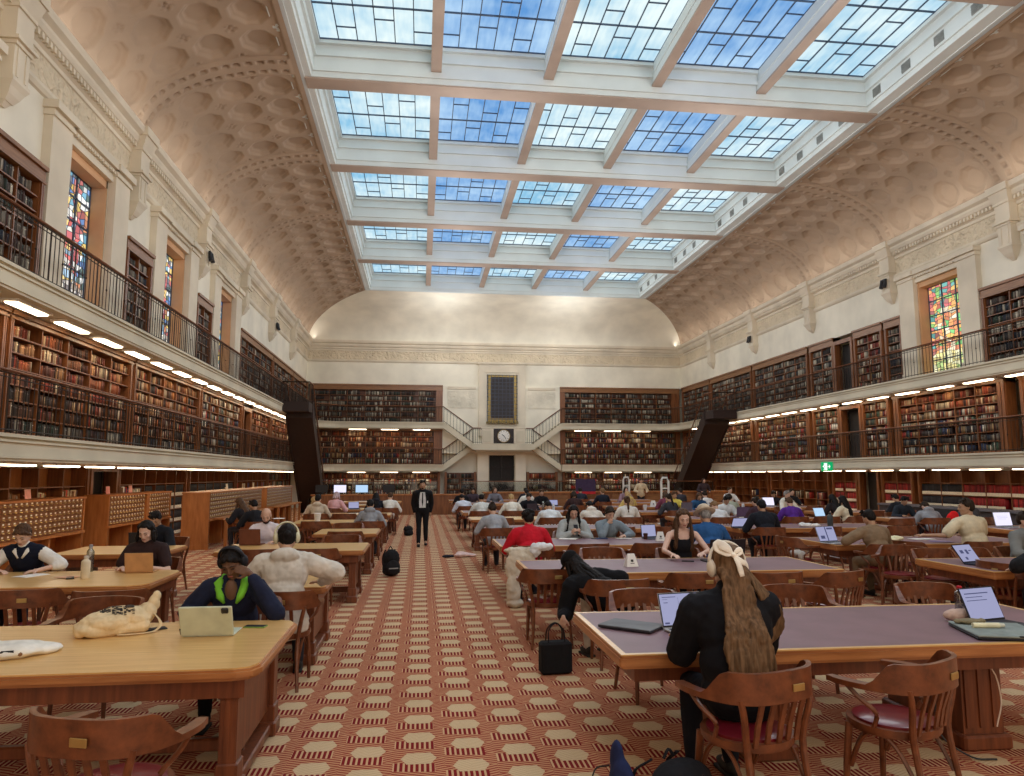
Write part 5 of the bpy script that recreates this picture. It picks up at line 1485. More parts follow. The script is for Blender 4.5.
# 2. girl with black headphones resting her head on her hand
P = Pose(lean=.20, head=(34, -8, 6), wr=((-.01, .44, .80), (-.145, .40, 1.12)), hands=(None, ((.25, -.1, .9), (.9, -.1, -.3))), elbow=((.8, -.1, -.5), (-.5, .35, -.9)), curl=(.4, 1.6))
P.el[-1] = V((-.36, .36, .80)); P.wr[-1] = P.H(-.135, .06, -.075); P.hd[-1] = ((P.H(-.05, .085, .02)-P.wr[-1]).normalized(), P.hR @ V((.9, -.3, .1)))
P.el[1] = V((.33, .22, .80)); P.wr[1] = V((.20, .45, .80)); P.hd[1] = (V((-.5, .8, 0)).normalized(), V((0, 0, -1)))
t_ = topmesh(P, 'jacket', .008, .03, 1, 0, collar=.0, wrinkle=(.018, .1))
R2 = person(P, -1.44, 6.27, PI, 'girl in navy jacket with green collar and black headphones, head resting on one hand', 'brown', 'tied', 'black', t_, C(26, 32, 56), C(20, 20, 26), .006, sc=1.0, topname='jacket', group=None)
m = MB()
for s in (-1, 1):
    n0 = P.neck-P.fwd*.03+P.right*s*.065+P.updir*.035
    pts = [n0, P.neck+P.right*s*.10+P.fwd*.06+P.updir*.012, P.neck+P.right*s*.075+P.fwd*.122-P.updir*.06, P.neck+P.right*s*.045+P.fwd*.14-P.updir*.11]
    m.tube(pts, [.025, .038, .036, .012], 8, flat=.8)
col(m.build('green_collar', 'knit', R2, 'all'), C(120, 196, 60))
m = MB(); m.ell(P.neck+P.fwd*.082-P.updir*.055, (.055, .05, .115), Matrix((P.right, P.fwd, P.updir)).transposed()); col(m.build('neckline', 'skin', R2, 'all'), SK['brown'])
headphones(P, R2, (.012, .013, .02), 1.05)

# 3. walking man in a black suit
P = Pose('walk', lean=.01, head=(4, -6, 0), hip=(0, 0, .93), shoulder=.195, wr=((.20, -.02, .86), (-.21, -.08, .86)), hands=((W(.1, .15, -1)), (-1, 0, 0)) and (((.05, .12, -1), (-.9, .2, 0)), ((-.05, .1, -1), (.9, .2, 0))), elbow=((.6, -.8, 0), (-.6, -.8, 0)),
    knees=((.09, .07, .50), (-.09, -.02, .50)), ankles=((.09, .16, .09), (-.10, -.14, .12)), curl=(.8, .8))
t_ = topmesh(P, 'suit_jacket', .010, .026, 1, .01, wrinkle=(.008, .12))
r = person(P, .05, 19.62, PI, 'man in black suit and tie, walking down the central aisle towards the camera', 'tan', 'short', 'black', t_, C(20, 21, 26), C(20, 21, 26), .008, female=False, sc=1.0, topname='suit_jacket', closed=False)
m = MB(); m.prism([(-.06, 1.40), (.06, 1.40), (.10, 1.2), (.085, 1.0), (-.085, 1.0), (-.10, 1.2)], .10, .148, 'y'); m.ell((0, .03, 1.42), (.066, .068, .03)); col(m.build('shirt', 'cloth', r), C(214, 216, 218))
m = MB(); m.prism([(-.012, 1.385), (.012, 1.385), (.019, 1.14), (0, 1.02), (-.019, 1.14)], .147, .158, 'y'); col(m.build('tie', 'cloth', r), C(34, 36, 44))
for s in (-1, 1):
    m = MB(); m.prism([(s*.065, 1.40), (s*.13, 1.33), (s*.125, 1.2), (s*.095, 1.0), (s*.085, 1.0), (s*.088, 1.2)][::s], .12, .156, 'y'); col(m.build('lapel', 'cloth', r), C(24, 25, 30))
m = MB(); m.cbox((-.12, .145, 1.15), (.045, .01, .06)); col(m.build('name_badge', 'obj', r), C(226, 226, 226))
m = MB(); m.ell(P.H(0, .07, -.085), (.036, .028, .022), P.hR); m.ell(P.H(0, .094, -.041), (.024, .006, .005), P.hR); col(m.build('beard', 'hair', r, 'all'), HC['black'])

# 4. girl in white blouse and navy vest
P = Pose(lean=.20, head=(38, 4, 0), wr=((.14, .44, .79), (-.26, .42, .79)), elbow=((.9, -.2, -.3), (-.9, -.2, -.3)))
t_ = topmesh(P, 'blouse', .008, .024, .62, 0, collar=.006)
r = person(P, -4.50, 9.36, PI, 'girl in white short-sleeved blouse and navy vest at the far left', 'pale', 'tied', 'brown', t_, C(232, 232, 228), C(30, 34, 50), .0075, topname='blouse')
m = MB(); torso(m, P, .036)
col(link('vest', finish(m, 'vest', 'knit', .009, 2, .5, (.006, .1)), r), C(20, 26, 46))
m = MB()
for s in (-1, 1): m.tube([P.neck+P.right*s*.06+P.updir*.03, P.neck+P.right*s*.065+P.fwd*.09-P.updir*.005, P.neck+P.right*s*.02+P.fwd*.13-P.updir*.07], [.022, .026, .012], 8, flat=.8)
col(m.build('collar', 'cloth', r, 'all'), C(236, 236, 232))

# 5. woman in dark brown top behind a gold laptop
P = Pose(lean=.16, head=(30, -4, 0), wr=((.16, .45, .80), (-.15, .47, .80)))
t_ = topmesh(P, 'tshirt', .009, .02, .34, 0)
r = person(P, -3.2, 9.42, PI, 'dark-haired woman in brown short-sleeved top behind a gold laptop', 'pale', 'bob', 'black', t_, C(50, 34, 34), C(74, 84, 108), .008, topname='tshirt')
# 6. dark figure behind her
P = Pose(lean=.22, head=(40, 20, 0), wr=((.16, .45, .80), (-.15, .47, .80)))
t_ = topmesh(P, 'sweater', .012, .026, 1, 0)
r = person(P, -4.05, 12.55, PI-.3, 'person in black sweater with black hair, bowed at the table by the card catalogue', 'tan', 'short', 'black', t_, C(26, 30, 38), C(26, 26, 30), .010, female=False, topname='sweater')
# 7. white hooded jacket with cream headphones
P = Pose(lean=.10, head=(22, 8, 0), wr=((.30, .34, .80), (-.20, .42, .80)), elbow=((.9, .0, -.2), (-.8, -.1, -.5)), shoulder=.185)
t_ = topmesh(P, 'hooded_jacket', .009, .042, 1, 0, hood=True, wrinkle=(.03, .12), skirt=.03)
r = person(P, -1.22, 6.98, .1, 'person in off-white hooded jacket and cream headphones, back to the camera, left of the aisle', 'fair', 'tied', 'black', t_, C(212, 206, 196), C(40, 42, 50), .009, topname='hooded_jacket', sc=1.04, face=False)
headphones(P, r, C(214, 208, 176), 1.1)
# 8. bald bearded man
P = Pose(lean=.16, head=(30, 6, 0), wr=((.2, .42, .80), (-.2, .44, .80)), shoulder=.19)
t_ = topmesh(P, 'tshirt', .011, .024, 1, .02)
r = person(P, -2.48, 12.62, PI, 'bald bearded man in pale shirt behind a brown laptop', 'fair', 'bald', 'dark', t_, C(222, 214, 220), C(40, 42, 50), .009, female=False, topname='tshirt')
m = MB(); m.ell(P.H(0, .062, -.08), (.046, .038, .032), P.hR); m.ell(P.H(0, .092, -.041), (.026, .008, .007), P.hR)
for s in (-1, 1): m.cap(P.H(s*.066, .02, -.02), P.H(s*.04, .058, -.075), .012, .016)
col(link('beard', finish(m, 'beard', 'hair', .006, 1, .4), r), HC['dark'])
# 9. woman bending down to her bag
P = Pose(lean=.40, side=-.20, head=(48, 34, -10), hip=(0, 0, .57), wr=((.02, .36, .66), (-.52, .12, .46)), elbow=((.9, -.5, .2), (-.3, -.1, -.9)), hands=(None, ((-.1, .1, -1), (.6, .5, 0))), curl=(.4, 1.7), shoulder=.18)
t_ = topmesh(P, 'coat', .010, .042, 1, .03, wrinkle=(.02, .11), collar=.01)
r = person(P, 1.95, 7.32, .25, 'woman in black coat and dark cap bending sideways to a black bag on the floor', 'fair', 'long', 'black', t_, C(13, 14, 20), C(190, 180, 168), .0085, topname='coat')
m = MB(); m.ell(P.H(0, -.018, .062), (.094, .106, .078), P.hR, 18, 10); m.ell(P.H(0, .095, .052), (.062, .05, .010), P.hR, 14, 6); col(link('cap', finish(m, 'cap', 'knit', .008, 1, .5), r), C(16, 16, 20))
m = MB(); m.cap(P.neck, P.H(0, -.03, -.08), .07, .062, 12); col(link('scarf', finish(m, 'scarf', 'knit', .01, 2, .5, (.01, .04)), r), C(214, 214, 200))
# 10. red jacket, curly hair
P = Pose(lean=.18, head=(26, 0, 0), wr=((.2, .46, .80), (-.2, .46, .80)), shoulder=.195)
t_ = topmesh(P, 'fleece', .011, .044, 1, .02, collar=.02, wrinkle=(.02, .1))
person(P, 1.62, 10.82, 0, 'person in bright red fleece with dark curly hair, back to the camera', 'tan', 'curly', 'black', t_, C(196, 24, 44), C(40, 44, 60), .011, topname='fleece', face=False)
# 11. girl with long black hair looking at her phone
P = Pose(lean=.14, head=(34, -4, 0), wr=((.07, .40, .86), (-.06, .40, .86)), elbow=((.8, -.2, -.6), (-.8, -.2, -.6)), hands=(((-.1, .8, .4), (-.8, .1, .3)), ((.1, .8, .4), (.8, .1, .3))), curl=(1.2, 1.2))
t_ = topmesh(P, 'jacket', .010, .030, 1, 0)
r = person(P, 2.68, 13.02, PI, 'girl with long black hair and grey jacket looking down at a phone', 'fair', 'long', 'black', t_, C(168, 174, 174), C(40, 44, 60), .0085, topname='jacket')
P11 = P
# 12. girl with her hand at her mouth
P = Pose(lean=.20, head=(28, 10, 0), wr=((.0, .38, 1.05), (-.22, .40, .80)), elbow=((.5, .3, -.8), (-.8, -.2, -.4)))
P.el[1] = V((.17, .38, .80)); P.wr[1] = P.H(.06, .12, -.13); P.hd[1] = ((P.H(.0, .11, -.06)-P.wr[1]).normalized(), P.hR @ V((-.3, -.9, 0))); P.curl = (1.4, .5)
t_ = topmesh(P, 'jacket', .010, .030, 1, 0)
person(P, 3.32, 13.02, PI, 'dark-haired girl in grey-blue jacket with a hand held to her mouth', 'fair', 'tied', 'dark', t_, C(128, 142, 152), C(36, 40, 56), .0085, topname='jacket')
# 13. woman in black tank top
P = Pose(lean=.08, head=(24, -6, 0), wr=((.28, .50, .79), (-.12, .46, .80)), elbow=((.7, -.1, -.7), (-.8, -.2, -.5)))
t_ = topmesh(P, 'tank_top', .009, .010, 0, 0, sleeveless=True, wrinkle=(.004, .08))
r = person(P, 3.54, 9.82, PI, 'woman with wavy light-brown hair in a black sleeveless top behind a black laptop', 'pale', 'long', 'brown', t_, C(20, 20, 26), C(24, 24, 30), .007, topname='tank_top', sc=1.04)
# 14. denim jacket and straw hat
P = Pose(lean=.22, head=(30, 0, 0), wr=((.22, .46, .80), (-.2, .46, .80)), shoulder=.20)
t_ = topmesh(P, 'denim_jacket', .011, .036, 1, .02, collar=.012, wrinkle=(.018, .09))
r = person(P, 4.42, 10.82, 0, 'person in blue denim jacket and pale straw hat, back to the camera', 'tan', 'short', 'grey', t_, C(40, 84, 136), C(50, 60, 90), .011, female=False, topname='denim_jacket', face=False, sc=1.04)
h = MB(); h.lathe([(.155, -.005), (.17, .005), (.155, .012), (.10, .016), (.10, .03)], 24); h.lathe([(.098, .01), (.094, .085), (.07, .115), (.03, .108), (.005, .104)], 24)
o = h.build('straw_hat', 'knit', r, 'all'); o.location = P.H(0, -.01, .055); o.rotation_euler = P.hR.to_euler(); col(o, C(206, 190, 168))
h = MB(); h.lathe([(.1, .014), (.1, .04)], 24); q = h.build('hat_band', 'obj', o, 'all'); col(q, C(90, 76, 66))
# 15. brown sweater, laptop
P = Pose(lean=.16, head=(26, 10, 0), wr=((.2, .46, .80), (-.28, .40, .80)), shoulder=.195, elbow=((.8, -.3, -.5), (-.9, -.1, -.3)))
t_ = topmesh(P, 'sweater', .011, .034, 1, .01, wrinkle=(.022, .1))
person(P, 6.88, 10.42, .12, 'man in olive-brown sweater before an open laptop, back to the camera', 'tan', 'short', 'black', t_, C(134, 112, 88), C(120, 104, 84), .010, female=False, topname='sweater', face=False)
# 16. cream T-shirt, arm stretched along the table, face in profile
P = Pose(lean=.10, head=(6, 62, 0), wr=((.2, .44, .80), (-.60, .28, .82)), shoulder=.20, elbow=((.8, -.3, -.5), (-.5, -.3, -.6)))
t_ = topmesh(P, 'tshirt', .010, .030, .40, .01, wrinkle=(.018, .1))
person(P, 8.62, 10.62, .1, 'bearded dark-haired man in cream T-shirt looking left with one arm along the table', 'tan', 'short', 'dark', t_, C(212, 198, 168), C(40, 42, 50), .009, female=False, topname='tshirt', sc=1.1)
# 17. black shirt, close-cropped hair
P = Pose(lean=.16, head=(22, 0, 0), wr=((.2, .46, .80), (-.2, .46, .80)), shoulder=.205)
t_ = topmesh(P, 'shirt', .012, .034, 1, .01)
person(P, 6.80, 13.9, 0, 'man in black shirt with close-cropped hair, back to the camera, before a dark laptop', 'tan', 'buzz', 'black', t_, C(24, 28, 38), C(24, 24, 30), .012, female=False, topname='shirt', face=False, sc=1.03)
# 18. black sleeve at the right edge
P = Pose(lean=.20, head=(20, 30, 0), wr=((.2, .46, .80), (-.30, .42, .80)), shoulder=.20, elbow=((.8, -.3, -.5), (-.9, -.1, -.2)))
t_ = topmesh(P, 'sweater', .011, .045, 1, .01, wrinkle=(.02, .1))
person(P, 6.98, 7.25, .2, 'person in thick black sweater leaning on the table at the right edge', 'fair', 'short', 'dark', t_, C(20, 21, 26), C(24, 24, 30), .011, female=False, topname='sweater', face=False)

# ---- sitters farther back: a few figures, copied with their clothes and hair, coloured one by one
PV = {'read': Pose(lean=.20, head=(38, 0, 0)), 'type': Pose(lean=.12, head=(20, 0, 0), wr=((.18, .44, .80), (-.18, .46, .80))),
      'slump': Pose(lean=.32, head=(58, 8, 0), wr=((.18, .46, .80), (-.12, .50, .80)), elbow=((.7, -.4, -.6), (-.7, -.4, -.6)), shoulder=.19), 'up': Pose(lean=.05, head=(8, 18, 0), wr=((.2, .42, .80), (-.2, .42, .80))),
      'stand': Pose('walk', lean=.02, head=(20, 0, 0), hip=(0, 0, .92), wr=((.2, .25, 1.05), (-.2, .25, 1.05)), knees=((.09, .03, .5), (-.09, .0, .5)), ankles=((.1, 0, .09), (-.1, -.02, .09)))}
BM, TM, HM = {}, {}, {}
def sitter(x, y, rz, pose, hair, hc, skin, tc, label, hood=False, sc=1., legs=(.03, .03, .04)):
    P = PV[pose]
    if pose not in BM: BM[pose] = bodymesh(P, 'person', .013); TM[pose, 'leg'] = trousers(P, 'trousers', .02)
    if (pose, hood) not in TM: TM[pose, hood] = topmesh(P, 'top', .015, .030, 1, .008, hood=hood, wrinkle=(.018, .1))
    r = link('person', BM[pose]); place(r, x, y, rz, sc); col(r, SK[skin]); tag(r, label, 'person')
    col(link('top', TM[pose, hood], r), tc); col(link('trousers', TM[pose, 'leg'], r), legs)
    if hair != 'bald':
        if (pose, hair) not in HM: HM[pose, hair] = hairmesh(P, hair, 'hair', .012, 2)
        col(link('hair', HM[pose, hair], r), HC[hc] if isinstance(hc, str) else hc)
    return r
F_, B_ = PI, 0.
WHT, GRY, BLK, NVY = C(226, 224, 218), C(150, 150, 152), C(26, 26, 32), C(36, 44, 66)
S_ = [
 (-4.15, 18.6, 1.1, 'read', 'long', 'brown', 'fair', C(30, 28, 34), 'person with long brown hair and dark clothes at the far card catalogue shelf', False),
 (-3.55, 16.9, .6, 'read', 'short', 'black', 'tan', BLK, 'person all in black behind the bald bearded man', False),
 (-2.73, 20.08, 0, 'type', 'short', 'black', 'fair', C(206, 190, 168), 'person in beige hoodie with a black beanie, left of the aisle', True),
 (-1.12, 16.78, .05, 'read', 'short', 'black', 'tan', C(148, 152, 160), 'person in grey hoodie with dark hair, left of the aisle, back to the camera', True),
 (-1.40, 23.35, 0, 'read', 'long', 'black', 'fair', C(30, 30, 40), 'person in dark jacket with long black hair beyond the grey hoodie', True),
 (-.98, 23.95-.6, -.1, 'read', 'short', 'brown', 'fair', WHT, 'brown-haired person in white shirt by the aisle, left side', False),
 (-2.66, 23.3, -.4, 'type', 'bob', C(190, 170, 176), 'fair', C(226, 176, 180), 'person in pink top with pale headscarf, left block', False),
 (-2.95, 22.3, .5, 'slump', 'bob', 'blond', 'fair', C(206, 190, 178), 'blond person slumped over the table, left block', False),
 (5.05, 17.62, -.1, 'type', 'ponytail', 'brown', 'fair', WHT, 'woman in white top with a long brown ponytail, back to the camera', False),
 (4.20, 17.66, 0, 'slump', 'short', 'black', 'fair', C(222, 216, 206), 'person in cream hoodie bent low over the table', True),
 (3.15, 17.66, 0, 'slump', 'short', 'black', 'tan', C(220, 226, 230), 'person in white shirt bent forward, broad back to the camera', False),
 (1.46, 14.38, .15, 'read', 'bun', 'dark', 'fair', C(160, 164, 172), 'person in light grey T-shirt bent over the table beside the aisle', False),
 (1.72, 21.05, -.1, 'read', 'short', 'black', 'tan', C(214, 218, 216), 'person in pale shirt by the aisle, right block, sixth table', False),
 (1.50, 24.45, .3, 'slump', 'short', 'black', 'tan', C(214, 222, 236), 'person in pale blue shirt leaning over the seventh table beside the aisle', False),
 (1.55, 27.85, .0, 'type', 'short', 'black', 'tan', BLK, 'person in black by the aisle at the eighth right table', False),
 (2.62, 21.05, 0, 'read', 'short', 'blond', 'fair', C(228, 226, 214), 'fair-haired person in white T-shirt with broad back, sixth right table', False),
 (3.35, 23.1, F_, 'read', 'short', 'dark', 'fair', BLK, 'person in black facing the camera at the sixth right table', False),
 (4.05, 27.8, 0, 'read', 'short', 'black', 'tan', WHT, 'person in white beside a dark laptop at the eighth right table', False),
 (4.35, 26.6, F_, 'type', 'short', 'brown', 'fair', C(24, 24, 28), 'person in black T-shirt facing the camera, seventh right table', False),
 (5.2, 24.5, .0, 'read', 'bob', 'dark', 'fair', C(60, 40, 40), 'person in dark maroon near the end of the seventh right table', False),
 (2.1, 30.0, F_, 'type', 'short', 'dark', 'tan', C(70, 60, 70), 'person facing the camera far back beside the aisle', False),
 (3.0, 30.05, F_, 'up', 'bob', 'brown', 'fair', C(120, 120, 130), 'person in grey facing the camera at the eighth right table', False),
 (4.5, 31.3, 0, 'read', 'short', 'black', 'tan', C(40, 40, 50), 'person in dark clothes at the last table before the enquiry desk', False),
 (6.9, 27.5, 0, 'up', 'short', 'light', 'fair', C(30, 36, 50), 'light-haired person in dark top, middle right column, seventh table', False),
 (7.05, 24.1, .3, 'read', 'long', 'blond', 'fair', C(214, 186, 110), 'person in yellow hoodie with long blond hair, middle right column', True),
 (7.3, 20.7, .3, 'read', 'ponytail', 'dark', 'fair', C(56, 58, 66), 'dark-haired person in charcoal jacket, middle right column, fifth table', False),
 (8.3, 24.1, 0, 'read', 'bob', 'brown', 'fair', C(120, 60, 80), 'person in plum top beside the yellow hoodie', False),
 (8.0, 22.8, F_, 'type', 'short', 'brown', 'tan', C(222, 206, 96), 'person in yellow top facing the camera behind a grey laptop', False),
 (8.8, 22.85, F_, 'read', 'bob', 'brown', 'tan', C(44, 84, 124), 'person in blue jacket and teal top facing the camera, chin on hand', False),
 (10.0, 27.5, .2, 'up', 'short', 'dark', 'fair', C(60, 60, 70), 'person in dark top far back in the middle right column', False),
 (7.30, 17.3, 0, 'slump', 'short', 'light', 'fair', C(218, 222, 226), 'person in white shirt just beyond the straw hat', False),
 (8.22, 19.4, F_, 'read', 'short', 'black', 'tan', C(214, 220, 220), 'dark-haired man in white T-shirt facing the camera behind a laptop', False),
 (9.1, 20.7, 0, 'read', 'short', 'dark', 'fair', C(158, 166, 150), 'person in grey-green T-shirt with back to the camera', False),
 (9.15, 17.25, -.1, 'read', 'short', 'brown', 'fair', C(88, 44, 142), 'person in vivid purple shirt, back to the camera', False),
 (8.35, 17.3, .2, 'read', 'ponytail', 'dark', 'fair', C(60, 40, 50), 'dark-haired person beside the purple shirt', False),
 (11.55, 22.3, .2+F_, 'up', 'short', 'grey', 'fair', C(224, 220, 208), 'person in cream hoodie and pale cap facing the camera', True),
 (13.3, 25.3, F_, 'up', 'short', 'dark', 'fair', BLK, 'person in black facing the camera near the empty bookcase', False),
 (12.6, 25.35, F_-.2, 'read', 'short', 'dark', 'tan', C(34, 34, 44), 'person in dark clothes beside a white screen, far right column', False),
 (11.85, 19.75, .2, 'read', 'long', 'black', 'fair', C(40, 34, 38), 'person with long black hair in dark clothes, far right column, second table', False),
 (10.62, 17.28, .5, 'type', 'long', 'black', 'fair', C(222, 212, 186), 'woman with long black hair in cream cardigan before a bright laptop', False),
 (12.75, 18.45, F_, 'read', 'short', 'black', 'tan', C(38, 46, 56), 'young man in dark T-shirt facing the camera, right of the cream cardigan', False),
 (12.25, 16.4, -.2, 'slump', 'short', 'dark', 'fair', C(150, 154, 162), 'person in grey hoodie bent over, next to a bright red bag', True),
 (13.9, 19.9, .1, 'read', 'short', 'black', 'tan', C(30, 32, 40), 'person in black beyond the grey hoodie, beside the crimson volumes', False),
 (13.4, 16.45, .1, 'read', 'short', 'dark', 'fair', C(70, 70, 76), 'person in charcoal at the right-hand end of the nearest wall column table', False),
 (8.3, 9.38, F_+.1, 'up', 'short', 'dark', 'fair', C(120, 122, 120), 'person in grey at the right edge, behind the first mauve table of that column', False),
 (9.7, 24.1, 0, 'read', 'bun', 'dark', 'fair', C(214, 214, 214), 'person in white with a bun, middle right column, sixth table', False),
 (6.8, 30.8, 0, 'read', 'short', 'black', 'tan', C(44, 48, 60), 'person in navy at the last table of the middle right column', False),
 (8.4, 29.7, F_, 'up', 'bob', 'dark', 'fair', C(150, 120, 130), 'person in dusty pink facing the camera, last rows of the middle right column', False),
 (12.5, 28.8, F_, 'up', 'short', 'brown', 'fair', C(226, 226, 226), 'person in white far back in the wall column', False),
]
for i, (x, y, rz, ps, hr, hc_, sk, tc, lab, hood) in enumerate(S_): sitter(x, y, rz, ps, hr, hc_, sk, tc, lab, hood)
r = sitter(10.35, 33.9, F_, 'stand', 'short', 'brown', 'fair', C(214, 196, 164), 'staff member in cream jumper standing at the far service counter')
r = sitter(13.6, 34.3, F_, 'stand', 'bob', 'dark', 'fair', C(60, 50, 56), 'staff member in dark clothes standing at the right end of the service counter')
SEATED = [(x, y, rz) for (x, y, rz, *_q) in S_]+[(1.815, 4.14, .34), (-1.44, 6.27, PI), (-4.5, 9.36, PI), (-3.2, 9.42, PI), (-4.05, 12.55, PI-.3), (-1.22, 6.98, -.1), (-2.48, 12.62, PI), (1.95, 7.32, 0), (1.62, 10.82, 0), (2.68, 13.02, PI), (3.32, 13.02, PI),
  (3.54, 9.82, PI), (4.42, 10.82, 0), (6.88, 10.42, .1), (8.62, 10.62, 0), (6.80, 13.9, 0), (6.98, 7.25, .1)]
# ------------------------------------------------------------------ chairs: under every sitter, and the empty ones the photograph shows
names = {0: 'nearest', 1: 'second', 2: 'third', 3: 'fourth', 4: 'fifth', 5: 'sixth', 6: 'seventh', 7: 'eighth', 8: 'ninth'}
PEOPLE = [o for o in COL.objects if o.name.startswith('person') and o.parent is None]
for o in PEOPLE:
    x, y = o.location.x, o.location.y
    if o['label'].startswith('staff') or o['label'].startswith('man in black suit'): continue
    rz = next(r for (a, b, r) in SEATED if abs(a-x) < .1 and abs(b-y) < .1)
    lab = o['label'].replace(' nearest the camera', '')
    w = lab.split(); lab = ' '.join(w[:11]).rstrip(',')
    while lab.split()[-1] in ('in', 'with', 'and', 'at', 'the', 'a', 'her', 'his', 'to', 'of', 'beside', 'by', 'behind', 'an', 'before', 'on', 'one', 'right', 'left', 'long', 'dark', 'from', 'black', 'white', 'two', 'head', 'resting', 'sideways', 'looking'): lab = ' '.join(lab.split()[:-1])
    if x == o.location.x and abs(y-4.14) < .01: y = 4.0; x -= .02
    chair(x, y, rz, 'bentwood chair under the '+lab.rstrip(','))
E_ = [
 (2.71, 4.07, .5, 'empty bentwood armchair with burgundy seat in the right foreground, brass plate on its rail'),
 (-1.35, 3.66, -.30, 'empty bentwood armchair with burgundy seat in the left foreground corner'),
 (1.95, 6.22, PI+.1, 'empty bentwood chair behind the nearest mauve table, behind the open laptop'),
 (3.36, 6.30, PI-.05, 'empty bentwood chair behind the nearest mauve table, middle of its far side'),
 (4.66, 6.28, PI+.05, 'empty bentwood chair behind the nearest mauve table, right end of its far side'),
 (1.42, 8.22, 0, 'empty bentwood chair tucked under the left end of the second mauve table, papers on it'),
 (2.9, 7.7, 0, 'empty bentwood chair at the second mauve table, right of the bending woman'),
 (3.72, 7.62, .12, 'empty bentwood chair, arm turned out, third along the near side of the second table'),
 (4.42, 7.62, .45, 'empty bentwood chair at the right end of the second mauve table, turned outwards'),
 (2.5, 9.95, PI, 'empty bentwood chair beside the woman in the black sleeveless top'),
 (-2.55, 6.35, PI-.1, 'empty bentwood chair behind the nearest oak table, left part'),
 (-2.75, 7.2, 0.15, 'empty bentwood chair in front of the table of the girl in the vest, right one'),
 (-3.55, 7.35, 0.1, 'empty bentwood chair in front of the table of the girl in the vest, left one'),
 (-1.45, 10.75, 0, 'empty bentwood chair before the oak table of the bald man'),
 (-2.2, 10.75, .1, 'second empty bentwood chair before the oak table of the bald man'),
 (-1.35, 13.85, 0, 'empty bentwood chair before the short oak table left of the aisle'),
 (-1.5, 15.8, PI, 'empty bentwood chair behind the short oak table left of the aisle'),
 (-2.3, 16.9, 0, 'empty bentwood chair left of the grey hoodie sitter'),
 (-1.3, 12.6, PI, 'empty bentwood chair right of the bald bearded man'),
 (2.5, 11.0, .1, 'empty bentwood chair between the red fleece and the denim jacket'),
 (3.5, 11.0, 0, 'empty bentwood chair nearer the denim jacket'),
 (8.0, 13.95, .1, 'empty bentwood chair right of the man in the black shirt'),
 (6.72, 9.75, 2.2, 'empty bentwood chair with burgundy seat at the corner of the second table column'),
 (7.6, 10.75, -1.2, 'empty dark-legged bentwood chair right of the man in the olive-brown sweater'),
 (6.2, 11.65, -1.5, 'empty bentwood chair at the left end of the table of the olive-brown sweater'),
 (6.95, 9.25, PI, 'empty bentwood chair with burgundy seat behind the first table of the middle right column'),
 (7.55, 9.3, PI+.1, 'another empty bentwood chair behind the first table of the middle right column'),
 (6.9, 8.0, -1.4, 'empty bentwood chair with glossy burgundy seat under the table with drawings on a laptop'),
 (9.6, 13.95, 0, 'empty bentwood chair at the right end of the third table, middle right column'),
 (3.9, 14.35, 0, 'empty bentwood chair at the fourth mauve table right of the aisle'),
 (2.6, 14.35, .1, 'empty bentwood chair right of the light grey T-shirt'),
 (4.9, 14.3, -.2, 'empty reddish bentwood chair seen above the woman in the sleeveless top'),
 (10.0, 17.3, -.2, 'empty bentwood chair between the purple shirt and the cream cardigan'),
 (11.3, 16.35, 0, 'empty bentwood chair left of the grey hoodie near the right wall'),
 (1.9, 17.65, 0, 'empty bentwood chair at the fifth table beside the aisle'),
 (3.5, 21.05, 0, 'empty bentwood chair at the sixth right table'),
 (4.4, 21.05, 0, 'empty bentwood chair at the end of the sixth right table'),
 (2.4, 24.45, 0, 'empty bentwood chair at the seventh right table'),
 (3.5, 24.45, 0, 'empty bentwood chair in the middle of the seventh right table'),
 (-2.0, 20.1, 0, 'empty bentwood chair at the sixth left table'),
 (-1.2, 20.1, 0, 'empty bentwood chair by the aisle at the sixth left table'),
 (-1.5, 26.7, 0, 'empty bentwood chair at the eighth left table'),
 (-2.6, 26.7, 0, 'empty bentwood chair at the left end of the eighth left table'),
 (-1.5, 30.0, 0, 'empty bentwood chair at the last left table'),
 (9.6, 20.75, 0, 'empty bentwood chair right of the grey-green T-shirt'),
 (12.9, 19.85, 0, 'empty bentwood chair at the second table of the wall column'),
 (13.0, 23.2, 0, 'empty bentwood chair at the third table of the wall column'),
]
for x, y, rz, lab in E_: chair(x, y, rz, lab)
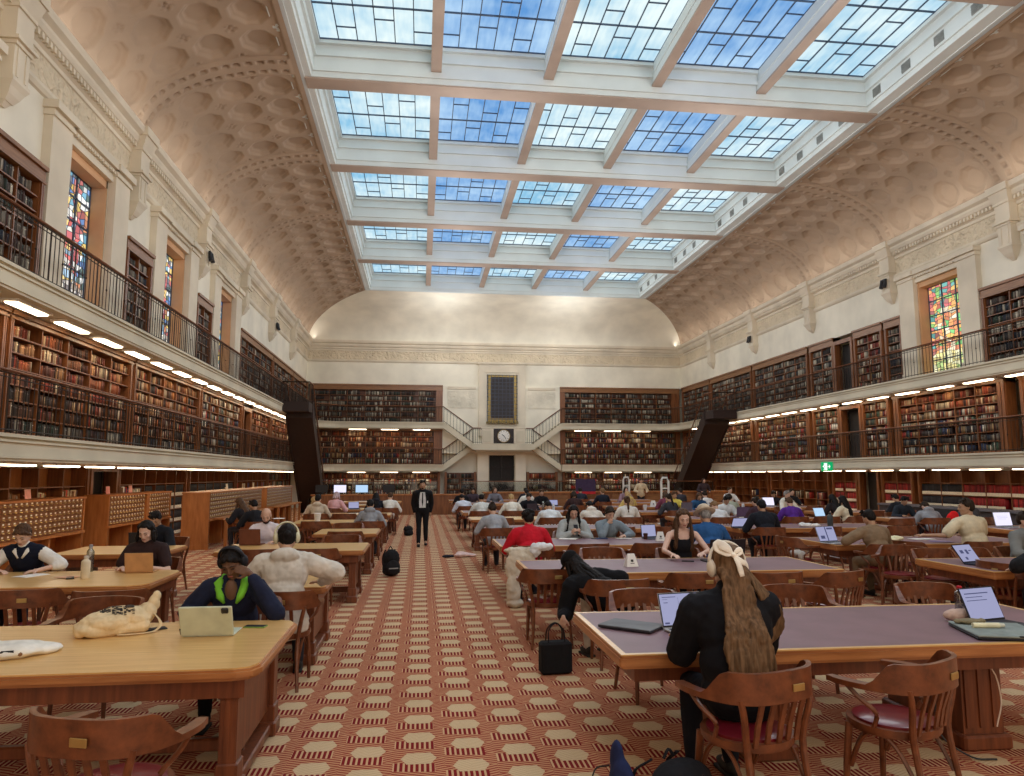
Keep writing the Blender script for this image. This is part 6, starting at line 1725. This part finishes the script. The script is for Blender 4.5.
# ------------------------------------------------------------------ things on the tables and on the floor
TZ = .7605
def laptop(x, y, rz, label, shell, screen, w=.32, d=.22, ang=105, z=TZ, deck=None, doodle=None):
    """local +y is the hinge side; the sitter is at -y"""
    t = empty('laptop', (x, y, z), rz, label, 'laptop')
    b = MB().cbox((0, 0, .009), (w, d, .014), bev=.004).build('base', 'obj', t); col(b, shell)
    k = MB(); k.box(-w/2+.02, w/2-.02, -.02, d/2-.03, .0162, .0172); col(k.build('keyboard', 'obj', b), (.02, .02, .025))
    k = MB(); k.box(-.05, .05, -d/2+.015, -.03, .0162, .017); col(k.build('trackpad', 'obj', b), tuple(v*.8 for v in shell))
    a = math.radians(ang-90); R = Euler((-a, 0, 0)); h = d
    def pt(u, v, o): q = V((u, o, v)); q = R.to_matrix() @ q; return q+V((0, d/2-.003, .016))
    m = MB(); vs = [pt(u, v, o) for u in (-w/2, w/2) for o in (0, .007) for v in (0, h)]
    m.add(vs, [(0, 1, 3, 2), (4, 6, 7, 5), (0, 4, 5, 1), (2, 3, 7, 6), (0, 2, 6, 4), (1, 5, 7, 3)]); l = m.build('lid', 'obj', t); col(l, shell)
    m = MB(); e = .008; vs = [pt(u, v, o) for u in (-w/2+.002, w/2-.002) for o in (-.0015, 0) for v in (.004, h-.003)]
    m.add(vs, [(0, 1, 3, 2), (4, 6, 7, 5), (0, 4, 5, 1), (2, 3, 7, 6), (0, 2, 6, 4), (1, 5, 7, 3)]); col(m.build('bezel', 'obj', l), (.012, .012, .016))
    m = MB(); vs = [pt(u, v, -.0025) for u in (-w/2+e, w/2-e) for v in (.016, h-.01)]
    m.add(vs, [(0, 2, 3, 1)]); m.build('screen', screen, l)
    if doodle:
        m = MB()
        def q(u0, u1, v0, v1): m.add([pt(u0, v0, -.0035), pt(u1, v0, -.0035), pt(u1, v1, -.0035), pt(u0, v1, -.0035)], [(0, 1, 2, 3)])
        for r_ in doodle: q(*[a_*s_ for a_, s_ in zip(r_, (w, w, h, h))])
        m.build('screen_content', 'ink', l)
    return t
M['ink'] = emit('screen_ink', (96, 100, 140), .5, 'NONE')
SIL, DRK, GLD = C(178, 180, 184), C(34, 34, 40), C(196, 150, 104)
laptop(1.90, 5.06, .18, 'open silver laptop with a pale document on screen, before the woman with the white bow', SIL, 'screenblue', .34, .24, 108, doodle=[(-.42, -.1, .86, .88), (-.4, -.3, .7, .72), (-.44, -.33, .1, .15), (-.05, -.045, .1, .85), (-.42, -.3, .8, .81), (.1, .4, .8, .81)])
laptop(4.22, 4.98, .25, 'open dark laptop with lit screen at the right edge of the nearest mauve table', C(60, 60, 66), 'screenblue', .36, .25, 112, doodle=[(-.4, .3, .8, .83), (-.4, .1, .7, .72), (-.4, .2, .6, .62)])
t = empty('closed_laptop', (1.50, 5.27, TZ), -.72, 'closed dark grey laptop lying left of the open silver laptop', 'laptop')
col(MB().cbox((0, 0, .011), (.34, .25, .012), bev=.004).build('base', 'obj', t), C(58, 56, 64)); col(MB().cbox((0, 0, .021), (.34, .25, .007), bev=.003).build('lid', 'obj', t), C(104, 106, 110))
t.location.x = 1.52; t.location.y = 5.27; t.scale = (1.2, 1.1, 1)
laptop(3.80, 9.05, PI, 'large black laptop before the woman in the black sleeveless top', C(38, 30, 34), 'screenblue', .46, .29, 105)
laptop(-3.12, 8.92, PI, 'gold laptop seen from behind, in front of the woman in brown', GLD, 'screenblue', .30, .21, 100)
laptop(-2.62, 12.12, PI-.1, 'reddish-brown laptop before the bald bearded man', C(110, 66, 50), 'screenblue', .33, .24, 100)
laptop(-4.25, 12.05, PI, 'dark laptop on the table beside the near card catalogue', DRK, 'screenblue', .3, .21, 100)
laptop(6.62, 11.2, .3, 'silver laptop showing two page thumbnails, before the olive-brown sweater', SIL, 'screenblue', .40, .26, 112, doodle=[(-.03, .03, .05, .95), (-.36, -.14, .2, .4), (.08, .4, .78, .9)])
laptop(6.84, 8.35, .35, 'tablet computer with pencil sketches on its screen, standing on the first table of its column', C(30, 34, 56), 'screenblue', .36, .25, 125, doodle=[(-.3, -.12, .5, .68), (.0, .14, .45, .7), (-.22, -.1, .15, .3), (.2, .34, .6, .66)])
laptop(12.25, 14.1, .1, 'laptop with bright lilac-white screen at the right edge, beyond the cream T-shirt', SIL, 'screenwhite', .44, .30, 102, doodle=[(-.3, .3, .7, .71), (-.3, .3, .6, .61), (-.3, .2, .5, .51)])
laptop(6.60, 14.65, .1, 'dark laptop before the man in the black shirt', DRK, 'screenblue', .36, .22, 60)
laptop(3.98, 12.4, .3, 'dark laptop standing open behind the hand-to-mouth girl', C(84, 88, 98), 'screenblue', .3, .22, 100)
laptop(1.85, 11.6, .1, 'laptop with pale screen before the red fleece', SIL, 'screenwhite', .3, .2, 110)
laptop(8.45, 18.75, PI, 'violet-grey laptop before the dark-haired man in white T-shirt', C(104, 84, 112), 'screenblue', .36, .24, 100)
laptop(10.35, 17.98, .3, 'laptop with bright cyan-white screen before the cream cardigan', SIL, 'screenmon', .36, .24, 110)
laptop(8.15, 22.1, PI, 'grey laptop before the person in yellow', C(110, 104, 116), 'screenblue', .36, .24, 100)
laptop(12.2, 24.6, 0, 'laptop with white screen near the empty bookcase', SIL, 'screenwhite', .42, .3, 105)
laptop(3.4, 22.6, PI, 'dark laptop at the far side of the sixth right table', C(70, 60, 66), 'screenblue', .3, .2, 100)
laptop(-2.1, 24.1, .3, 'black laptop on the seventh left table', DRK, 'screenblue', .34, .22, 95)
laptop(5.6-.9, 27.0-1.2, 0, 'dark laptop at the right end of the seventh right table', DRK, 'screenblue', .3, .2, 100)
laptop(13.0, 17.2, PI-.3, 'dark laptop between the young man in the dark T-shirt and the grey hoodie', C(60, 62, 66), 'screenblue', .34, .22, 100)
laptop(-5.1, 8.5, PI-.4, 'silver laptop at the very left edge, on the table of the girl in the vest', C(120, 118, 114), 'screenblue', .3, .2, 100)
for x, lab, mt in ((-3.75, 'left desktop monitor with a white screen on the far computer counter', 'screenwhite'), (-2.75, 'right desktop monitor with a pale blue screen on the far computer counter', 'screenmon')):
    t = empty('monitor', (x, 35.2, .95), 0, lab, 'monitor')
    MB().cbox((0, .03, .26), (.6, .04, .38), bev=.01).build('casing', 'black', t); m = MB(); m.box(-.28, .28, .0, .008, .09, .43); m.build('screen', mt, t)
    MB().cbox((0, .05, .05), (.1, .06, .1)).build('neck', 'black', t); MB().cbox((0, .05, .008), (.34, .2, .016), bev=.004).build('foot', 'black', t)
for x in (-4.6, -1.5): 
    t = empty('monitor', (x, 35.2, .95), 0, 'dark switched-off monitor on the far computer counter, %s' % ('left of the lit ones' if x < -2 else 'right of the lit ones'), 'monitor')
    MB().cbox((0, .03, .26), (.56, .04, .36), bev=.01).build('casing', 'black', t); MB().cbox((0, .05, .05), (.1, .06, .1)).build('neck', 'black', t); MB().cbox((0, .05, .008), (.34, .2, .016), bev=.004).build('foot', 'black', t)

# tablet in a cream folding case before the girl with headphones
t = empty('tablet', (-1.42, 5.42, TZ), PI, 'tablet in a pale cream folding case, propped up before the girl with black headphones', 'tablet')
col(MB().cbox((0, -.03, .005), (.25, .20, .009), bev=.003).build('case_base', 'obj', t), C(196, 204, 184))
R = Euler((math.radians(-24), 0, 0)); m = MB(); m.cbox((0, .115, .095), (.255, .012, .185), rot=R, bev=.004); col(m.build('case_back', 'obj', t), C(198, 208, 190))
m = MB(); m.cbox((0, .105, .092), (.235, .004, .165), rot=R); m.build('screen', 'screenblue', t)
m = MB(); m.cbox((-.095, .158, .155), (.035, .012, .035), rot=R, bev=.006); m.build('camera_bump', 'black', t)
m = MB(); m.tube([(.13, -.02, .006), (.135, .05, .012), (.128, .1, .05)], .004, 6); m.build('pencil', 'black', t)
t.scale = (1.35, 1.2, 1.2)
def phone(x, y, rz, label, c=(.02, .02, .025), z=TZ):
    t = empty('phone', (x, y, z), rz, label, 'phone'); col(MB().cbox((0, 0, .0045), (.076, .155, .009), bev=.003).build('body', 'obj', t), c)
    col(MB().cbox((0, 0, .0095), (.068, .145, .001)).build('screen', 'obj', t), (.01, .01, .015)); return t
phone(-1.86, 5.62, -1.0, 'dark phone lying right of the canvas tote bag')
phone(-1.17, 5.62, 1.4, 'phone with green case beside the tablet of the girl with headphones', C(120, 150, 70))
phone(-3.68, 8.45, .4, 'dark phone on papers near the white bottle'); phone(3.0, 12.5, 1.2, 'dark phone on the table before the girl with long black hair')
phone(5.55+.7, 14.95+.0, .2, 'dark phone lying left of the black laptop') ; phone(3.02+.36, 9.12, 1.2, 'small dark phone under the hand of the woman in black')
o = bpy.data.objects['phone.004']; o.location = (4.75, 15.0, TZ)
t = phone(2.68, 12.62, 0, 'phone held up in both hands by the girl with long black hair', (.03, .03, .04), .93); t.rotation_euler = (.9, 0, 0)

def bottle(x, y, label, r, h, c, mat='obj', cap=(.5, .5, .5), waist=False, z=TZ):
    t = empty('water_bottle', (x, y, z), 0, label, 'bottle')
    b = MB().lathe([(r*.9, 0), (r, .01), (r, h*.72), (r*.9, h*.78), (r*.45, h*.86), (r*.45, h*.9)], 20).build('body', mat, t, True)
    if mat == 'obj': col(b, c)
    col(MB().lathe([(r*.5, h*.885), (r*.52, h*.9), (r*.5, h), (r*.3, h*1.01)], 16).build('cap', 'obj', t, True), cap); return t
bottle(-3.52, 8.42, 'cream white bottle with grey cap beside the gold laptop', .045, .235, C(226, 214, 188), cap=C(206, 200, 190))
bottle(-3.72, 9.0, 'transparent steel-capped bottle behind the cream bottle', .04, .30, None, 'bottle', C(150, 150, 156))
bottle(4.22, 5.42, 'clear plastic bottle with red cap beside the right-hand laptop', .038, .22, None, 'bottle', C(196, 40, 50))
bottle(8.62, 14.75, 'dark grey flask on the table right of the black shirt man', .06, .30, C(70, 76, 78), cap=C(50, 54, 56))
bottle(-1.02, 8.2, 'small yellow-green bottle on the small oak table by the white hooded jacket', .04, .12, C(206, 196, 120), cap=C(160, 150, 80))
bottle(3.65, 21.9, 'clear green-tinted bottle on the sixth right table', .045, .3, None, 'bottle', C(200, 220, 210))
bottle(3.95, 21.8, 'small white bottle right of the green-tinted bottle', .04, .24, C(216, 220, 222)); bottle(9.45, 21.9, 'white bottle right of the teal top', .045, .3, C(214, 220, 222)); bottle(9.9, 21.8, 'second white bottle, further right on that table', .045, .24, C(206, 210, 214))
def cup(x, y, label, c=(.8, .8, .8), r=.045, h=.13):
    t = empty('cup', (x, y, TZ), 0, label, 'cup'); col(MB().lathe([(r*.72, 0), (r, h), (r*.92, h), (r*.66, .01)], 16).build('cup_body', 'obj', t, True), c)
    col(MB().lathe([(r*1.04, h-.004), (r*1.04, h+.006), (r*.8, h+.014)], 16).build('lid', 'obj', t, True), tuple(v*.9 for v in c)); return t
cup(-2.35, 17.45, 'white lidded cup on the oak table before the beige hoodie', C(232, 230, 226), .08, .2)
cup(-4.86, 8.22, 'white paper cup before the girl in the navy vest', C(228, 226, 232), .05, .13); cup(3.82, 12.3, 'brown cup right of the notebook of the hand-to-mouth girl', C(70, 40, 34), .04, .09)
cup(6.9, 23.0-.8, 'white cup at the fifth middle table', C(230, 230, 230), .06, .16); cup(7.9, 12.2, 'white takeaway cup lid down on the second middle table', C(220, 220, 214), .04, .1)

# folded white table signs
def tent(x, y, rz, label, s=1.):
    t = empty('table_sign', (x, y, TZ), rz, label, 'sign')
    m = MB(); w, h, d = .075*s, .15*s, .055*s; top = .045*s
    m.add([(-w, -d, 0), (w, -d, 0), (top, -.006, h), (-top, -.006, h), (-w, d, 0), (w, d, 0), (top, .006, h), (-top, .006, h)], [(0, 1, 2, 3), (5, 4, 7, 6), (0, 3, 7, 4), (1, 5, 6, 2), (3, 2, 6, 7), (0, 4, 5, 1)])
    m.build('card', 'white', t)
    m = MB(); m.cbox((0, -.036*s, .07*s), (.03*s, .003, .028*s), rot=Euler((-.32, 0, 0))); m.cbox((0, -.046*s, .04*s), (.05*s, .003, .006*s), rot=Euler((-.32, 0, 0))); m.build('printed_mark', 'black', t)
    return t
tent(2.52, 8.72, .15, 'white folded table sign on the second mauve table, right of the bending woman'); tent(3.98, 12.0, -.1, 'white folded table sign on the third mauve table, beside a yellow fruit')
tent(6.95, 15.4, .2, 'white folded table sign beyond the black laptop', 1.2); tent(9.1, 21.3, 0, 'white folded table sign on the fifth middle table', 1.2); tent(8.0, 24.8, 0, 'white folded table sign on the sixth middle table', 1.4)
m = MB(); m.ell((0, 0, .03), (.05, .04, .032)); m.ell((.05, .01, .028), (.04, .035, .028)); o = m.build('fruit', 'obj', None, 'all'); o.location = (4.16, 12.05, TZ); col(o, C(226, 180, 60)); tag(o, 'small yellow fruit beside the sign on the third mauve table', 'fruit')
m = MB(); m.ell((0, 0, .02), (.018, .018, .01)); o = m.build('earbud_case', 'obj', None, 'all'); o.location = (1.98, 4.72, TZ-.008); col(o, C(236, 236, 236)); tag(o, 'small white earbud case beside the black coat sleeve', 'earbud case')

# papers, notebooks
def sheets(x, y, rz, label, n=3, w=.21, d=.297, c=None, z=TZ, nm='papers', cat='papers', th=.004):
    t = empty(nm, (x, y, z), rz, label, cat); rd = random.Random(int(x*100))
    for i in range(n):
        m = MB(); k = 6; a = rd.uniform(-.25, .25) if n > 1 else 0; ox, oy = (rd.uniform(-.06, .06), rd.uniform(-.05, .05)) if n > 1 else (0, 0)
        R = Matrix.Rotation(a, 3, 'Z'); vs = []
        for lay in (0, 1):
            for j in range(k+1):
                for e in (0, 1):
                    u = (j/k-.5)*w; zz = i*th+lay*th*.8+.006*math.sin(j/k*PI+i)*(.5+lay*0)
                    vs.append(R @ V((u+ox, (e-.5)*d+oy, zz)))
        q = 2*(k+1); fs = []
        for j in range(k):
            a0 = 2*j; fs += [(a0, a0+1, a0+3, a0+2), (q+a0, q+a0+2, q+a0+3, q+a0+1), (a0, a0+2, q+a0+2, q+a0), (a0+1, q+a0+1, q+a0+3, a0+3)]
        fs += [(0, q, q+1, 1), (2*k, 2*k+1, q+2*k+1, q+2*k)]
        m.add(vs, fs); o = m.build('sheet', 'paper' if c is None else 'obj', t)
        if c: col(o, c)
    return t
sheets(-4.5, 8.1, .5, 'white papers spread on the oak table before the girl in the navy vest', 4)
sheets(-4.2, 8.72, -.4, 'white sheet under the arm of the girl in the navy vest', 1); sheets(-3.72, 8.5, 1.4, 'pinkish folded papers under a phone beside the cream bottle', 2, .15, .2, C(220, 170, 140))
sheets(2.55, 12.55, 1.2, 'white papers before the girl with long black hair', 2); sheets(3.5, 12.45, 1.5, 'open black and white notebook before the hand-to-mouth girl', 2, .16, .22)
sheets(3.1, 12.5, 1.5, 'blue notebook left of the hand-to-mouth girl', 1, .15, .2, C(40, 60, 100), th=.012, nm='notebook', cat='notebook')
sheets(7.5, 8.0, .4, 'white paper under the sketching tablet', 2, .3, .4); sheets(8.5, 11.3, 1.5, 'purple folder and papers under the arm of the cream T-shirt', 3, .2, .3, C(170, 150, 190)); sheets(8.5, 11.75, 1.4, 'white papers beyond the arm of the cream T-shirt', 2, .25, .35)
sheets(-1.9, 21.2, .2, 'white papers on the sixth left table', 2); sheets(-2.2, 24.6, .2, 'white papers on the seventh left table', 2); sheets(1.42, 8.28, .4, 'pale papers lying on the burgundy seat under the second table', 2, .2, .28, z=.492)
sheets(1.7, 18.4, .3, 'pale papers on the fifth table beside the aisle', 2); sheets(8.6, 18.2, .3, 'white papers before the purple shirt', 2); sheets(13.6, 17.3, .3, 'white papers at the nearest wall column table', 3); sheets(12.0, 17.5, .3, 'papers beside the grey hoodie', 2)
sheets(-3.45, 19.0, .3, 'white papers on the writing shelf of the far catalogue', 2, z=.77)
for x, y, lab, c in ((-7.0, 17.6, 'pink notice card on top of the second card catalogue', C(240, 160, 150)), (-7.0, 18.9, 'second pink notice card on the card catalogue, further along', C(240, 170, 156)), (-5.6, 22.3, 'cream notice card on the far card catalogue', C(240, 220, 180)), (-7.0, 14.2, 'pink notice card on the nearest card catalogue', C(236, 170, 156))):
    t = empty('notice_card', (x, y, 1.42), 0, lab, 'card'); col(MB().cbox((0, 0, .09), (.01, .2, .17), rot=Euler((0, -.12, 0))).build('card', 'obj', t), c); col(MB().cbox((-.03, 0, .05), (.06, .12, .006), rot=Euler((0, .8, 0))).build('stand', 'obj', t), c)

# things beside the right-hand laptop: sleeve with pencil cases
t = empty('laptop_sleeve', (3.98, 4.76, TZ), -.3, 'grey-green padded laptop sleeve at the right end of the nearest mauve table', 'laptop sleeve')
col(MB().cbox((0, 0, .010), (.46, .50, .018), bev=.007).build('lower_pad', 'obj', t), C(36, 34, 40)); col(MB().cbox((0, 0, .026), (.46, .50, .014), bev=.006).build('upper_cover', 'cloth', t), C(136, 146, 142))
col(MB().cbox((.05, -.245, .03), (.06, .012, .012), bev=.003).build('buckle', 'obj', t), (.02, .02, .02))
def lump(name, label, cat, loc, rz, els, c, mat='cloth', vox=.006, bmp=(.012, .04), parent=None):
    m = MB()
    for e in els:
        if len(e) == 2: m.ell(e[0], e[1])
        else: m.cap(*e)
    me = finish(m, name, mat, vox, 2, .5, bmp); o = link(name, me, parent, loc, rz); col(o, c)
    if parent is None: tag(o, label, cat)
    return o
lump('pencil_case', 'soft pinkish-white pencil case lying behind the padded sleeve', 'pencil case', (4.02, 5.18, TZ), -.25, [((0, 0, .045), (.12, .055, .05)), ((.07, 0, .045), (.07, .05, .045))], C(214, 186, 172))
lump('fabric_pouch', 'crumpled olive-striped pouch on the padded sleeve', 'pouch', (3.92, 4.95, TZ+.034), .1, [((0, 0, .016), (.10, .05, .018)), ((-.07, .02, .015), (.05, .03, .016)), ((.07, -.01, .016), (.05, .03, .016))], C(132, 122, 96), bmp=(.018, .03))
t = empty('glue_stick', (3.92, 4.80, TZ+.05), -1.72, 'cream white marker tube lying on the padded sleeve', 'marker')
col(MB().tube([(0, -.09, 0), (0, .09, 0)], .018, 12).build('tube', 'obj', t, True), C(226, 222, 190)); col(MB().tube([(0, .09, 0), (0, .125, 0)], [.015, .013], 12).build('cap', 'obj', t, True), C(206, 206, 190))
# cables from the pedestal socket
m = MB(); m.tube(spline([(3.55, 4.9, .68), (3.78, 4.66, .6), (3.86, 4.64, .38), (3.80, 4.62, .2)], 5), .005, 6); o = m.build('charging_cable', 'obj'); col(o, C(214, 196, 180)); tag(o, 'pale charging cable hanging down the pedestal of the nearest mauve table', 'cable')
m = MB(); m.tube(spline([(3.45, 4.73, .66), (3.45, 4.73, .4), (3.46, 4.72, .14), (3.6, 4.62, .02), (3.75, 4.58, .012)], 5), .006, 6); o = m.build('power_cable', 'black'); tag(o, 'black power cable clipped down the side of the same pedestal', 'cable')

# tote bag with lettering, on the nearest oak table
t = empty('tote_bag', (-2.08, 5.52, TZ), .42, 'crumpled cream canvas tote bag with black lettering on the nearest oak table', 'tote bag')
bag = lump('bag_body', None, None, (0, 0, 0), 0, [((-.05, 0, .08), (.19, .14, .078)), ((-.16, -.09, .04), (.16, -.06, .045), .04, .05), ((-.2, .07, .05), (.12, .09, .08), .045, .06), ((-.22, -.06, .035), (-.22, .06, .05), .035, .045), ((.10, .01, .09), (.13, .12, .085)), ((-.17, -.02, .05), (.09, .11, .048)), ((.18, .02, .12), (.07, .08, .07)), ((.0, .06, .10), (.16, .07, .075)), ((.23, .04, .18), (.04, .045, .06)), ((.25, .04, .23), (.03, .035, .035))], C(226, 204, 164), 'cloth', .006, (.022, .07), t)
col(MB().tube(spline([(.2, -.02, .15), (.27, -.05, .06), (.23, -.1, .01), (.1, -.13, .008), (0, -.12, .01)], 4), .012, 8, flat=.3).build('strap', 'cloth', t), C(216, 192, 150))
glyph = {'F': ['111', '100', '110', '100', '100'], 'A': ['010', '101', '111', '101', '101'], 'I': ['111', '010', '010', '010', '111'], 'R': ['110', '101', '110', '101', '101'], 'E': ['111', '100', '110', '100', '111'], 'L': ['100', '100', '100', '100', '111'], 'B': ['110', '101', '110', '101', '110']}
def surf_z(x, y):
    hit, loc, n, i = bag.ray_cast(V((x, y, .4)), V((0, 0, -1))); return loc.z if hit else .1
m = MB(); px = .0115
for r_, word in enumerate(('EAR', 'FAIR', 'LARE')):
    for ci_, ch in enumerate(word):
        for j, rowb in enumerate(glyph[ch]):
            for i, b in enumerate(rowb):
                if b == '1':
                    lx = -.10+ .072*r_ + j*px*1.1; ly = .095-(ci_*4+i)*px*1.1
                    zz = surf_z(lx, ly); m.cbox((lx, ly, zz+.002), (px*1.25, px*1.25, .004), rot=Euler((0, 0, 0)))
m.build('lettering', 'black', t)
# white bag at the left edge
t = empty('cloth_bag', (-2.42, 4.96, TZ), .3, 'white cloth bag with a black buckle at the left edge of the nearest oak table', 'bag')
lump('bag_body', None, None, (0, 0, 0), 0, [((-.05, 0, .03), (.22, .17, .05)), ((.07, .03, .02), (.16, .13, .034)), ((-.2, .0, .04), (.14, .14, .06))], C(232, 230, 222), 'cloth', .007, (.012, .08), t)
col(MB().cbox((-.04, -.14, .04), (.08, .03, .03), bev=.008).build('buckle', 'obj', t), (.015, .015, .015)); col(MB().cbox((-.02, -.13, .03), (.12, .05, .025), bev=.008).build('strap', 'cloth', t), C(130, 96, 70))

# floor bags
def backpack(x, y, rz, label, c, w=.3, d=.2, h=.42, accent=None, lie=0):
    t = empty('backpack', (x, y, 0), rz, label, 'bag')
    lump('pack_body', None, None, (0, 0, 0), 0, [((0, 0, h*.3), (w/2, d/2, h*.3)), ((0, 0, h*.62), (w*.47, d*.46, h*.32)), ((0, -.0, h*.18), (w*.5, d*.52, h*.18))], c, 'knit', .012, (.012, .1), t)
    lump('front_pocket', None, None, (0, 0, 0), 0, [((0, -d*.45, h*.32), (w*.38, d*.2, h*.26))], tuple(v*1.3 for v in c), 'knit', .012, (.008, .08), t)
    for s in (-1, 1): col(MB().tube(spline([(s*w*.25, d*.4, h*.9), (s*w*.33, d*.75, h*.6), (s*w*.3, d*.5, h*.12)], 4), .018, 6, flat=.4).build('strap', 'cloth', t), c)
    col(MB().tube(spline([(-.04, d*.3, h*.9), (0, d*.3, h*1.02), (.04, d*.3, h*.9)], 4), .009, 6).build('handle', 'cloth', t), c)
    if accent: col(MB().cbox((0, -d*.66, h*.3), (w*.5, .008, .02)).build('zip', 'obj', t), accent)
    return t
backpack(-.52, 13.95, .3, 'black backpack standing by the aisle beside the short oak table', (.012, .012, .014), .34, .26, .52, (.3, .3, .3))
backpack(-.35, 23.0, .3, 'small black bag on the floor by the aisle, left block', (.012, .012, .014), .3, .24, .32)
backpack(1.42, 4.02, .5, 'black backpack with open top on the carpet left of the nearest armchair', (.010, .011, .016), .42, .3, .34, (.2, .2, .22))
o = lump('tote_satchel', 'navy blue bag flap with thin looped strap left of the open black backpack', 'bag', (1.13, 4.16, 0), .2, [((0, 0, .14), (.06, .13, .15)), ((.0, .06, .24), (.035, .07, .13))], C(34, 44, 84), 'knit', .01, (.01, .08))
col(MB().tube(spline([(-.03, .1, .22), (-.14, .06, .22), (-.20, -.02, .1), (-.16, -.06, .03), (-.02, -.06, .05)], 5), .005, 6).build('strap', 'cloth', o), (.03, .025, .02))
t = empty('handbag', (1.28, 7.02, 0), .1, 'square black handbag on the carpet in the hand of the bending woman', 'bag')
col(MB().cbox((0, 0, .15), (.30, .14, .29), bev=.02).build('bag_body', 'cloth', t), (.008, .008, .010))
for s in (-1, 1): col(MB().tube(spline([(-.08, s*.05, .28), (-.07, s*.03, .40), (0, s*.01, .46), (.07, s*.03, .40), (.08, s*.05, .28)], 4), .007, 6).build('handle', 'cloth', t), (.01, .01, .012))
backpack(5.75, 13.6, .2, 'black bag by the feet of the man in the black shirt', (.012, .012, .014), .3, .24, .34)
backpack(7.15, 10.1, .4, 'black backpack behind the chair of the olive-brown sweater', (.012, .012, .014), .34, .26, .46); backpack(6.95, 8.85, .2, 'black backpack under the first table of the middle right column', (.012, .012, .014), .4, .3, .4)
o = lump('red_bag', 'bright red cloth bag hanging on the chair beside the grey hoodie', 'bag', (12.62, 16.25, .78), 0, [((0, 0, 0), (.17, .1, .19)), ((.03, 0, .1), (.12, .08, .12))], C(226, 36, 36), 'knit', .015)
o = lump('cast_off_jacket', 'pink and white jacket dropped on the carpet on the right of the aisle', 'jacket', (.98, 16.9, 0), .2, [((0, 0, .05), (.22, .14, .055)), ((.18, .0, .035), (.14, .10, .04)), ((-.05, .05, .08), (.12, .09, .05))], C(226, 196, 190), 'knit', .014, (.03, .08))
o = lump('dark_scarf', 'dark scarf beside the pink and white jacket on the carpet', 'scarf', (.62, 16.85, 0), .2, [((0, 0, .03), (.14, .06, .035)), ((.1, .02, .03), (.07, .05, .03))], (.02, .02, .03), 'knit', .014, (.02, .08))
o = lump('draped_coat', 'cream coat draped over the back of the red fleece chair down to the floor', 'coat', (1.42, 10.52, 0), 0, [((0, 0, .78), (.25, .07, .05)), ((-.05, -.05, .55), (.17, .07, .28)), ((.12, -.05, .62), (.10, .07, .22)), ((-.1, -.06, .25), (.11, .08, .26)), ((-.08, -.05, .06), (.13, .1, .06))], C(206, 196, 178), 'knit', .012, (.04, .09))
o = lump('white_bag', 'crumpled white bag lying over the cream draped coat', 'bag', (1.72, 10.45, .84), 0, [((0, 0, 0), (.17, .07, .06)), ((-.1, 0, -.05), (.09, .06, .10))], C(226, 228, 232), 'knit', .012, (.04, .06))
o = lump('folded_cloth', 'crumpled cream cloth on the second middle table, left of the cream T-shirt', 'cloth', (7.75, 11.5, TZ), 0, [((0, 0, .025), (.2, .12, .03)), ((.12, .0, .04), (.13, .10, .045)), ((-.15, .05, .02), (.12, .08, .022))], C(224, 216, 178), 'knit', .012, (.03, .06))
o = lump('tissue_pile', 'crumpled white tissues on the third middle table', 'tissues', (8.1, 14.75, TZ), 0, [((0, 0, .035), (.16, .08, .05)), ((.2, .0, .03), (.1, .06, .04)), ((-.1, .03, .05), (.07, .06, .05))], C(230, 230, 228), 'knit', .012, (.03, .05))
o = lump('dark_coat', 'dark coat hanging on the chair at the far left of the right edge figure', 'coat', (9.35, 10.35, .70), 0, [((0, 0, .0), (.26, .13, .16)), ((.0, -.02, -.25), (.2, .12, .25))], C(44, 44, 46), 'knit', .015, (.04, .1))
o = lump('grey_scarf', 'grey and white garment on the chair under the table of the olive-brown sweater', 'garment', (6.2, 11.65, .50), 0, [((0, 0, .05), (.14, .12, .07)), ((-.02, -.16, -.02), (.05, .04, .12))], C(196, 186, 176), 'knit', .014, (.04, .07))
# ------------------------------------------------------------------ camera and light
cam = bpy.data.cameras.new('camera'); co = bpy.data.objects.new('camera', cam); COL.objects.link(co)
cam.sensor_width = 36; cam.lens = 730/1024*36; cam.clip_end = 200; cam.clip_start = .05
co.location = (0, 0, 1.85); co.rotation_euler = (PI/2+math.atan(87/730), 0, -math.atan(91/730*math.cos(math.atan(87/730))))
SC.camera = co
w = bpy.data.worlds.new('world'); SC.world = w; w.use_nodes = True
w.node_tree.nodes['Background'].inputs[0].default_value = (*s2l((236, 214, 190)), 1)
w.node_tree.nodes['Background'].inputs[1].default_value = 1.0
SC.view_settings.view_transform = 'Standard'; SC.view_settings.look = 'None'
SC.view_settings.gamma = 1; SC.view_settings.use_curve_mapping = False
SC.view_settings.exposure = 0.35
cy = SC.cycles
cy.use_denoising = True; cy.max_bounces = 7; cy.diffuse_bounces = 5; cy.glossy_bounces = 3; cy.transparent_max_bounces = 12
cy.caustics_reflective = False; cy.caustics_refractive = False; cy.sample_clamp_indirect = 6
